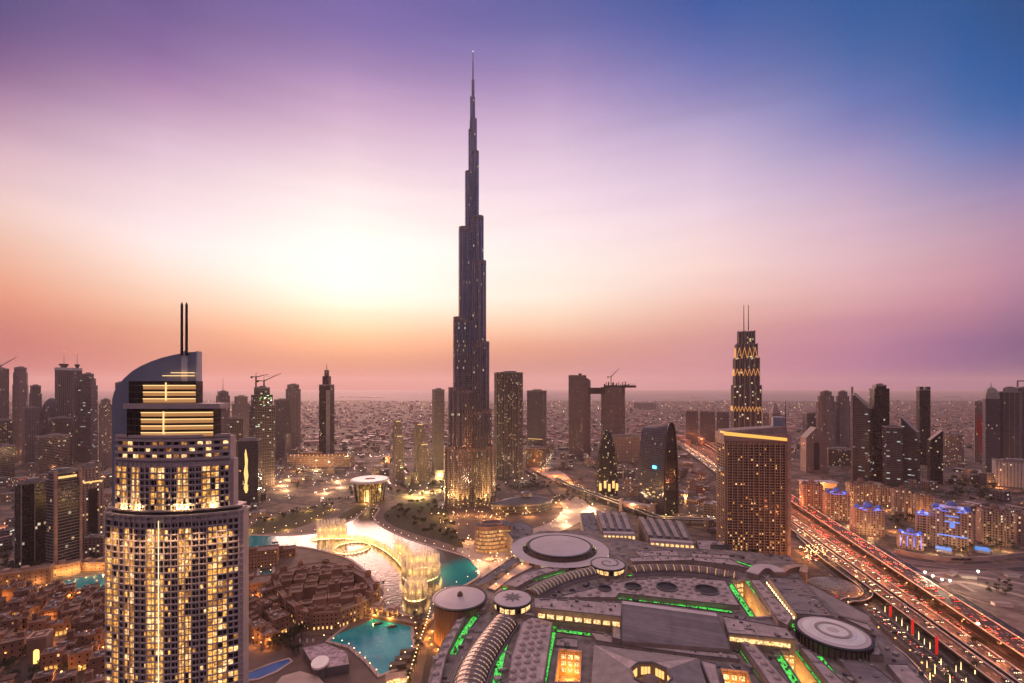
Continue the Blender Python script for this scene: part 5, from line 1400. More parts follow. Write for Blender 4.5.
# long hall at right, lower right halls
t, c, P, h = slab('long_hall', 'long violet grey hall with lamps along both edges right of the green lit courts', [(768, 577), (800, 579), (834, 617), (796, 614)], 33, 3, roof=m_gr)
litrow(t, c, ((766, 581), (795, 618)), 31, 14, 1.6, 1.6, e_warm, 3, 'edge_lamp'); 
bx = MB()
for i in range(12):
    k = i/11; q = G(794 + 34*k, 582 + 33*k, 33); bx.box(q[0]-c[0], q[1]-c[1], h, 3.2, 1.2, .5, .2)
bx.build('roof_vent', m_sand2, t)
slab('long_hall', 'flat grey roof running down to the bottom edge below the white ring rotunda', [(832, 653), (863, 657.5), (905, 690), (915, 700), (872, 700)], 27, 3, roof=m_gr)
slab('long_hall', 'pale flat roof beside the parking court at the bottom right of the mall', [(886, 664), (908, 665), (935, 692), (940, 700), (915, 700)], 28, 3)
slab('side_hall', 'brown sunken hall between the long violet hall and the ramp', [(803, 581), (818, 588), (870, 616), (868, 630), (838, 617)], 17, 2, roof=m_roof)
# lit courts: open gaps with glowing walls
def court(label, pts, kind):
    W = RP(pts, ZP); c = (sum(p[0] for p in W)/len(W), sum(p[1] for p in W)/len(W)); t = thing('light_court', label, 'court', (*c, 8), 0)
    P = ccw(local(W, c)); mb = MB(); dz = ZP - 8 + .3
    for i in range(len(P)):
        a, b = P[i], P[(i+1) % len(P)]; L = math.dist(a, b)
        mb.face([(*b, 0), (*a, 0), (*a, dz), (*b, dz)])
    mb.face([(*p, .05) for p in P], 1); mb.build('court_wall', [m_court, m_pave2], t)
    fb = MB()
    for i in range(len(P)):
        a, b = P[i], P[(i+1) % len(P)]; L = math.dist(a, b); ang = math.atan2(b[1]-a[1], b[0]-a[0]); n = int(L/3.2)
        for k in range(1, n):
            s_ = k/n; fb.box(a[0]+(b[0]-a[0])*s_ - .25*math.sin(ang)*-1, a[1]+(b[1]-a[1])*s_ + .25*math.cos(ang)*-1 * -1, 0, .4, .5, dz - .2, ang)
    fb.build('wall_fin', m_sand2, t)
    o = MB(); q = [(p[0]*1.05, p[1]*1.05) for p in P]
    o.ring(q, P, dz - .6, dz + 1.4); o.build('court_rim', m_slab, t)
    y0 = min(p[1] for p in P); y1 = max(p[1] for p in P)
    for k in range(3):
        yy = y0 + (y1-y0)*(.2, .5, .8)[k]
        xs = [a[0]+(b[0]-a[0])*(yy-a[1])/(b[1]-a[1]) for a, b in zip(P, P[1:]+P[:1]) if (a[1] > yy) != (b[1] > yy)]
        x = sum(xs)/len(xs)
        m2 = MB(); m2.lathe(x, yy, [(0, .3), (.7, 1), (0, 1.7)], 8); m2.build('court_lamp', e_goldn, t)
        point((x, yy, 4.5), 5200 if kind == 1 else 7500, (1, .60, .20) if kind == 1 else (1, .36, .05), .8, t)
    far = max(range(4), key=lambda i: (P[i][1] + P[(i+1) % 4][1])); a, b = P[far], P[(far+1) % 4]; ang = math.atan2(b[1]-a[1], b[0]-a[0])
    for k in range(3):
        for j in range(3):
            s_ = .2 + .3*k; m2 = MB(); m2.box(a[0]+(b[0]-a[0])*s_, a[1]+(b[1]-a[1])*s_ - .3, 3 + j*4.6, math.dist(a, b)*.2, .3, 3, ang); m2.build('lit_window', e_pwarm2, t)
m_court = M('court_cladding', (.42, .28, .16), .7, var=.2, scale=.3)
for c_ in COURTS: court(*c_)
slab('roof_strip', 'small square roof right of the studded roof, above the orange court', [(557, 637), (578, 639), (578, 648), (555, 646)], 26)
slab('roof_strip', 'dark flat roof below the orange court', [(554, 684), (590, 688), (592, 705), (552, 705)], 29, roof=m_roof2)
slab('roof_strip', 'grey plant roof between the rolling roof and the faceted hall', [(590, 632), (617, 636), (690, 650), (735, 654), (740, 660), (700, 656), (640, 648), (596, 641)], 27)
for lb, pts, z, st in (('square roof panel between the orange vault and the brown hotel slab', [(690, 553), (728, 555), (733, 561), (694, 559)], 28, 0), ('low roof panel above the left end of the orange vault', [(634, 551), (676, 550), (680, 556), (640, 557)], 28, 0),
    ('grey roof panel between the white ring rotunda and the parking court', [(852, 640), (876, 640), (884, 656), (862, 655)], 29, 0), ('long thin roof step below the brown sunken hall', [(838, 616), (868, 624), (872, 632), (846, 620)], 28, 0),
    ('small roof panel left of the star rotunda', [(482, 600), (490, 600), (486, 610), (476, 612)], 28, 0), ('flat roof block left of the white ring rotunda', [(760, 640), (776, 642), (790, 652), (776, 650)], 28, 0),
    ('roof step right of the faceted hall', [(700, 660), (716, 664), (722, 690), (712, 690)], 30, 0), ('striped roof panel under the long hall windows', [(612, 622), (621, 622), (621, 640), (612, 638)], 30, 0)):
    slab('roof_strip', lb, pts, z, studs=st)
pl = MB(); rnd = random.Random(6)
for _ in range(260):                      # long ducts and pipe runs on the podium roof
    p = G(rnd.uniform(440, 920), rnd.uniform(548, 700), ZP)
    if inside(p, PODW) and clear_of_courts(p, 9): pl.box(p[0]-MXY[0], p[1]-MXY[1], ZP, rnd.uniform(4, 16), rnd.uniform(.3, .9), rnd.uniform(.4, .9), rnd.choice((.1, .1 + PI/2, .8)), rnd.choice((0, 1, 2)))
tag(pl.build('roof_duct', [m_conc, m_roof2, m_pale], mall), kind='stuff')
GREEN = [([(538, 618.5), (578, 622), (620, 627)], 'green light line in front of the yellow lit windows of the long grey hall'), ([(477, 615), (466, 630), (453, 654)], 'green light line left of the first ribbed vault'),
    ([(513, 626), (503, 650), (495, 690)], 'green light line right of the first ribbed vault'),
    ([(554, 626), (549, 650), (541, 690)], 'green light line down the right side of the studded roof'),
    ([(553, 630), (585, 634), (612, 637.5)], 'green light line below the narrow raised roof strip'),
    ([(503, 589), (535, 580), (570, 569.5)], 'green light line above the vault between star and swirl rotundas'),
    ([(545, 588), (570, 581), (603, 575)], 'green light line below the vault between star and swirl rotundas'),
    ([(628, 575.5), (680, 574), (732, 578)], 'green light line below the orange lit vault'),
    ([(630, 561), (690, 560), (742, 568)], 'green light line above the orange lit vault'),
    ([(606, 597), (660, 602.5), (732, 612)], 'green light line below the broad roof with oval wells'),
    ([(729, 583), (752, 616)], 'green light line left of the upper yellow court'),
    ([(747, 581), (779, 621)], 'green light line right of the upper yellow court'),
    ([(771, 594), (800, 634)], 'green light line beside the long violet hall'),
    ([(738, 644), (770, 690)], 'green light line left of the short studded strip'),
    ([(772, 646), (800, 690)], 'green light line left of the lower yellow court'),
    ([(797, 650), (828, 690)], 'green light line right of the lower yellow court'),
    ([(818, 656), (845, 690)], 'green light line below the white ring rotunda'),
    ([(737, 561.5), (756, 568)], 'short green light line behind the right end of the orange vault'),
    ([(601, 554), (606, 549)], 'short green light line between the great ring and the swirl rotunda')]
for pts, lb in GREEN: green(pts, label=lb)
# curved annexes at the right end
def curve_bar(name, label, pts, z0, z1, wd, m, roof, cat='building'):
    W = smooth_path([(*G(a, b, z1), 0) for a, b in pts], 6); c = W[len(W)//2]; t = thing(name, label, cat, (c[0], c[1], z0), 0)
    P = [(p[0]-c[0], p[1]-c[1]) for p in W]; mb = MB(); mb.wallribbon([(*p, 0) for p in P], wd, z1 - z0 - .6); mb.build('wall', m, t)
    mb = MB(); mb.wallribbon([(*p, z1 - z0 - .6) for p in P], wd + 1.6, .8); mb.build('roof', roof, t)
    return t
curve_bar('curved_hall', 'pale crescent roof at the right end of the orange vault', [(752, 573), (760, 566.5), (772, 567), (780, 572)], 3, 31, 9, m_beige, m_roofw)
curve_bar('curved_wall', 'horseshoe shaped amber lit wall near the parking ring', [(781, 572), (786, 568), (796, 565.5), (804, 566.5), (803, 572)], 2, 30, 5, M('amber_wall', (.45, .26, .14), .8), m_sand2)
x, y = G(833, 580, 14); t = thing('glass_dome', 'shallow pale lattice dome between the mall and the highway ramp', 'dome', (x, y, 2), R(-20))
mb = MB(); n = 28; rx, ry = 24, 15
rings = [[(rx*math.cos(PI/2*k/6)*math.cos(2*PI*i/n), ry*math.cos(PI/2*k/6)*math.sin(2*PI*i/n), 4 + 9*math.sin(PI/2*k/6)) for i in range(n)] for k in range(7)]
for A, B in zip(rings, rings[1:]):
    for i in range(n): mb.face([A[i], A[(i+1) % n], B[(i+1) % n], B[i]])
mb.build('shell', M('dome_glass', (.22, .19, .18), .25, .2, var=.4, scale=.4), t)
mb = MB()
for A, B in zip(rings[:-1], rings[1:]):
    for i in range(n): mb.tube(A[i], B[(i+1) % n], .22, .22, 3); mb.tube(A[(i+1) % n], B[i], .22, .22, 3); mb.tube(A[i], A[(i+1) % n], .2, .2, 3)
mb.build('lattice', m_pale, t)
mb = MB(); mb.lathe(0, 0, [(1, 0), (1, 4)], 28); o = mb.build('base_ring', m_pale, t); o.scale = (rx, ry, 1)
# north halls: parallel ridges with lit pale fronts
def ridge_hall(label, pts, z, n, front):
    t, c, P, h = slab('ridge_hall', label, pts, z, 2, roof=m_roof2, curb=False)
    A, B, Cc, D = [(p[0]-c[0], p[1]-c[1]) for p in RP(pts, z)]
    for i in range(n):
        k0, k1 = (i + .08)/n, (i + .62)/n
        q = [(A[0]+(B[0]-A[0])*k0, A[1]+(B[1]-A[1])*k0), (A[0]+(B[0]-A[0])*k1, A[1]+(B[1]-A[1])*k1), (D[0]+(Cc[0]-D[0])*k1, D[1]+(Cc[1]-D[1])*k1), (D[0]+(Cc[0]-D[0])*k0, D[1]+(Cc[1]-D[1])*k0)]
        mb = MB(); mb.prism(q, h + .02, h + 2.4, 0, 1); mb.build('roof_ridge', [m_roof2, m_roof], t)
    mb = MB(); ang = math.atan2(Cc[1]-D[1], Cc[0]-D[0]); L = math.dist(Cc, D); mid = ((Cc[0]+D[0])/2, (Cc[1]+D[1])/2)
    mb.box(mid[0], mid[1] - 4, h - 9, L*.96, 8, 8, ang); mb.build('front_block', m_roofw, t)
    for i in range(front):
        k = (i + .5)/front; m2 = MB(); m2.box(D[0]+(Cc[0]-D[0])*k, D[1]+(Cc[1]-D[1])*k - 8.4, h - 7.5, L/front*.62, .5, 3.4, ang); m2.build('lit_window', e_pwarm2 if i % 3 else e_goldn, t)
ridge_hall('ridged dark roof with a pale lit front behind the great ring rotunda', [(596, 512), (628, 514), (634, 531), (602, 530)], 31, 4, 8)
ridge_hall('ridged dark roof with a pale lit front nearest the hotel slab', [(638, 518), (684, 523), (692, 540), (648, 537)], 31, 5, 9)
slab('roof_strip', 'low grey roof with dark slots behind the great ring rotunda', [(580, 514), (594, 513), (600, 533), (584, 531)], 22, 2, roof=m_roof2)
slab('roof_strip', 'plain low roof at the foot of the brown hotel slab', [(696, 540), (722, 541), (730, 552), (700, 552)], 20, 2)
slab('roof_strip', 'dark boxy block at the left foot of the brown hotel slab', [(710, 545), (730, 545), (734, 556), (712, 556)], 24, 2, roof=m_black, wall=m_roof2)
# layered gold terraces building by the lake
x, y = G(494, 538, 14); t = thing('terrace_building', 'curving building with stacked gold lit terraces by the lake', 'building', (x, y, 0), R(18))
reserve(x, y, 30); u = y / F
base = smooth_path([(-20*u, -3), (-8*u, -15), (8*u, -14), (22*u, -19), (24*u, 6), (6*u, 14), (-14*u, 12)], 5, True)
for k in range(6):
    s = 1 - k*.035; P = [(p[0]*s - k*.5, p[1]*s + k*1.1) for p in base]
    mb = MB(); mb.prism([(p[0]*.94, p[1]*.92) for p in P], k*4.4, k*4.4 + 4.3); mb.build('glazed_storey', facade('facade_terrace', (.4, .22, .1), (.2, .1, .04), 2.6, 4.4, .8, .8, 1.0, (1, .5, .12), (1, .6, .25), es=.7, cluster=.6) if k == 0 else bpy.data.materials['facade_terrace'], t)
    mb = MB(); mb.prism(P, k*4.4 + 3.5, k*4.4 + 4.45, 0, 0, True); mb.build('terrace_slab', m_sand2, t)
P = [(p[0]*.8 - 3, p[1]*.8 + 6) for p in base]; mb = MB(); mb.prism(P, 26.4, 31, 0, 1); mb.build('roof_block', [m_sand, m_roof2], t)
mb = MB(); mb.ring([(p[0]*.5 - 4, p[1]*.55 + 6) for p in base], [(p[0]*.42 - 4, p[1]*.47 + 6) for p in base], 31, 33.5); mb.build('roof_screen', m_sand2, t)
slab('roof_strip', 'dark sweeping roof between the terrace building and the great ring', [(500, 527), (521, 521), (533, 528), (530, 536), (514, 541), (508, 533)], 24, 0, roof=m_roof2)
x, y = G(489, 558, 2); t = thing('sunken_court', 'round gold lit sunken court in the pale lakeside plaza', 'plaza', (x, y, .2), 0)
MB().lathe(0, 0, [(8, 0), (8, 1.4), (7, 1.4), (7, .1), (0, .1)], 28).build('parapet', m_sand2, t)
MB().lathe(0, 0, [(5, .15), (5, .6), (4.4, .9), (0, .9)], 24).build('lit_floor', EM('court_floor', GOLD, .8), t)
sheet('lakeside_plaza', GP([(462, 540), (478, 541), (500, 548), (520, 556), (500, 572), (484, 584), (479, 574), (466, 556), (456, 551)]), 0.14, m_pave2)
point((x - 8, y - 10, 9), 9000, (1, .66, .36), 1.0)
# round white pavilion on legs beyond the lake
x, y = G(370, 500); t = thing('disc_pavilion', 'round pavilion under a broad white disc roof with a hole and a gold lit core', 'pavilion', (x, y, 0), 0); u = y/F; reserve(x, y, 40)
zt = H + (YH - 479) * y / F
MB().lathe(0, 0, [(5.2*u, zt + .4), (17*u, zt + 1), (18.5*u, zt), (18.7*u, zt - 2.5), (17*u, zt - 3.5), (6*u, zt - 2.5), (5.2*u, zt + .4)], 48).build('roof', m_white, t)
MB().lathe(0, 0, [(5.2*u, zt - .8), (0, zt - .8)], 32).build('roof_well', m_dark, t)
MB().lathe(0, 0, [(12*u, 0), (12*u, zt - 6), (11*u, zt - 3)], 32).build('glazed_hall', facade('facade_pavilion', (.25, .15, .08), (.12, .07, .03), 2.2, 5, .8, .8, .7, (1, .45, .1), GOLD, es=.6), t)
for i in range(16):
    a = 2*PI*i/16; mb = MB(); mb.tube((13*u*math.cos(a), 13*u*math.sin(a), 0), (15.6*u*math.cos(a), 15.6*u*math.sin(a), zt - 3), 1.1, .7, 6); mb.build('leg', m_dark, t)
mb = MB(); mb.box(1, -12.3*u, 2, 8, .6, zt*.55); mb.build('lit_core', e_goldn, t)
point((0, -15*u, 6), 16000, (1, .6, .2), 1, t)
# ------------------------------------------------------------------ fountains
def jet_mat():
    m, nt, b = newmat('water_jet')
    b.inputs['Base Color'].default_value = (.95, .92, .88, 1); b.inputs['Roughness'].default_value = .6
    tr = nt.nodes.new('ShaderNodeBsdfTranslucent'); tr.inputs[0].default_value = (.95, .92, .88, 1)
    tp = nt.nodes.new('ShaderNodeBsdfTransparent')
    m1 = nt.nodes.new('ShaderNodeMixShader'); m1.inputs[0].default_value = .5
    m2 = nt.nodes.new('ShaderNodeMixShader'); m2.inputs[0].default_value = .58
    nt.links.new(b.outputs[0], m1.inputs[1]); nt.links.new(tr.outputs[0], m1.inputs[2])
    nt.links.new(m1.outputs[0], m2.inputs[1]); nt.links.new(tp.outputs[0], m2.inputs[2])
    nt.links.new(m2.outputs[0], nt.nodes['Material Output'].inputs[0])
    return m
m_jet = jet_mat()
e_under = EM('underwater_lamp', (1, .60, .20), 11.0, True)
rnd = random.Random(31)
JET = [MB().lathe(0, 0, [(.5, 0), (.4, .5), (.34, .8), (.42, .93), (.1, 1.0)], 5).mesh('water_jet', [m_jet]) for _ in range(1)]
def fountain(label, pts, hfun, closed=False, energy=3e4, every=22, step=1.8, wide=1.4):
    W = resample(smooth_path([G(a, b, 0) for a, b in pts], 8, closed), step)
    c = W[len(W)//2]; t = thing('fountain', label, 'fountain', (c[0], c[1], .36), 0, 'illuminated lake fountains')
    P = [(p[0]-c[0], p[1]-c[1]) for p in W]
    mb = MB(); mb.wallribbon([(*p, 0) for p in P], 1.4, .3); mb.build('lamp_line', e_under, t)
    st = max(1, len(P)//100 + 1); more = MB()
    for i, p in enumerate(P):
        for q in range(8):
            h = hfun(i/len(P)) * rnd.uniform(.5, 1.12)
            x, y = p[0] + rnd.uniform(-wide, wide), p[1] + rnd.uniform(-wide, wide)
            if q == 0 and i % st == 0: inst('water_jet', JET[0], (x, y, 0), 0, (1, 1, h), t)
            else: more.lathe(x, y, [(.42, 0), (.34, h*.5), (.3, h*.8), (.34, h*.93), (.1, h)], 5)
    tag(more.build('water_jet', m_jet, t), kind='stuff')
    n = max(1, round(len(P)*step/every*3))
    for k in range(n):
        p = P[int((k + .5)/n*len(P))]; point((p[0], p[1], hfun(k/n)*.42 + 1), energy*.27, (1, .52, .14), 4.0, t)
def ell(cx, cy, rx, n=14):
    y = H*F/(cy - YH); r = rx*y/F; x = (cx-512)*y/F
    return [pxof(x + r*math.cos(2*PI*i/n), y + r*math.sin(2*PI*i/n)) for i in range(n)]
fountain('tallest fountain curtain at the far left end of the curving jet line', [(318, 539), (336, 537.5), (347, 538)], lambda s: 25, energy=2.6e4, step=1.5)
fountain('long low curving line of fountain jets sweeping across the lake', [(312, 540.5), (330, 539), (358, 540), (378, 547), (394, 558), (404, 570), (408, 582)], lambda s: 5 + 7*s, energy=1.8e4, every=26, step=2.4)
fountain('left ring of low fountain jets inside the bend of the jet line', ell(352, 548, 17), lambda s: 4.5, True, 1.1e4, 26)
fountain('tall right ring of fountain jets', ell(421, 575, 17.5), lambda s: 21, True, 3.0e4, 22, 1.6)
fountain('small front ring of fountain jets nearest the lagoon bridge', ell(416, 597, 10), lambda s: 17, True, 2.4e4, 20, 1.4)
fountain('feathered side jets rising between the jet line and the right ring', [(396, 552), (404, 556), (409, 563), (412, 570)], lambda s: 17, False, 2.0e4, 24, 1.8, 3.0)

# ------------------------------------------------------------------ sandstone houses
def house_windows(t, w_, d_, z0, storeys, sh, sp, p, rnd, items, cx=0, cy=0, rz=0):
    for side, L, off, a in ((0, w_, -d_/2, 0), (1, d_, w_/2, PI/2), (2, w_, d_/2, PI), (3, d_, -w_/2, -PI/2)):
        n = max(1, int(L / sp))
        for s in range(storeys):
            for k in range(n):
                u_ = -L/2 + (k + .5)*L/n
                x, y = ((u_, off) if side == 0 else (off, u_) if side == 1 else (-u_, off) if side == 2 else (off, -u_))
                x, y = rot2((x, y), rz)
                items.append((x + cx, y + cy, z0 + s*sh + .9, a + rz, min(1.5, L/n*.5), sh*.55, pick(p, rnd)))
def sand_house(name, label, x, y, w_, d_, h, rz, rnd, group=None, turret=True, p=.06, lim=24, mat=None, arcade=False):
    t = thing(name, label, 'house', (x, y, 0), rz, group); mat = mat or m_sand
    mb = MB(); mb.box(0, 0, 0, w_, d_, h, 0, 0, 1)
    lw, ld, lh = w_*rnd.uniform(.4, .6), d_*rnd.uniform(.5, .8), h*rnd.uniform(.55, .8)
    sx = rnd.choice((-1, 1)); mb.box(sx*(w_/2 + lw/2 - .02), rnd.uniform(-.1, .1)*d_, 0, lw, ld, lh, 0, 0, 1)
    mb.build('wall', [mat, m_sroof], t)
    pb = MB(); pb.ring(rect(w_ + .5, d_ + .5), rect(w_ - .7, d_ - .7), h - .4, h + .9)
    lx = sx*(w_/2 + lw/2); pb.build('parapet', mat, t)
    if turret:
        tw = MB(); a, b = rnd.choice((-1, 1))*w_*.28, rnd.choice((-1, 1))*d_*.26; th = rnd.uniform(3, 5.5)
        tw.box(a, b, h, w_*.3, d_*.34, th, 0, 0, 0); tw.ring(rect(w_*.3 + .6, d_*.34 + .6, a, b), rect(w_*.3 - .8, d_*.34 - .8, a, b), h + th - .5, h + th + .6)
        tw.build('roof_turret', mat, t)
    else:
        tw = MB(); tw.box(-w_*.2, d_*.1, h, w_*.25, d_*.25, 2.2); tw.build('roof_hut', m_conc, t); tw = MB(); tw.box(w_*.2, -d_*.2, h, 2, 1.6, 1.3); tw.build('roof_tank', m_conc, t)
    for k in range(rnd.randrange(1, 4)):
        q = (rnd.uniform(-.4, .4)*w_, rnd.uniform(-.4, .4)*d_); ub = MB()
        if rnd.random() < .45: ub.lathe(*q, [(.7, h), (.7, h + 1.5), (.2, h + 1.8), (0, h + 1.8)], 8); ub.build('water_tank', m_white, t)
        elif rnd.random() < .5: ub.box(*q, h, 1.4, 1.0, 1.1); ub.build('roof_unit', m_conc, t)
        else: ub.box(*q, h + 2.1, 3.4, 2.4, .18); ub.build('awning', rnd.choice((m_pale, m_sand2, m_wood)), t)
    if lim:
        it = []; st = max(2, int(h/3.6)); house_windows(t, w_, d_, .4, st, h/st*.97, 3.4, p, rnd, it); windows(t, it, m_sand2, lim)
    if arcade:
        for k in range(3):
            mb = MB(); mb.box((k - 1)*2.6, -d_/2 - .25, .2, 1.7, .4, 3.4); mb.build('lit_arch', e_pwarm, t)
    return t
ORD = 'nearest second third fourth fifth sixth seventh eighth ninth tenth eleventh twelfth thirteenth fourteenth fifteenth sixteenth seventeenth eighteenth nineteenth twentieth'.split()
def ordinal(k):
    if k < 20: return ORD[k] + ('' if k == 0 else ' nearest')
    tens = {2: 'twenty', 3: 'thirty', 4: 'forty', 5: 'fifty', 6: 'sixty', 7: 'seventy', 8: 'eighty', 9: 'ninety'}
    one = ['', 'first', 'second', 'third', 'fourth', 'fifth', 'sixth', 'seventh', 'eighth', 'ninth']
    n = k + 1; a, b = divmod(n, 10)
    if n >= 100: return f'{n}th nearest'
    return (tens[a] + ('-' + one[b] if b else '')).replace('tyX', '') + ' nearest' if b else tens[a][:-1] + 'ieth nearest'
PLACED = {}
def rank_labels():
    """tell look-alike houses apart by how far each stands from the nearest landmark"""
    for (desc, lm, q), lst in PLACED.items():
        lst.sort(key=lambda i: (i[0].location.x - q[0])**2 + (i[0].location.y - q[1])**2)
        for k, (o,) in enumerate(lst): o['label'] = f'{desc}, {ordinal(k)} of its kind to {lm}'
def landmark_label(o, desc, marks):
    lm, q = min(marks, key=lambda m: (o.location.x - m[1][0])**2 + (o.location.y - m[1][1])**2)
    PLACED.setdefault((desc, lm, q), []).append((o,))
OLDM = [('the palace pool', G(86, 582)), ('the glowing gate tower', G(40, 655)), ('the bottom left corner', G(2, 683)), ('the balconied hotel tower', G(100, 640)), ('the long arcaded row', G(20, 590)), ('the blue hotel pool', G(272, 668)), ('the island bazaar', G(290, 600))]
rnd = random.Random(77)
OLD = GP([(-30, 592), (62, 592), (112, 594), (112, 720), (-60, 720)])
OLD2 = GP([(248, 592), (262, 596), (280, 612), (286, 630), (262, 650), (246, 652)])
GATE = (*G(40, 660),)
n_old = 0
for reg, rzz in ((OLD, .5), (OLD2, .9)):
    xs = [p[0] for p in reg]; ys = [p[1] for p in reg]; cx, cy = sum(xs)/len(xs), sum(ys)/len(ys)
    for i in range(-16, 17):
        for j in range(-16, 17):
            q = rot2((i*16.5 + rnd.uniform(-3, 3), j*15 + rnd.uniform(-3, 3)), rzz); x, y = q[0] + cx, q[1] + cy
            px, py = pxof(x, y)
            if not inside((x, y), reg) or rnd.random() < .12 or math.dist((x, y), GATE) < 15: continue
            if reg is OLD and (inside((x, y), GP([(55, 572), (116, 572), (116, 596), (55, 596)])) or inside((x, y), GP([(-10, 668), (24, 655), (30, 690), (-10, 700)]))): continue
            h = rnd.choice((7.5, 9, 11, 12.5, 14)); tall_ = h > 10; tur = rnd.random() < .55
            o = sand_house('sandstone_house', '', x, y, rnd.uniform(9, 13), rnd.uniform(8, 12), h, rzz + rnd.choice((0, 0, PI/2, .12)), rnd, 'sandstone houses of the old quarter', tur, .05, 16 if py > 600 else 0, arcade=rnd.random() < .2)
            landmark_label(o, ('tall' if tall_ else 'low') + (' turreted' if tur else ' flat roofed') + ' sandstone house', OLDM); n_old += 1
# gate tower with a glowing arch
t = thing('gate_tower', 'square sandstone gate tower with a glowing tall arch among the old quarter houses', 'tower', (*GATE, 0), .45)
mb = MB(); mb.box(0, 0, 0, 11, 11, 19, 0, 0, 1); mb.build('wall', [m_sand, m_sroof], t)
mb = MB(); mb.ring(rect(11.8, 11.8), rect(9, 9), 18.6, 20.4); mb.box(0, 0, 19, 4, 4, 1.5); mb.build('parapet', m_sand2, t)
for s, (x, y, a) in enumerate(((0, -5.65, 0), (-5.65, 0, -PI/2))):
    mb = MB(); P = [(-1.7, 0), (1.7, 0)] + [(1.7*math.cos(PI*i/8), 9 + 1.7*math.sin(PI*i/8)) for i in range(9)]
    mb.face([(px_, 0, z) for px_, z in P]); mb.build('lit_arch', e_gold if s == 0 else e_pwarm, t, (x, y, .4), a)
# arcaded rows
for k, (p0, p1, h, lb) in enumerate((((-30, 596), (46, 584), 17, 'long arcaded sandstone row with square openings at the left edge, below the dark towers'), ((48, 578), (76, 573), 12, 'short sandstone row at the left rim of the palace pool'), ((76, 571.5), (118, 570), 9, 'low sandstone colonnade behind the palace pool'))):
    a, b = G(*p0), G(*p1); L = math.dist(a, b); ang = math.atan2(b[1]-a[1], b[0]-a[0]); c = ((a[0]+b[0])/2, (a[1]+b[1])/2 + 6)
    t = thing('arcade_row', lb, 'building', (*c, 0), ang); reserve(*c, L*.4)
    mb = MB(); mb.box(0, 0, 0, L, 12, h, 0, 0, 1); mb.build('wall', [m_sand, m_sroof], t)
    mb = MB(); mb.ring(rect(L + .8, 12.8), rect(L - .8, 11), h - .3, h + .9)
    for i in range(int(L/14)): mb.box(-L/2 + 7 + i*14, 0, h, 5, 6, 3.5)
    mb.build('parapet', m_sand2, t)
    it = []; house_windows(t, L, 12, .3, max(2, int(h/3.6)), 3.7, 4.2, .10, rnd, it); windows(t, it, m_sand2, 90)
    for i in range(3 + k): point((-L/2 + (i + .5)*L/(3 + k), -10, 4), 2600, (1, .55, .18), .6, t)

# ------------------------------------------------------------------ the bazaar on the island
SK = [(273, 576), (282, 569), (300, 562), (326, 559), (352, 564), (370, 573), (379, 586), (372, 595), (360, 601), (338, 609), (312, 611), (298, 607), (286, 598), (276, 587)]
SK = [(a, b + 3) for a, b in SK]
zs = 15.0
W = RP(SK, zs); c = (sum(p[0] for p in W)/len(W), sum(p[1] for p in W)/len(W))
sk = thing('bazaar', 'large sandstone bazaar with courtyards and many small windows on the lake island', 'bazaar', (*c, 0), 0)
reserve(*c, 60)
P = ccw(local(W, c)); inn = [(p[0]*.60, p[1]*.56) for p in P]; inn2 = [(p[0]*.34, p[1]*.30) for p in P]
rnd = random.Random(15)
inn = [(p[0]*.86, p[1]*.84) for p in P]
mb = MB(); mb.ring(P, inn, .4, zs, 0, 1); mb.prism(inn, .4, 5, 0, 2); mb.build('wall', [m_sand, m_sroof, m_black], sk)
mb = MB(); mb.wallribbon([(*p, zs) for p in P + [P[0]]], .6, 1.1, .2); mb.build('parapet', m_sand2, sk)
GA = .32
for i in range(-6, 7):                                # wings, courts and lanes behind the outer range
    for j in range(-5, 6):
        q = rot2((i*11.5 + rnd.uniform(-1, 1), j*9.5 + rnd.uniform(-1, 1)), GA)
        if not inside((q[0]*1.15, q[1]*1.17), P): continue
        court_ = (j in (1, -2) and -3 < i < 4) or rnd.random() < .10
        hh = rnd.uniform(4.5, 7) if court_ else rnd.choice((11, 13.5, 15.2, 16.5, 18, 20.5))
        ww, dd = 11.3*rnd.uniform(.8, 1.02), 9.3*rnd.uniform(.8, 1.02)
        mb = MB(); mb.box(*q, .5, ww, dd, hh, GA, 0, 1)
        if not court_:
            mb.ring(rect(ww + .5, dd + .5, *q, GA), rect(ww - .9, dd - .9, *q, GA), hh + .2, hh + 1.4)
            if rnd.random() < .4: e_ = rot2((rnd.uniform(-2, 2), rnd.uniform(-2, 2)), GA); mb.box(q[0] + e_[0], q[1] + e_[1], hh + .5, 3.2, 3, rnd.uniform(1.5, 4), GA, 0, 1)
        mb.build('wing', [m_sand, m_sroof], sk)
for i in range(len(P)):                               # corner towers of the outer range
    x, y = P[i][0]*.955, P[i][1]*.95; hh = rnd.uniform(2.5, 6.5); a_ = math.atan2(P[i][1]-P[i-1][1], P[i][0]-P[i-1][0])
    mb = MB(); mb.box(x, y, 0, 5, 5, zs + hh, a_, 0, 1); mb.ring(rect(5.6, 5.6, x, y, a_), rect(4, 4, x, y, a_), zs + hh - .4, zs + hh + 1); mb.build('corner_tower', [m_sand, m_sroof], sk)
it = []
for i in range(len(P)):
    a, b = P[i], P[(i+1) % len(P)]; L = math.dist(a, b); n = max(1, int(L/3.3)); ang = math.atan2(b[1]-a[1], b[0]-a[0])
    for s in range(4):
        for k in range(n):
            u_ = (k + .5)/n; it.append((a[0]+(b[0]-a[0])*u_, a[1]+(b[1]-a[1])*u_, 1.0 + s*3.55, ang, 1.7, 2.2 if s else 2.8, (e_goldn if rnd.random() < .6 else m_dglass) if s == 0 else pick(.09, rnd)))
windows(sk, it, m_sand2, 100)
lit = MB()
for i in (8, 9, 10, 11):
    a, b = P[-i-1], P[-i]; 
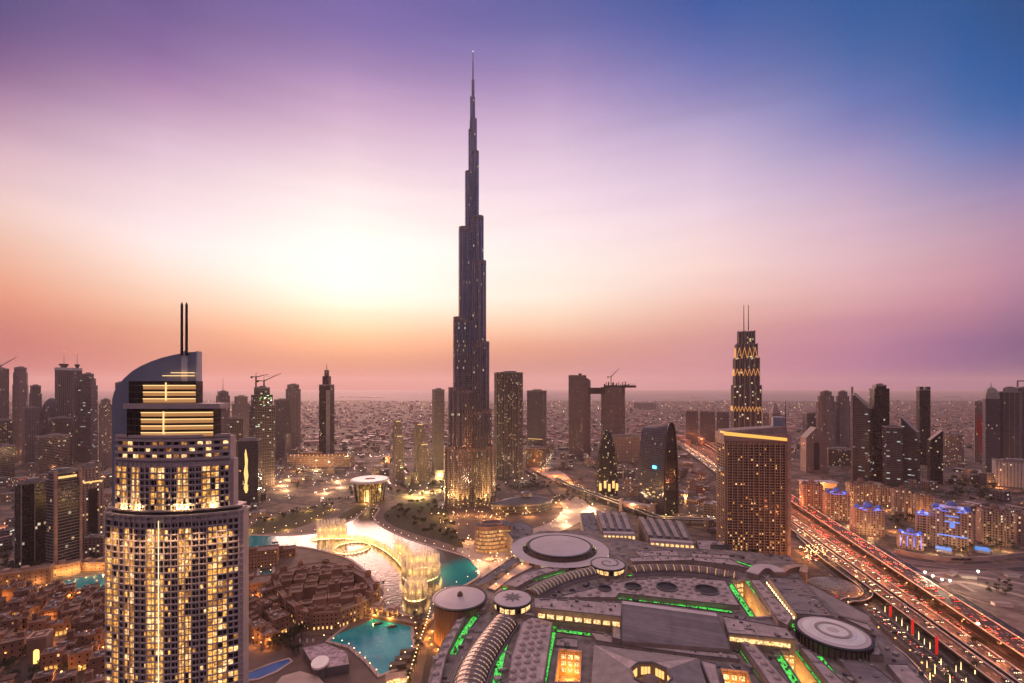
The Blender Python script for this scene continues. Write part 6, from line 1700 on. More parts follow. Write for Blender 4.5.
for q in ((300, 613), (314, 616), (336, 615), (352, 609), (366, 603), (287, 604), (278, 592)):
    x, y = G(q[0], q[1], 2); point((x - c[0], y - c[1] - 3, 3), 6500, (1, .48, .12), .5, sk)
mb = MB(); mb.prism([(p[0]*1.13, p[1]*1.15) for p in P], 0, .55, 0, 0); tag(mb.build('island_quay', m_pave, None, (*c, 0)), kind='structure')
mb = MB(); q = [(p[0]*1.13, p[1]*1.15) for p in P]
tree_spots_island = [(c[0] + a*1.0, c[1] + b) for a, b in [(x*1.075, y*1.085) for x, y in P]]
# western annex across the canal
for k, (px, py, w_, d_, h, lb) in enumerate(((262, 566, 34, 18, 20, 'sandstone wing with deep balconies left of the island bazaar'), (286, 556, 22, 12, 10, 'low sandstone block with lit roof terrace behind the bazaar'), (256, 596, 26, 20, 16, 'stepped sandstone block between the canal and the balconied hotel tower'))):
    x, y = G(px, py); t = sand_house('sandstone_building', lb, x, y, w_, d_, h, .35, rnd, None, True, .08, 40)
# lagoon bridge with lit pavilion gates
a, b = G(357, 613), G(428, 627); L = math.dist(a, b); ang = math.atan2(b[1]-a[1], b[0]-a[0]); c2 = ((a[0]+b[0])/2, (a[1]+b[1])/2)
t = thing('footbridge', 'stone footbridge with two gold lit pavilion gates between lagoon and lake', 'bridge', (*c2, 0), ang)
mb = MB(); mb.box(0, 0, 0, L, 9, 3.2, 0, 0, 1); mb.build('deck', [m_sand, m_pave], t)
mb = MB()
for sy in (-4.3, 4.3): mb.box(0, sy, 3.2, L, .5, 1.2)
mb.build('balustrade', m_sand2, t)
for x in (-L*.20, L*.02):
    mb = MB()
    for sx in (-3.4, 3.4):
        for sy in (-3.4, 3.4): mb.box(x + sx, sy, 3.2, 1.5, 1.5, 6.5)
    mb.box(x, 0, 9.7, 9, 9, 1.2); mb.box(x, 0, 10.9, 6, 6, 1.4); mb.build('gate_pavilion', m_sand2, t)
    point((x, -6.5, 4.5), 2600, (1, .6, .15), .4, t); point((x, 0, 5), 1500, (1, .6, .15), .4, t)
    mb = MB(); mb.box(x, -5.0, 3.2, .6, .5, .5); mb.build('lamp', e_gold, t)
# jetties with dark roofs at the lagoon's right rim
for k, (px, py, lb) in enumerate(((408, 655, 'upper'), (403, 662, 'middle'), (398, 668, 'lowest'))):
    x, y = G(px, py); t = thing('jetty', f'{lb} of three dark roofed jetties at the right rim of the lagoon', 'jetty', (x, y, .4), .15)
    mb = MB(); mb.box(0, 0, 0, 13, 4.2, .7); mb.build('deck', m_wood, t)
    mb = MB(); mb.box(0, 0, 3.0, 12, 4.6, .3); mb.build('roof', m_wood, t)
    mb = MB()
    for sx in (-5, 0, 5):
        for sy in (-1.8, 1.8): mb.box(sx, sy, .7, .25, .25, 2.3)
    mb.build('post', m_wood, t)
x, y = G(397, 681); t = thing('terrace_kiosk', 'gold lit kiosk at the foot of the lagoon', 'kiosk', (x, y, 0), .2)
mb = MB(); mb.box(0, 0, 0, 14, 6, 3.4); mb.build('glazed_wall', e_pwarm2, t); mb = MB(); mb.box(0, 0, 3.4, 16, 8, .5); mb.build('roof', m_sand2, t)
point((0, -6, 4), 3000, (1, .6, .2), .5, t)
# hotel podium garden at the bottom left: round white roof, pale terrace
x, y = G(320, 662, 10); t = thing('round_roof_block', 'white egg shaped roof disc on a dark block beside the patterned terrace', 'building', (x, y, 0), .3)
mb = MB(); mb.prism(circ(6, 28, ry=8), 8.8, 10.2, 0, 0, True); mb.build('roof_disc', m_white, t); mb = MB(); mb.prism(circ(4.5, 20, ry=6), 0, 8.8); mb.build('wall', m_roof2, t)
W = RP([(303, 648), (325, 643), (347, 652), (349, 664), (325, 668), (310, 660)], 7); c3 = (sum(p[0] for p in W)/6, sum(p[1] for p in W)/6)
t = thing('terrace_block', 'low block with a mottled pale rose roof terrace beside the lagoon', 'building', (*c3, 0)); mb = MB(); mb.prism(local(W, c3), 0, 7, 0, 1)
mb.build('wall', [m_roof2, M('mottled_terrace', (.42, .30, .32), .8, var=.6, scale=.35)], t)
W = RP([(282, 676), (300, 671), (318, 676), (330, 690), (270, 690)], 4); c3 = (sum(p[0] for p in W)/5, sum(p[1] for p in W)/5)
t = thing('terrace_block', 'low oval pale roof cut by the bottom edge left of the lagoon', 'building', (*c3, 0)); mb = MB(); mb.prism(local(W, c3), 0, 4, 0, 1); mb.build('wall', [m_sand, m_pave2], t)
for k, (px, py, hh) in enumerate(((312, 627, 7), (317, 625, 10), (322, 627, 8), (300, 645, 6), (307, 644.5, 5.5), (313, 644, 5))):
    x, y = G(px, py); t = thing('folded_parasol', ['short white', 'tallest white', 'white', 'slim white', 'slim cream', 'small white'][k] + ' folded parasol on the terrace ' + ('below the bazaar front' if k < 3 else 'beside the mottled roof'), 'parasol', (x, y, .1))
    mb = MB(); mb.lathe(0, 0, [(.55, 1), (.9, 2), (.5, hh*.8), (.05, hh*.9)], 8); mb.build('canopy', m_white, t); mb = MB(); mb.tube((0, 0, 0), (0, 0, hh*.9), .12); mb.build('pole', m_steel, t)
# boats
for k, (px, py, lb) in enumerate(((275, 543, 'small dark boat at the left end of the lake'), (378, 625, 'small wooden boat under the left pavilion gate'), (392, 628, 'small wooden boat under the right pavilion gate'))):
    x, y = G(px, py); t = thing('boat', lb, 'boat', (x, y, .4), .4)
    mb = MB(); mb.loft([[(-3.4, 0, 0), (-2, -.9, 0), (2, -1, 0), (3.8, 0, 0), (2, 1, 0), (-2, .9, 0)], [(-4, 0, 1.0), (-2.2, -1.3, .8), (2.2, -1.3, .8), (4.6, 0, 1.3), (2.2, 1.3, .8), (-2.2, 1.3, .8)]]); mb.build('hull', m_wood, t)
    mb = MB(); mb.box(-.5, 0, 2.2, 4, 2.2, .15)
    for sx in (-2.2, 1.2): mb.box(sx, .9, .8, .12, .12, 1.4); mb.box(sx, -.9, .8, .12, .12, 1.4)
    mb.build('canopy', m_sand2, t)

# ------------------------------------------------------------------ apartment blocks right of the highway
def resid(label, x0, x1, yt, yb, blue=0, rz=0.3, mat=None):
    Y = H*F/(yb - YH); X = ((x0+x1)/2 - 512)*Y/F; ph = math.atan2((x0+x1)/2 - 512, F)
    W_ = (x1-x0)*Y*math.cos(ph)/F; w_ = W_/(math.cos(rz) + .6*abs(math.sin(rz))); d_ = w_*.6; h = H + (YH - yt)*Y/F
    t = thing('apartment_block', label, 'apartments', (X + math.sin(ph)*d_/2, Y + math.cos(ph)*d_/2, 0), -ph + rz); reserve(t.location.x, t.location.y, w_*.5)
    mb = MB(); mb.box(0, 0, 0, w_, d_, h*.86, 0, 0, 1); mb.box(0, 0, h*.86, w_*.62, d_*.7, h*.08, 0, 0, 1)
    for sx in (-1, 1): mb.box(sx*w_*.36, -d_*.05, 0, w_*.2, d_*1.06, h*.9, 0, 0, 1)
    mb.box(0, -d_*.04, 0, w_*.18, d_*1.06, h*.92, 0, 0, 1)
    mb.build('wall', [mat or f_ornate, m_sroof], t)
    for sx, r in ((-.36, .1), (.36, .1), (0, .15)):
        rr = r*w_; z = h*(.9 if sx else .94)
        mb = MB(); mb.lathe(sx*w_, -d_*.05, [(rr*1.05, z), (rr, z + rr*.5), (rr*.7, z + rr*1.0), (rr*.25, z + rr*1.3), (0, z + rr*1.5)], 10); mb.build('roof_dome', m_bluelit if blue else m_sroof, t)
    if blue:
        for sx in (-.3, .3): point((sx*w_, -d_*.5, h*.93), 1500*blue, (.08, .2, 1), .5, t)
        mb = MB(); mb.box(0, -d_*.56, h*.87, w_*.8, .4, .6); mb.build('blue_light_line', e_blue, t)
    return t, w_, d_, h
m_bluelit = M('blue_lit_roof', (.10, .16, .42), .5)  # blue of the roof lights put into the dome colour
APT = [('rose apartment block with a blue lit domed roof beside the highway', 822, 850, 490, 520, 1.3), ('wide apartment block with blue lit roof domes and a white lit foot', 849, 885, 506, 535, 1.5),
    ('rose apartment block nearest the hotel slab beyond the highway', 799, 823, 481, 512, 0), ('apartment block with dark domes between the two blue lit roofs', 845, 876, 482, 503, 0), ('apartment block with arched gables left of the wide blue lit hotel', 891, 912, 487, 518, 0),
    ('amber lit apartment block behind the wide blue lit hotel', 913, 935, 493, 519, 0), ('sand apartment block right of the blue lit hotel', 975, 1013, 507, 545, 0), ('small apartment block behind the dark domed one', 872, 892, 486, 505, 0), ('sand apartment block cropped by the right edge', 1012, 1040, 513, 545, 0)]
for lb, x0, x1, yt, yb, bl in APT: resid(lb, x0, x1, yt, yb, bl, .3)
t, w_, d_, h = resid('broad stepped hotel striped with blue lights behind the curved wall', 928, 974, 506, 549, 2.0, .08)
for k, (z, ww) in enumerate(((.30, .7), (.62, .35), (.75, .3), (.5, .12))):
    mb = MB(); mb.box(0, -d_*.56 - .3, h*z, w_*ww, .5, 1.6 if k < 3 else 6); mb.build('blue_light_line', EM('cyan_blue_line', (.02, .26, 1), .9) if k == 0 else bpy.data.materials['cyan_blue_line'], t)
mb = MB(); mb.box(0, -d_*.2, h*.94, w_*.55, d_*.3, 2.2); mb.build('pale_cornice', m_white, t)
t, w_, d_, h = resid('blue lit corner tower attached left of the broad striped hotel', 915, 930, 510, 546, 1.6, .1)
t, w_, d_, h = resid('low blue lit villa row left of the striped hotel', 896, 924, 532, 549, 2.2, .1)
for i in range(4):
    mb = MB(); mb.box(-w_*.4 + i*w_*.26, -d_*.57, h*.15, .8, .5, h*.6); mb.build('blue_light_line', e_blue, t)
for k, (x0, x1, lb) in enumerate(((936, 951, 'left of two bright blue curved canopies before the striped hotel'), (970, 989, 'right of two bright blue curved canopies before the striped hotel'))):
    Y = H*F/(552 - YH); X = ((x0+x1)/2-512)*Y/F; w_ = (x1-x0)*Y/F*.75; t = thing('lit_canopy', lb, 'canopy', (X, Y, 0), -.6)
    mb = MB(); n = 10
    for i in range(n):
        a, b = PI*i/n, PI*(i+1)/n; mb.face([(-w_/2, -4*math.cos(a), 3 + 4*math.sin(a)), (w_/2, -4*math.cos(a), 3 + 4*math.sin(a)), (w_/2, -4*math.cos(b), 3 + 4*math.sin(b)), (-w_/2, -4*math.cos(b), 3 + 4*math.sin(b))])
    mb.build('canopy_shell', EM('blue_canopy', (.015, .28, .9), .8), t)
    mb = MB(); mb.box(0, 0, 0, w_, 7.6, 3); mb.build('base_wall', m_white, t)
for q in ((900, 551), (930, 553), (955, 553), (1000, 550), (868, 537), (845, 524), (985, 548)):
    x, y = G(*q); point((x, y - 6, 6), 9000, (1, .6, .25), 1)
W = smooth_path([(*G(a, b), 0) for a, b in [(895, 553), (925, 559), (965, 561.5), (1005, 559), (1050, 553)]], 6); c4 = W[12]
t = thing('curved_wall', 'long pale curved boundary wall with dark lettering before the blue lit hotel', 'wall', (c4[0], c4[1], 0)); P = [(p[0]-c4[0], p[1]-c4[1]) for p in W]
mb = MB(); mb.wallribbon([(*p, 0) for p in P], 1.4, 5.5); mb.build('wall', m_pave2, t)
mb = MB(); i0 = 10
for k in range(9):
    p = P[i0 + (k // 3)]; q = P[i0 + (k // 3) + 1]; s = (k % 3)/3; x, y = p[0] + (q[0]-p[0])*s, p[1] + (q[1]-p[1])*s
    mb.box(x, y - .95, 1.6 + (k % 2)*.4, 2.6, .3, 1.4 + (k % 3)*.5, .1); mb.box(x + 1.2, y - .95, 1.4, .6, .3, 2.6, .1)
mb.build('lettering', m_dark, t)

# ------------------------------------------------------------------ highway
def hx1(Y): return 389 + (Y - 326) * (510 - 389) / (835 - 326)
def hx2(Y): return 350 + (Y - 326) * (451 - 350) / (835 - 326)
def line(fx, y0, y1, off=0, n=24): return [(fx(y0 + (y1-y0)*i/n) + off, y0 + (y1-y0)*i/n) for i in range(n+1)]
m_hw = M('highway_asphalt', (.028, .02, .019), .6, var=.25, scale=.06)
def deck(name, label, pts, w_, z, lanes):
    c = pts[len(pts)//2]; t = thing(name, label, 'road deck', (c[0], c[1], 0)); P = [(p[0]-c[0], p[1]-c[1]) for p in pts]
    mb = MB(); mb.wallribbon([(*p, z - 1.6) for p in P], w_, 1.6); mb.build('road_slab', m_hw, t)
    mb = MB()
    for s in (-1, 1): mb.wallribbon([(*p, z) for p in P], .5, 1.0, s*(w_/2 - .25))
    mb.build('barrier', m_white, t)
    mb = MB(); d = resample(P, 3.5)
    for q in range(1, lanes):
        for i in range(0, len(d)-1, 3): mb.ribbon(d[i:i+2], .3, z + .012, 0, -w_/2 + q*w_/lanes)
    mb.build('lane_marking', m_line, t)
    mb = MB(); d = resample(P, 34)
    for q in d: mb.box(q[0], q[1], 0, w_*.3, 2.2, z - 1.5, .25)
    if z > 3: mb.build('pier', m_pave2, t)
    return t
D1 = line(hx1, 240, 1750, n=40); D2 = line(hx2, 240, 1750, n=40)
deck('highway_deck', 'upper right highway deck with red and white traffic on piers', D1, 19, 8.0, 5)
deck('highway_deck', 'middle highway deck carrying headlights, right of the lowest one', [(x + 8, y) for x, y in D2], 12, 6.4, 3)
deck('highway_deck', 'lowest highway deck with headlights, nearest the mall', [(x - 8, y) for x, y in D2], 12, 5.6, 3)
road('highway_strip', line(lambda y: (hx1(y) + hx2(y))/2, 240, 1500, n=20), 22, m_hw, .10, 0, 1)
D3 = line(lambda y: (hx1(y) + hx2(y))/2 + 1, 400, 620, n=10)
road('service_road', line(lambda y: hx2(y) - 30, 250, 560, n=12), 9, m_hw, .12, 2, 1)
road('service_road', line(lambda y: hx1(y) + 27, 250, 820, n=16), 10, m_hw, .12, 2, 1)
# looping ramp
RL = [(*G(a, b, 4), 0) for a, b in [(800, 536), (822, 556), (846, 574), (862, 586), (868, 594), (860, 599), (848, 600), (842, 605), (848, 616), (868, 632), (900, 655), (930, 690)]]
rp = smooth_path(RL, 6); deck('ramp', 'looping ramp curling between the glass dome and the parking court', [(p[0], p[1]) for p in rp], 8, 4.0, 2)
PK = GP([(852, 600), (872, 596), (950, 655), (985, 690), (930, 690), (880, 640), (860, 618)])
sheet('parking_court', PK, .16, m_asph)
mb = MB(); a, b = G(866, 604), G(955, 682)
for i in range(40):
    for j in range(5):
        x, y = a[0] + (b[0]-a[0])*i/40 + (j-2)*7.5, a[1] + (b[1]-a[1])*i/40
        if inside((x, y), PK): mb.box(x, y, .165, .18, 4.2, .01, .5)
tag(mb.build('parking_lines', m_line), kind='structure')
for k, pts in enumerate(([(900, 566), (960, 570), (1040, 572), (1040, 610), (990, 606), (940, 592)], [(960, 600), (1040, 615), (1040, 650), (1000, 630)])):
    sheet('sand_plot', GP(pts), .09, M('sand_plot', (.21, .15, .13), .9, var=.45, scale=.09))
road('side_street', GP([(880, 556), (920, 563), (970, 567), (1050, 562)]), 12, m_pave, .15, 0)
road('side_street', GP([(1040, 620), (990, 603), (950, 590), (915, 575)]), 7, m_pave, .15, 0)
rnd = random.Random(8)
for k, pts in enumerate(([(905, 578), (940, 573), (985, 578), (1035, 586)], [(930, 588), (960, 582), (1000, 590), (1035, 600)], [(915, 572), (950, 580), (975, 592)])):
    p = smooth_path([(*q, 0) for q in GP(pts)], 5); mb = MB(); mb.ribbon(p, 5.5, .12 + k*.012); tag(mb.build('dirt_track', m_pave2), kind='structure')
for k, (px, py, lb) in enumerate(((1002, 606, 'nearest the right edge'), (968, 578, 'beside the dirt tracks'), (1012, 577, 'below the curved wall'), (952, 575, 'at the left end of the plot'))):
    x, y = G(px, py); t = thing('site_cabin', 'pale flat site cabin on the sandy plot ' + lb, 'cabin', (x, y, .1), rnd.uniform(-.4, .4))
    mb = MB(); mb.box(0, 0, 0, rnd.uniform(9, 15), 5, 3); mb.build('wall', m_white, t); mb = MB(); mb.box(0, 0, 3, 15, 5.6, .3); mb.build('roof', m_roof, t)
# metro viaduct with lamps
VP = [(*G(a, b, 9), 0) for a, b in [(556, 478), (572, 486), (600, 496), (640, 510), (660, 517), (700, 519), (735, 521)]]
deck('viaduct', 'pale lamp lit viaduct curving below the bullet tower', [(p[0], p[1]) for p in smooth_path(VP, 5)], 12, 9.0, 2)
W = smooth_path(VP, 5); rndv = random.Random(2)
mb = MB(); c5 = W[15]; t = thing('footbridge_hall', 'red framed glass station hall on the viaduct', 'station', (*G(637, 508, 9), 0), -.62)
mb.box(0, 0, 9.2, 52, 9, 7); mb.build('wall', facade('facade_station', (.45, .25, .23), (.10, .05, .05), 5, 7, .8, .6, .4, (1, .3, .15), es=.5), t)
mb = MB(); mb.box(0, 0, 16.2, 54, 11, .8); mb.build('roof', m_roofw, t); mb = MB(); mb.box(-27, 0, 0, 5, 11, 21); mb.build('stair_tower', m_pave2, t); mb = MB(); mb.box(27, 0, 0, 5, 11, 19); mb.build('stair_tower', m_pave2, t)
# ------------------------------------------------------------------ low buildings of the middle distance
MIDM = [('the bridged towers', G(598, 457)), ('the bullet tower', G(607, 494)), ('the disc pavilion', G(370, 500)), ('the spire tower', G(327, 459)), ('the construction tower', G(262, 487)),
    ('the gold dotted tower', G(508, 479)), ('the amber capped tower', G(398, 477)), ('the curved tower', G(659, 512)), ('the stepped tower', G(746, 482)), ('the white ribbed block', G(1005, 487)),
    ('the gabled block', G(813, 473)), ('the notched tower', G(923, 465)), ('the roof garden tower', G(62, 572)), ('the half dome', G(52, 474)), ('the hazy blocks', G(707, 444)), ('the matching towers', G(834, 463))]
rnd = random.Random(101)
LOWF = [facade('facade_low_sand', (.36, .25, .20), (.04, .035, .035), 3.4, 3.6, .45, .45, .16), facade('facade_low_rose', (.30, .19, .165), (.04, .035, .035), 4, 3.6, .5, .5, .14), facade('facade_low_grey', (.22, .18, .18), (.04, .04, .045), 5, 3.8, .8, .45, .12, WHITE)]
LOWN = ['sand', 'rose', 'grey']
REG = [([(262, 448), (450, 448), (450, 488), (262, 488)], 80, .8), ([(545, 446), (690, 446), (716, 512), (690, 514), (640, 498), (560, 470)], 90, .9), ([(-40, 465), (110, 465), (108, 562), (-60, 562)], 50, 1.0), ([(790, 452), (1060, 452), (1060, 512), (835, 484)], 62, 1.0),
    ([(940, 512), (1060, 512), (1060, 540), (1015, 540), (975, 505)], 14, 1.0), ([(228, 470), (262, 470), (262, 522), (240, 526)], 14, .8), ([(690, 500), (716, 500), (720, 536), (700, 530)], 6, .8), ([(-60, 436), (1080, 436), (1080, 449), (-60, 449)], 60, 1.3)]
ROADS = [[(p[0], p[1]) for p in r] for r in (BLVD, BLVD2, AV1, AV2, AV3)] + [D1, D2, [(p[0], p[1]) for p in W]]
def off_road(x, y, r): return all((x-p[0])**2 + (y-p[1])**2 > (r + 13)**2 for rd in ROADS for p in rd)
ROADS = [resample(r, 14) for r in ROADS]
for reg, n, sc_ in REG:
    poly = GP(reg); xs = [p[0] for p in poly]; ys = [p[1] for p in poly]; k = tries = 0
    while k < n and tries < n*40:
        tries += 1; x, y = rnd.uniform(min(xs), max(xs)), rnd.uniform(min(ys), max(ys))
        w_, d_ = rnd.uniform(12, 30)*sc_, rnd.uniform(10, 20)*sc_; r = max(w_, d_)*.5
        if not inside((x, y), poly) or not free(x, y, r) or not off_road(x, y, r): continue
        reserve(x, y, r); k += 1; f = rnd.randrange(3); h = rnd.choice((6, 8, 11, 14, 18, 24))*rnd.uniform(.9, 1.1)
        t = thing('block_of_flats' if h > 13 else 'low_building', '', 'flats' if h > 13 else 'building', (x, y, 0), rnd.choice((.2, .5, .3, -.4)), 'blocks of flats between the towers' if h > 13 else 'low buildings between the towers')
        mb = MB(); mb.box(0, 0, 0, w_, d_, h, 0, 0, 1)
        if rnd.random() < .5: mb.box(w_*.3, 0, 0, w_*.35, d_*1.15, h*rnd.choice((.6, 1.25)), 0, 0, 1)
        mb.build('wall', [LOWF[f], rnd.choice((m_roof, m_sroof, m_roofw))], t)
        if y < 1100:
            mb = MB(); mb.ring(rect(w_ + .4, d_ + .4), rect(w_ - .8, d_ - .8), h - .2, h + .9); mb.build('parapet', m_conc, t)
            mb = MB(); mb.box(-w_*.2, 0, h, w_*.2, d_*.3, 2.4); mb.build('roof_hut', m_conc, t); mb = MB(); mb.box(w_*.05, d_*.2, h, 3, 2, 1.5); mb.build('roof_unit', m_conc, t)
        landmark_label(t, LOWN[f] + (' block of flats' if h > 13 else ' low flat roofed building'), MIDM)
# the long amber edged construction hall and other particular buildings
x, y = G(319, 467); t = thing('long_hall', 'long sand coloured hall with amber lamps along its roof, before the spire tower', 'building', (x, y + 15, 0), .05); u = y/F
mb = MB(); mb.box(0, 0, 0, 62*u, 34, 30, 0, 0, 1); mb.build('wall', [facade('facade_long_hall', (.34, .22, .16), (.12, .07, .05), 4, 5, .6, .6, .3, (1, .45, .12), es=.5), m_sroof], t)
mb = MB()
for i in range(16): mb.lathe(-28*u + i*3.7*u, -14, [(0, 30.2), (1.1, 31.3), (0, 32.4)], 5)
mb.build('roof_lamp', e_warm2, t); mb = MB(); mb.box(-10*u, 4, 30, 20*u, 14, 6); mb.box(18*u, 4, 30, 12*u, 12, 4); mb.build('roof_block', m_sand, t)
x, y = G(818, 487); t = thing('amber_hall', 'long low hall glowing orange under a pale roof, left of the slanted glass tower', 'building', (x, y, 0), -.1); u = y/F
mb = MB(); mb.box(0, 0, 0, 30*u, 20, 10); mb.build('glazed_wall', EM('amber_hall_glass', (1, .30, .05), .7), t); mb = MB(); mb.box(0, 0, 10, 32*u, 24, 2.4); mb.build('roof', m_roofw, t)
point((0, -18, 5), 12000, (1, .4, .1), 1, t)
x, y = G(528, 474); sheet('orange_lit_yard', GP([(530, 468), (545, 464), (566, 474), (575, 486), (556, 482)]), .13, m_pave2)
for q in ((540, 470), (556, 476), (568, 482)):
    a = G(*q); point((a[0], a[1], 9), 42000, (1, .28, .05), 1.5)

# ------------------------------------------------------------------ trees
def leaf_tree(seed, h, r):
    rn = random.Random(seed); mb = MB(); n = 9
    mb.tube((0, 0, 0), (0, 0, h*.45), h*.035, h*.022, 6, 1)
    cl = [(rn.uniform(-.6, .6)*r, rn.uniform(-.6, .6)*r, h*rn.uniform(.45, .85), r*rn.uniform(.35, .6)) for _ in range(n)]
    for x, y, z, q in cl[:4]: mb.tube((0, 0, h*.4), (x, y, z), h*.02, h*.008, 4, 1)
    tk = mb; mb = MB()
    for x, y, z, q in cl:
        for _ in range(34):
            v = Vector((rn.gauss(0, 1), rn.gauss(0, 1), rn.gauss(0, 1))).normalized() * q * rn.uniform(.55, 1.05)
            p = Vector((x, y, z)) + Vector((v.x, v.y, v.z*.75)); s = rn.uniform(.28, .6)*r*.28
            e1 = Vector((rn.gauss(0, 1), rn.gauss(0, 1), rn.gauss(0, 1))).normalized(); e2 = e1.orthogonal().normalized()
            mb.face([p - e1*s, p + e2*s*.7, p + e1*s, p - e2*s*.7])
    return tk.mesh('trunk', [m_leaf, m_bark]), mb.mesh('crown', [m_leaf])
def palm(seed, h, lit=False):
    rn = random.Random(seed); tk = MB(); tk.tube((0, 0, 0), (0, 0, h*.5), .3, .24, 7); tk.tube((0, 0, h*.5), (.1, 0, h), .24, .2, 7); mb = MB()
    for i in range(20):
        a = i*2.4; up = rn.uniform(-.1, .9); L = h*.36; pr = None
        for k in range(6):
            s = k/5; q = Vector((math.cos(a)*L*s*math.cos(up*.6), math.sin(a)*L*s*math.cos(up*.6), h + L*(up*s - 1.0*s*s)))
            w_ = .55*(1 - s) + .1; sd = Vector((-math.sin(a), math.cos(a), 0))*w_
            if pr: mb.face([pr[0] - pr[1], q - sd, q + sd, pr[0] + pr[1]])
            pr = (q, sd)
    return tk.mesh('trunk', [e_trunk if lit else m_bark]), mb.mesh('crown', [m_leaf])
e_trunk = EM('light_wrapped_trunk', (1, .66, .3), 3.0)
TR = [leaf_tree(s, h, r) for s, h, r in ((1, 7, 3.2), (2, 8.5, 3.8), (3, 6, 3.0), (4, 10, 4.4))]
PM = [palm(s, h) for s, h in ((5, 9), (6, 11))]; PL = [palm(7, 9, True), palm(8, 8, True)]
def plant(kind, x, y, label, group, rn, s=1.0, z=0.1):
    tk, cr = rn.choice(kind); t = thing('palm_tree' if kind in (PM, PL) else 'tree', label, 'palm' if kind in (PM, PL) else 'tree', (x, y, z), rn.uniform(0, 6.28), group)
    s *= rn.uniform(.8, 1.2); t.scale = (s, s, s)
    inst('trunk', tk, (0, 0, 0), 0, (1, 1, 1), t); inst('crown', cr, (0, 0, 0), 0, (1, 1, 1), t)
rn = random.Random(303)
def grove(poly, n, label, group, kind, s=1.0, chk=True):
    P = GP(poly); xs = [p[0] for p in P]; ys = [p[1] for p in P]; k = tr = 0
    while k < n and tr < n*60:
        tr += 1; x, y = rn.uniform(min(xs), max(xs)), rn.uniform(min(ys), max(ys))
        if inside((x, y), P) and not inside((x, y), LAKEW) and not inside((x, y), POOLW) and (not chk or free(x, y, 2)): plant(kind, x, y, label, group, rn, s); k += 1
grove([(384, 514), (400, 505), (430, 501), (446, 508), (456, 533), (463, 547), (440, 540), (412, 532), (390, 524)], 46, 'dark leafy tree in the lakeside park at the foot of the tallest tower', 'trees in the lakeside park', TR, 1.1, False)
grove([(268, 612), (290, 620), (302, 640), (300, 655), (280, 655), (262, 650)], 30, 'dark leafy tree in the grove above the blue hotel pool', 'trees above the blue hotel pool', TR, 1.2, False)
grove([(330, 612), (352, 614), (352, 620), (330, 628), (318, 624)], 12, 'dark leafy tree between the bazaar front and the lagoon', 'trees before the bazaar', TR, .9, False)
grove([(0, 668), (40, 650), (60, 664), (30, 690), (0, 690)], 14, 'dark tree along the lane in the bottom left old quarter', 'trees in the old quarter lane', TR, 1.1)
grove([(0, 592), (105, 592), (105, 683), (0, 683)], 34, 'small dark tree between the old quarter houses', 'trees among the old quarter houses', TR, .8, False)
grove([(80, 545), (104, 545), (104, 566), (78, 568)], 16, 'dark tree behind the palace pool', 'trees behind the palace pool', TR, 1.2, False)
grove([(0, 548), (46, 560), (46, 576), (0, 580)], 16, 'dark tree at the foot of the left dark towers', 'trees below the left dark towers', TR, 1.2, False)
grove([(736, 548), (788, 550), (790, 556), (738, 557)], 18, 'dark tree in the row at the foot of the brown hotel slab', 'trees at the foot of the hotel slab', TR, 1.0, False)
grove([(940, 480), (990, 482), (1010, 505), (950, 500)], 40, 'dark tree on the open ground before the white ribbed block', 'trees before the white ribbed block', TR, 1.4)
grove([(890, 510), (930, 512), (925, 540), (890, 530)], 18, 'dark tree among the rose apartment blocks', 'trees among the apartment blocks', TR, 1.2)
grove([(930, 548), (1020, 546), (1020, 556), (930, 556)], 20, 'palm before the blue lit hotel', 'palms before the blue lit hotel', PM, 1.0, False)
grove([(985, 580), (1012, 582), (1012, 596), (985, 594)], 14, 'dark round bush like tree on the sandy plot at right', 'trees on the sandy plot', TR, .6, False)
grove([(870, 560), (885, 562), (985, 650), (975, 655)], 26, 'dark tree between the two highway decks', 'trees between the highway decks', TR, .9, False)
grove([(480, 486), (500, 484), (498, 500), (484, 500)], 14, 'dark tree right of the tallest tower podium', 'trees beside the tower podium', TR, 1.2, False)
grove([(530, 478), (556, 486), (600, 508), (590, 512), (540, 494)], 22, 'small tree along the boulevard behind the boat shaped hall', 'trees along the boulevard', TR, 1.0, False)
grove([(410, 603), (428, 612), (424, 640), (412, 690), (404, 690), (416, 640)], 26, 'palm on the promenade between lagoon and orange drum hall', 'palms on the lagoon promenade', PM, .7, False)
grove([(262, 520), (330, 503), (334, 506), (264, 524)], 26, 'small tree behind the crescent lawn', 'trees behind the crescent lawn', TR, .8, False)
grove([(440, 480), (450, 478), (446, 500), (400, 498), (396, 488)], 24, 'tree in the lit gardens left of the tallest tower', 'trees in the lit gardens', TR, 1.2, False)
for i, (px, py) in enumerate([(x*1.0, y) for x, y in [(285, 603), (292, 609), (300, 613), (308, 615), (318, 616), (328, 616), (338, 614), (348, 611), (358, 607), (368, 603), (378, 597), (383, 590)]]):
    x, y = G(px, py); plant(PM, x, y, 'palm on the quay along the bazaar front', 'palms along the bazaar front', rn, .7, .6)
for i in range(9):
    k = i/8; px, py = 885 + 45*k, 612 + 37*k; x, y = G(px, py); plant(PL, x, y, 'palm with a light wrapped trunk lining the parking court', 'light wrapped palms along the parking court', rn, .9)
for i, (px, py) in enumerate(((927, 668), (935, 674), (941, 666), (948, 676), (956, 672), (961, 670), (975, 674), (930, 680), (950, 684), (966, 684))):
    x, y = G(px, py); plant(PL, x, y, 'light wrapped palm in the cluster at the bottom right', 'light wrapped palms at the bottom right', rn, .9)
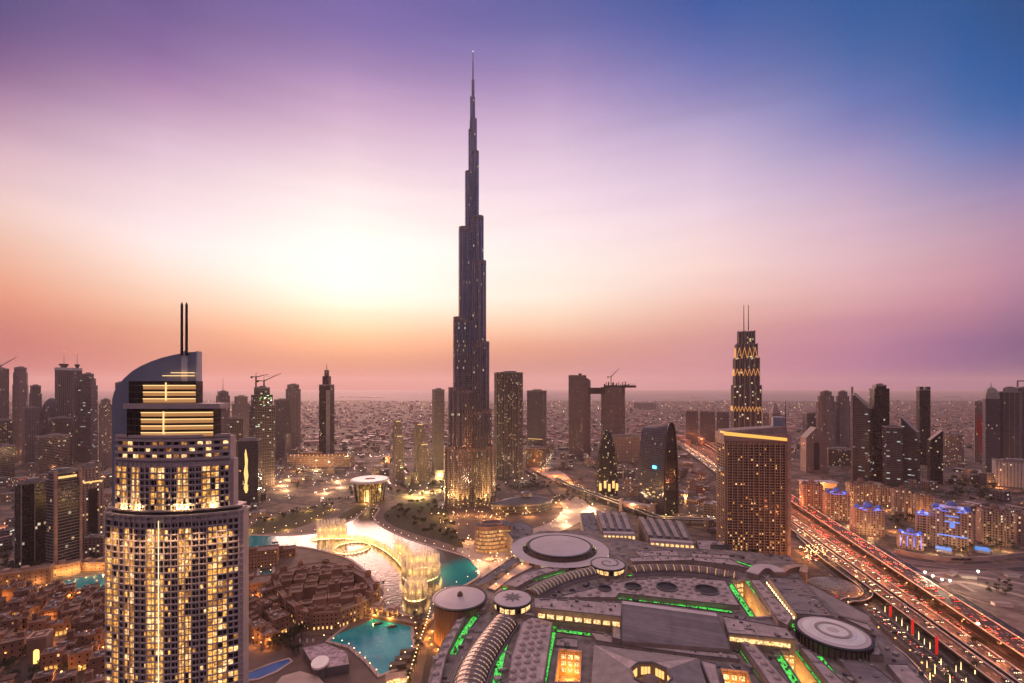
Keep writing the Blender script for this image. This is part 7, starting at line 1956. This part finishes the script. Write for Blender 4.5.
for i, (px, py, hh) in enumerate(((889, 618, 11), (911, 636, 14), (935, 656, 15), (823, 595, 9), (835, 604, 8))):
    x, y = G(px, py); t = thing('banner_flag', ['small red upright banner', 'red upright banner', 'tallest red upright banner', 'red sign', 'second red sign'][i] + [' at the head of the parking court', ' halfway along the lit palm row', ' at the lower end of the lit palm row', ' at the far end of the brown sunken hall', ' beside the brown sunken hall'][i], 'banner', (x, y, .1))
    mb = MB(); mb.tube((0, 0, 0), (0, 0, hh), .2); mb.build('pole', m_steel, t); mb = MB(); mb.box(1.3, 0, 1, 2.2, .25, hh - 1.2); mb.build('banner_cloth', EM('red_banner', (1, .02, .015), .55, base=(.5, .03, .03)) if i == 0 else bpy.data.materials['red_banner'], t)

# ------------------------------------------------------------------ street lamps
def lamp_meshes(h, arm, em, r):
    p = MB(); p.tube((0, 0, 0), (0, 0, h), .16, .1, 5)
    if arm: p.tube((0, 0, h), (arm, 0, h + .3), .09, .07, 4)
    hd = MB(); hd.lathe(arm, 0, [(0, h - r*.4), (r, h + r*.3), (r*.7, h + r), (0, h + r*1.3)], 6)
    return p.mesh('post', [m_dark]), hd.mesh('lamp_head', [em])
LM = {'hw': lamp_meshes(11, 1.6, e_warm2, .5), 'warm': lamp_meshes(6, 0, e_warm, .5), 'wht': lamp_meshes(8, 0, e_wht, .6), 'amb': lamp_meshes(7, 0, e_warm2, .6), 'big': lamp_meshes(14, 0, e_wht, 1.3)}
LAMPS = []
def lamp(k, x, y, label, group, z=.1, rz=0):
    LAMPS.append((k, x, y, z, rz, label, group))
def build_lamps():
    """the 300 lamps that show largest stand alone, the small far ones are one mass"""
    far = MB(); fm = [e_warm, e_wht, e_warm2, m_dark]
    LAMPS.sort(key=lambda l: math.hypot(l[1], l[2]) / {'hw': 11, 'warm': 8, 'wht': 9, 'amb': 8, 'big': 30}[l[0]])
    n = 0
    for k, x, y, z, rz, label, group in LAMPS:
        X, Y_ = pxof(x, y, z)
        if not (-4 < X < 1028 and Y_ < 692): continue
        p, h = LM[k]
        if n < 300:
            t = thing('street_lamp', label, 'street lamp', (x, y, z), rz, group)
            inst('post', p, (0, 0, 0), 0, (1, 1, 1), t); inst('lamp_head', h, (0, 0, 0), 0, (1, 1, 1), t)
        else:
            for me in (p, h):
                mi = fm.index(me.materials[0])
                for f_ in me.polygons: far.face([tuple(me.vertices[v].co + Vector((x, y, z))) for v in f_.vertices], mi)
        n += 1
    tag(far.build('far_street_lamps', fm), 'far small street lamps glowing beyond the nearer lamp posts', 'street lamps', kind='stuff')
def along(pts, step, k, label, group, off=0, z=.1, every=0, e=0, col=(1, .6, .25), lz=8):
    d = resample([(p[0], p[1]) for p in pts], step); nn = normals(d)
    for i, (p, n_) in enumerate(zip(d, nn)):
        x, y = p[0] + n_[0]*off, p[1] + n_[1]*off
        px, py = pxof(x, y, z)
        if not (-10 < px < 1034 and py < 700): continue
        lamp(k, x, y, label, group, z)
        if every and i % every == 0: point((x, y, z + lz), e*1.5, col, .6)
along(D1, 36, 'hw', 'amber lamp post on the upper right highway deck', 'lamp posts on the upper highway deck', 9, 8, 1, 14000, (1, .25, .07), 10)
along(D2, 36, 'hw', 'amber lamp post on the lowest highway deck', 'lamp posts on the lowest highway deck', -13.5, 5.6, 1, 14000, (1, .27, .08), 10)
along(LAKEW + [LAKEW[0]], 17, 'warm', 'globe lamp on the lake quay', 'lamps round the lake', -3)
along(POOLW + [POOLW[0]], 9, 'warm', 'globe lamp on the lagoon rim', 'lamps round the lagoon', 2.5)
along(BLVD, 26, 'warm', 'lamp on the boulevard below the viaduct', 'lamps on the boulevard below the viaduct', 10, .1, 3, 9000)
along(BLVD2, 30, 'wht', 'white lamp on the road past the tallest tower', 'lamps on the road past the tallest tower', 9, .1, 3, 15000, (1, .72, .42))
along(W, 17, 'warm', 'lamp along the viaduct rail', 'lamps along the viaduct', -6, 9, 4, 8000, (1, .6, .2), 5)
along([(p[0], p[1]) for p in LAWN1] , 15, 'warm', 'lamp ringing the crescent lawn', 'lamps round the crescent lawn', -2, .1, 4, 7000, (1, .58, .18), 5)
along(AV2, 42, 'wht', 'white lamp on the far avenue behind the tallest tower', 'lamps on the far avenue', 11, .1, 3, 24000, (1, .5, .2))
along(AV1, 36, 'amb', 'amber lamp on the avenue before the spire tower', 'lamps on the avenue before the spire tower', 10, .1, 3, 36000, (1, .48, .16))
along(AV3, 44, 'amb', 'amber lamp on the far left avenue', 'lamps on the far left avenue', 10, .1, 3, 32000, (1, .40, .13))
along(BLVD3, 20, 'amb', 'amber lamp on the lane behind the old quarter', 'lamps on the old quarter lane', 5, .1, 2, 3500, (1, .5, .15), 5)
along(rp, 16, 'amb', 'amber lamp on the looping ramp', 'lamps on the looping ramp', 4, 4, 3, 3500, (1, .4, .1), 6)
PRM = GP([(428, 615), (424, 630), (418, 646), (412, 665), (404, 690)])
along(PRM, 5, 'warm', 'warm lamp on the promenade right of the lagoon', 'lamps on the lagoon promenade', 2, .1, 4, 1200, (1, .55, .15), 5)
for i, (px, py) in enumerate(((925, 586), (933, 590), (942, 594), (950, 595), (978, 585))):
    x, y = G(px, py); lamp('big', x, y, 'bright white floodlight on the sandy plot beside the highway', 'floodlights on the sandy plot')
    point((x, y, 12.1), 9000, (1, .82, .5), .8)
x, y = G(978, 634, 6); lamp('big', x, y, 'single bright white floodlight between the highway decks at right', None)
def scatter(k, poly, n, label, group, e=0, col=(1, .6, .25), every=5):
    P = GP(poly); xs = [p[0] for p in P]; ys = [p[1] for p in P]; c = tr = 0
    while c < n and tr < n*50:
        tr += 1; x, y = rn.uniform(min(xs), max(xs)), rn.uniform(min(ys), max(ys))
        if inside((x, y), P) and free(x, y, 1):
            lamp(k, x, y, label, group); c += 1
            if e and c % every == 0: point((x, y, 7), e*3.2, (col[0], col[1]*.88, col[2]*.75), .8)
scatter('wht', [(262, 470), (350, 470), (350, 500), (262, 505)], 34, 'white lamp in the yards between lawn and construction tower', 'lamps in the construction yards', 26000, (1, .66, .36), 4)
scatter('wht', [(396, 478), (446, 470), (446, 500), (390, 496)], 30, 'white lamp in the lit gardens left of the tallest tower', 'lamps in the lit gardens', 24000, (1, .8, .3), 4)
scatter('warm', [(470, 505), (560, 498), (560, 512), (520, 522), (480, 530)], 26, 'warm lamp between the boat shaped hall and the terrace building', 'lamps by the boat shaped hall', 7000, (1, .55, .2), 4)
scatter('warm', [(430, 515), (478, 512), (478, 545), (462, 545), (440, 532)], 26, 'warm lamp on the paths of the lakeside park', 'lamps in the lakeside park', 4500, (1, .55, .2), 4)
scatter('amb', [(600, 470), (700, 470), (712, 515), (650, 505)], 34, 'amber lamp among the low buildings behind the viaduct', 'lamps behind the viaduct', 18000, (1, .5, .18), 4)
scatter('amb', [(0, 470), (110, 470), (106, 560), (0, 560)], 24, 'amber lamp among the low buildings at far left', 'lamps among the left low buildings', 14000, (1, .4, .15), 4)
scatter('amb', [(792, 488), (900, 490), (1020, 520), (1020, 550), (900, 548), (840, 520)], 46, 'amber lamp among the rose apartment blocks', 'lamps among the apartment blocks', 9000, (1, .5, .18), 4)
scatter('warm', [(792, 551), (822, 549), (826, 560), (800, 564)], 46, 'warm lamp in the crowded parking ring beside the hotel slab', 'lamps in the parking ring', 2600, (1, .45, .15), 6)
scatter('amb', [(940, 470), (1024, 470), (1024, 505), (950, 505)], 14, 'amber lamp on the dark open ground at right', 'lamps on the open ground at right', 12000, (1, .45, .15), 4)
scatter('amb', [(0, 596), (104, 598), (104, 683), (0, 683)], 30, 'amber lamp in the lanes between the old quarter houses', 'lamps in the old quarter lanes', 1700, (1, .45, .12), 2)
scatter('amb', [(250, 596), (284, 612), (290, 640), (252, 660)], 12, 'amber lamp in the lanes left of the island bazaar', 'lamps left of the bazaar', 1500, (1, .45, .12), 2)
scatter('warm', [(536, 530), (560, 516), (566, 503), (600, 509), (620, 518), (590, 518), (566, 528)], 20, 'warm lamp on the pale curving forecourt', 'lamps on the forecourt', 11000, (1, .72, .45), 3)
scatter('warm', [(464, 544), (500, 550), (516, 557), (496, 572), (480, 572)], 16, 'warm lamp on the lakeside plaza', 'lamps on the lakeside plaza', 2600, (1, .62, .35), 4)
build_lamps()

# ------------------------------------------------------------------ cars
PAINT = [M('paint_' + n_, c_, .3, .1, var=.03) for n_, c_ in (('white', (.6, .58, .56)), ('dark', (.03, .03, .035)), ('silver', (.3, .3, .32)), ('sand', (.34, .26, .2)))]
def car_meshes(p):
    b = MB()
    b.prism([(-2.2, -.85), (2.2, -.85), (2.2, .85), (-2.2, .85)], .28, .85, 0)
    b.loft([[(-1.7, -.8, .85), (1.2, -.8, .85), (1.2, .8, .85), (-1.7, .8, .85)], [(-1.2, -.66, 1.42), (.45, -.66, 1.42), (.45, .66, 1.42), (-1.2, .66, 1.42)]], 1, True, 0)
    for x in (-1.35, 1.35):
        for y in (-.8, .8): b.tube((x, y - .1, .32), (x, y + .1, .32), .32, .32, 8, 2)
    return b.mesh('car_body', [p, m_dglass, m_black])
CARB = [car_meshes(p) for p in PAINT]
HL = MB(); HL.box(2.24, 0, .48, .1, .42, .3); HL = HL.mesh('headlight', [e_head])
TL = MB(); TL.box(-2.24, 0, .5, .1, .45, .3); TL = TL.mesh('taillight', [e_red])
FAR = {}
def far_car(i):
    if i not in FAR:
        b = MB(); b.v = [tuple(v.co) for v in CARB[i].vertices]; b.f = [tuple(p.vertices) for p in CARB[i].polygons]; b.m = [p.material_index for p in CARB[i].polygons]; b.u = [(0, 0)] * sum(len(f) for f in b.f)
        for y in (-.6, .6): b.box(2.26, y, .45, .12, .55, .42, 0, 3); b.box(-2.26, y, .45, .12, .55, .42, 0, 4)
        FAR[i] = b.mesh('car', [PAINT[i], m_dglass, m_black, e_head, e_red])
    return FAR[i]
CN = ['white', 'dark', 'silver', 'sand coloured']
def car(x, y, z, a, where, parts, rn):
    i = rn.randrange(4); lb = f'{CN[i]} car {where}'; g = f'{CN[i]} cars {where}'
    if parts:
        t = inst('car', CARB[i], (x, y, z), a)
        for yy in (-.6, .6): inst('headlight', HL, (0, yy, 0), 0, (1, 1, 1), t); inst('taillight', TL, (0, yy, 0), 0, (1, 1, 1), t)
    else: t = inst('car', far_car(i), (x, y, z), a)
    tag(t, lb, 'car', g)
rn = random.Random(55)
CARS = []
def traffic(fx, w_, lanes, z, dirn, n, where, y0=290, y1=1500, p=1.2):
    k = tr = 0; used = set()
    while k < n and tr < n*30:
        tr += 1; ln = rn.randrange(lanes); s = int(rn.random()**p * (y1-y0)/7)
        if (ln, s) in used: continue
        used.add((ln, s)); y = y0 + s*7 + rn.uniform(-.7, .7); x = fx(y) - w_/2 + (ln + .5)*w_/lanes
        px, py = pxof(x, y, z)
        if not (0 < px < 1026 and py < 686): continue
        k += 1; CARS.append((x, y, z, math.atan2(dirn, dirn*.22), where))
traffic(hx1, 17, 5, 8, 1, 200, 'driving away on the upper right highway deck')
traffic(lambda y: hx2(y) + 8, 10, 3, 6.4, -1, 110, 'driving towards the viewer on the middle highway deck')
traffic(lambda y: hx2(y) - 8, 10, 3, 5.6, -1, 110, 'driving towards the viewer on the lowest highway deck')
traffic(lambda y: (hx1(y) + hx2(y))/2, 18, 5, .12, 1, 110, 'with red tail lamps queueing between the decks', 390, 700)
traffic(lambda y: hx2(y) - 30, 7, 2, .13, -1, 24, 'on the service road beside the parking court', 320, 480)
for i in range(34):
    q = G(rn.uniform(794, 822), rn.uniform(551, 561))
    if free(q[0], q[1], 1): CARS.append((q[0], q[1], .1, rn.choice((.4, .4 + PI)), 'parked in the crowded ring beside the hotel slab'))
for i in range(14):
    x, y = G(870 + i*6.2 + rn.uniform(-2, 2), 611 + i*5.2 + rn.uniform(-2, 2)); CARS.append((x, y, .17, .5 + PI/2, 'parked in the court beside the lit palms'))
CARS.sort(key=lambda c: c[0]**2 + c[1]**2)
for c in CARS[:300]: car(*c, c[1] < 430, rn)
mb = MB()
for x, y, z, a, _ in CARS[300:]:
    me = far_car(rn.randrange(4)); cs, sn = math.cos(a), math.sin(a)
    mi = [m_black, PAINT[0], PAINT[1], PAINT[2], PAINT[3], m_dglass, e_head, e_red]; idx = [mi.index(m_) for m_ in me.materials]
    for p in me.polygons: mb.face([(x + me.vertices[v].co.x*cs - me.vertices[v].co.y*sn, y + me.vertices[v].co.x*sn + me.vertices[v].co.y*cs, z + me.vertices[v].co.z) for v in p.vertices], idx[p.material_index])
tag(mb.build('far_traffic', [m_black, PAINT[0], PAINT[1], PAINT[2], PAINT[3], m_dglass, e_head, e_red]), 'far cars too small to tell apart streaming along the highway decks', 'cars', kind='stuff')
# rows of parked cars and plantings in the far yards: too many and too small to tell apart
mb, tb = MB(), MB(); rn = random.Random(12)
for poly, n, a in (([(262, 452), (450, 448), (450, 490), (350, 500), (262, 506)], 70, .4), ([(560, 452), (690, 452), (712, 508), (650, 500), (590, 480)], 50, .2), ([(0, 468), (108, 466), (106, 548), (0, 556)], 40, .5), ([(800, 470), (1024, 470), (1024, 536), (940, 500), (850, 486)], 60, .3), ([(476, 470), (552, 462), (560, 486), (500, 492)], 24, .3)):
    P = GP(poly); xs = [p[0] for p in P]; ys = [p[1] for p in P]; k = tr = 0
    while k < n and tr < n*40:
        tr += 1; x, y = rn.uniform(min(xs), max(xs)), rn.uniform(min(ys), max(ys))
        if not inside((x, y), P) or not free(x, y, 12): continue
        k += 1; an = a + rn.choice((0, PI/2)); m_ = rn.randrange(6, 18); tree_ = rn.random() < .35
        for j in range(m_):
            q = rot2((j*(5.5 if tree_ else 2.7), rn.uniform(-.3, .3)), an); X, Y_ = x + q[0], y + q[1]
            if not free(X, Y_, 2): continue
            if tree_:
                r = rn.uniform(1.3, 2.8); tb.tube((X, Y_, 0), (X, Y_, 2.4), .2, .2, 4, 1)
                for _ in range(16):
                    v = Vector((rn.gauss(0, 1), rn.gauss(0, 1), rn.gauss(0, .8))).normalized()*r*rn.uniform(.5, 1); e1 = Vector((rn.gauss(0, 1), rn.gauss(0, 1), rn.gauss(0, 1))).normalized(); e2 = e1.orthogonal()
                    p0 = Vector((X, Y_, 3.2)) + v; tb.face([p0 - e1*r*.4, p0 + e2*r*.4, p0 + e1*r*.4, p0 - e2*r*.4])
            else:
                c_ = rn.randrange(4); mb.box(X, Y_, .3, 1.8, 4.4, .6, an, c_); mb.box(X, Y_, .9, 1.5, 2.3, .55, an, 4, c_)
tag(mb.build('far_parked_cars', PAINT + [m_dglass]), 'rows of tiny parked cars in the far yards', 'cars', kind='stuff')
tag(tb.build('far_planting', [m_leaf, m_bark]), 'rows of tiny trees in the far yards', 'trees', kind='stuff')
rank_labels()
# ------------------------------------------------------------------ evening haze
mb = MB(); mb.prism([(-40500, -400), (40500, -400), (40500, 33000), (-40500, 33000)], -3, 850, bottom=True)
hm = bpy.data.materials.new('evening_haze'); hm.use_nodes = True
nt = hm.node_tree; nt.nodes.clear()
vp = nt.nodes.new('ShaderNodeVolumePrincipled'); vp.inputs['Color'].default_value = (1.0, 0.84, 0.82, 1)
vp.inputs['Density'].default_value = HAZE_D; vp.inputs['Anisotropy'].default_value = 0.35
ou = nt.nodes.new('ShaderNodeOutputMaterial'); nt.links.new(vp.outputs[0], ou.inputs['Volume'])
tag(mb.build('haze', hm), kind='stuff')
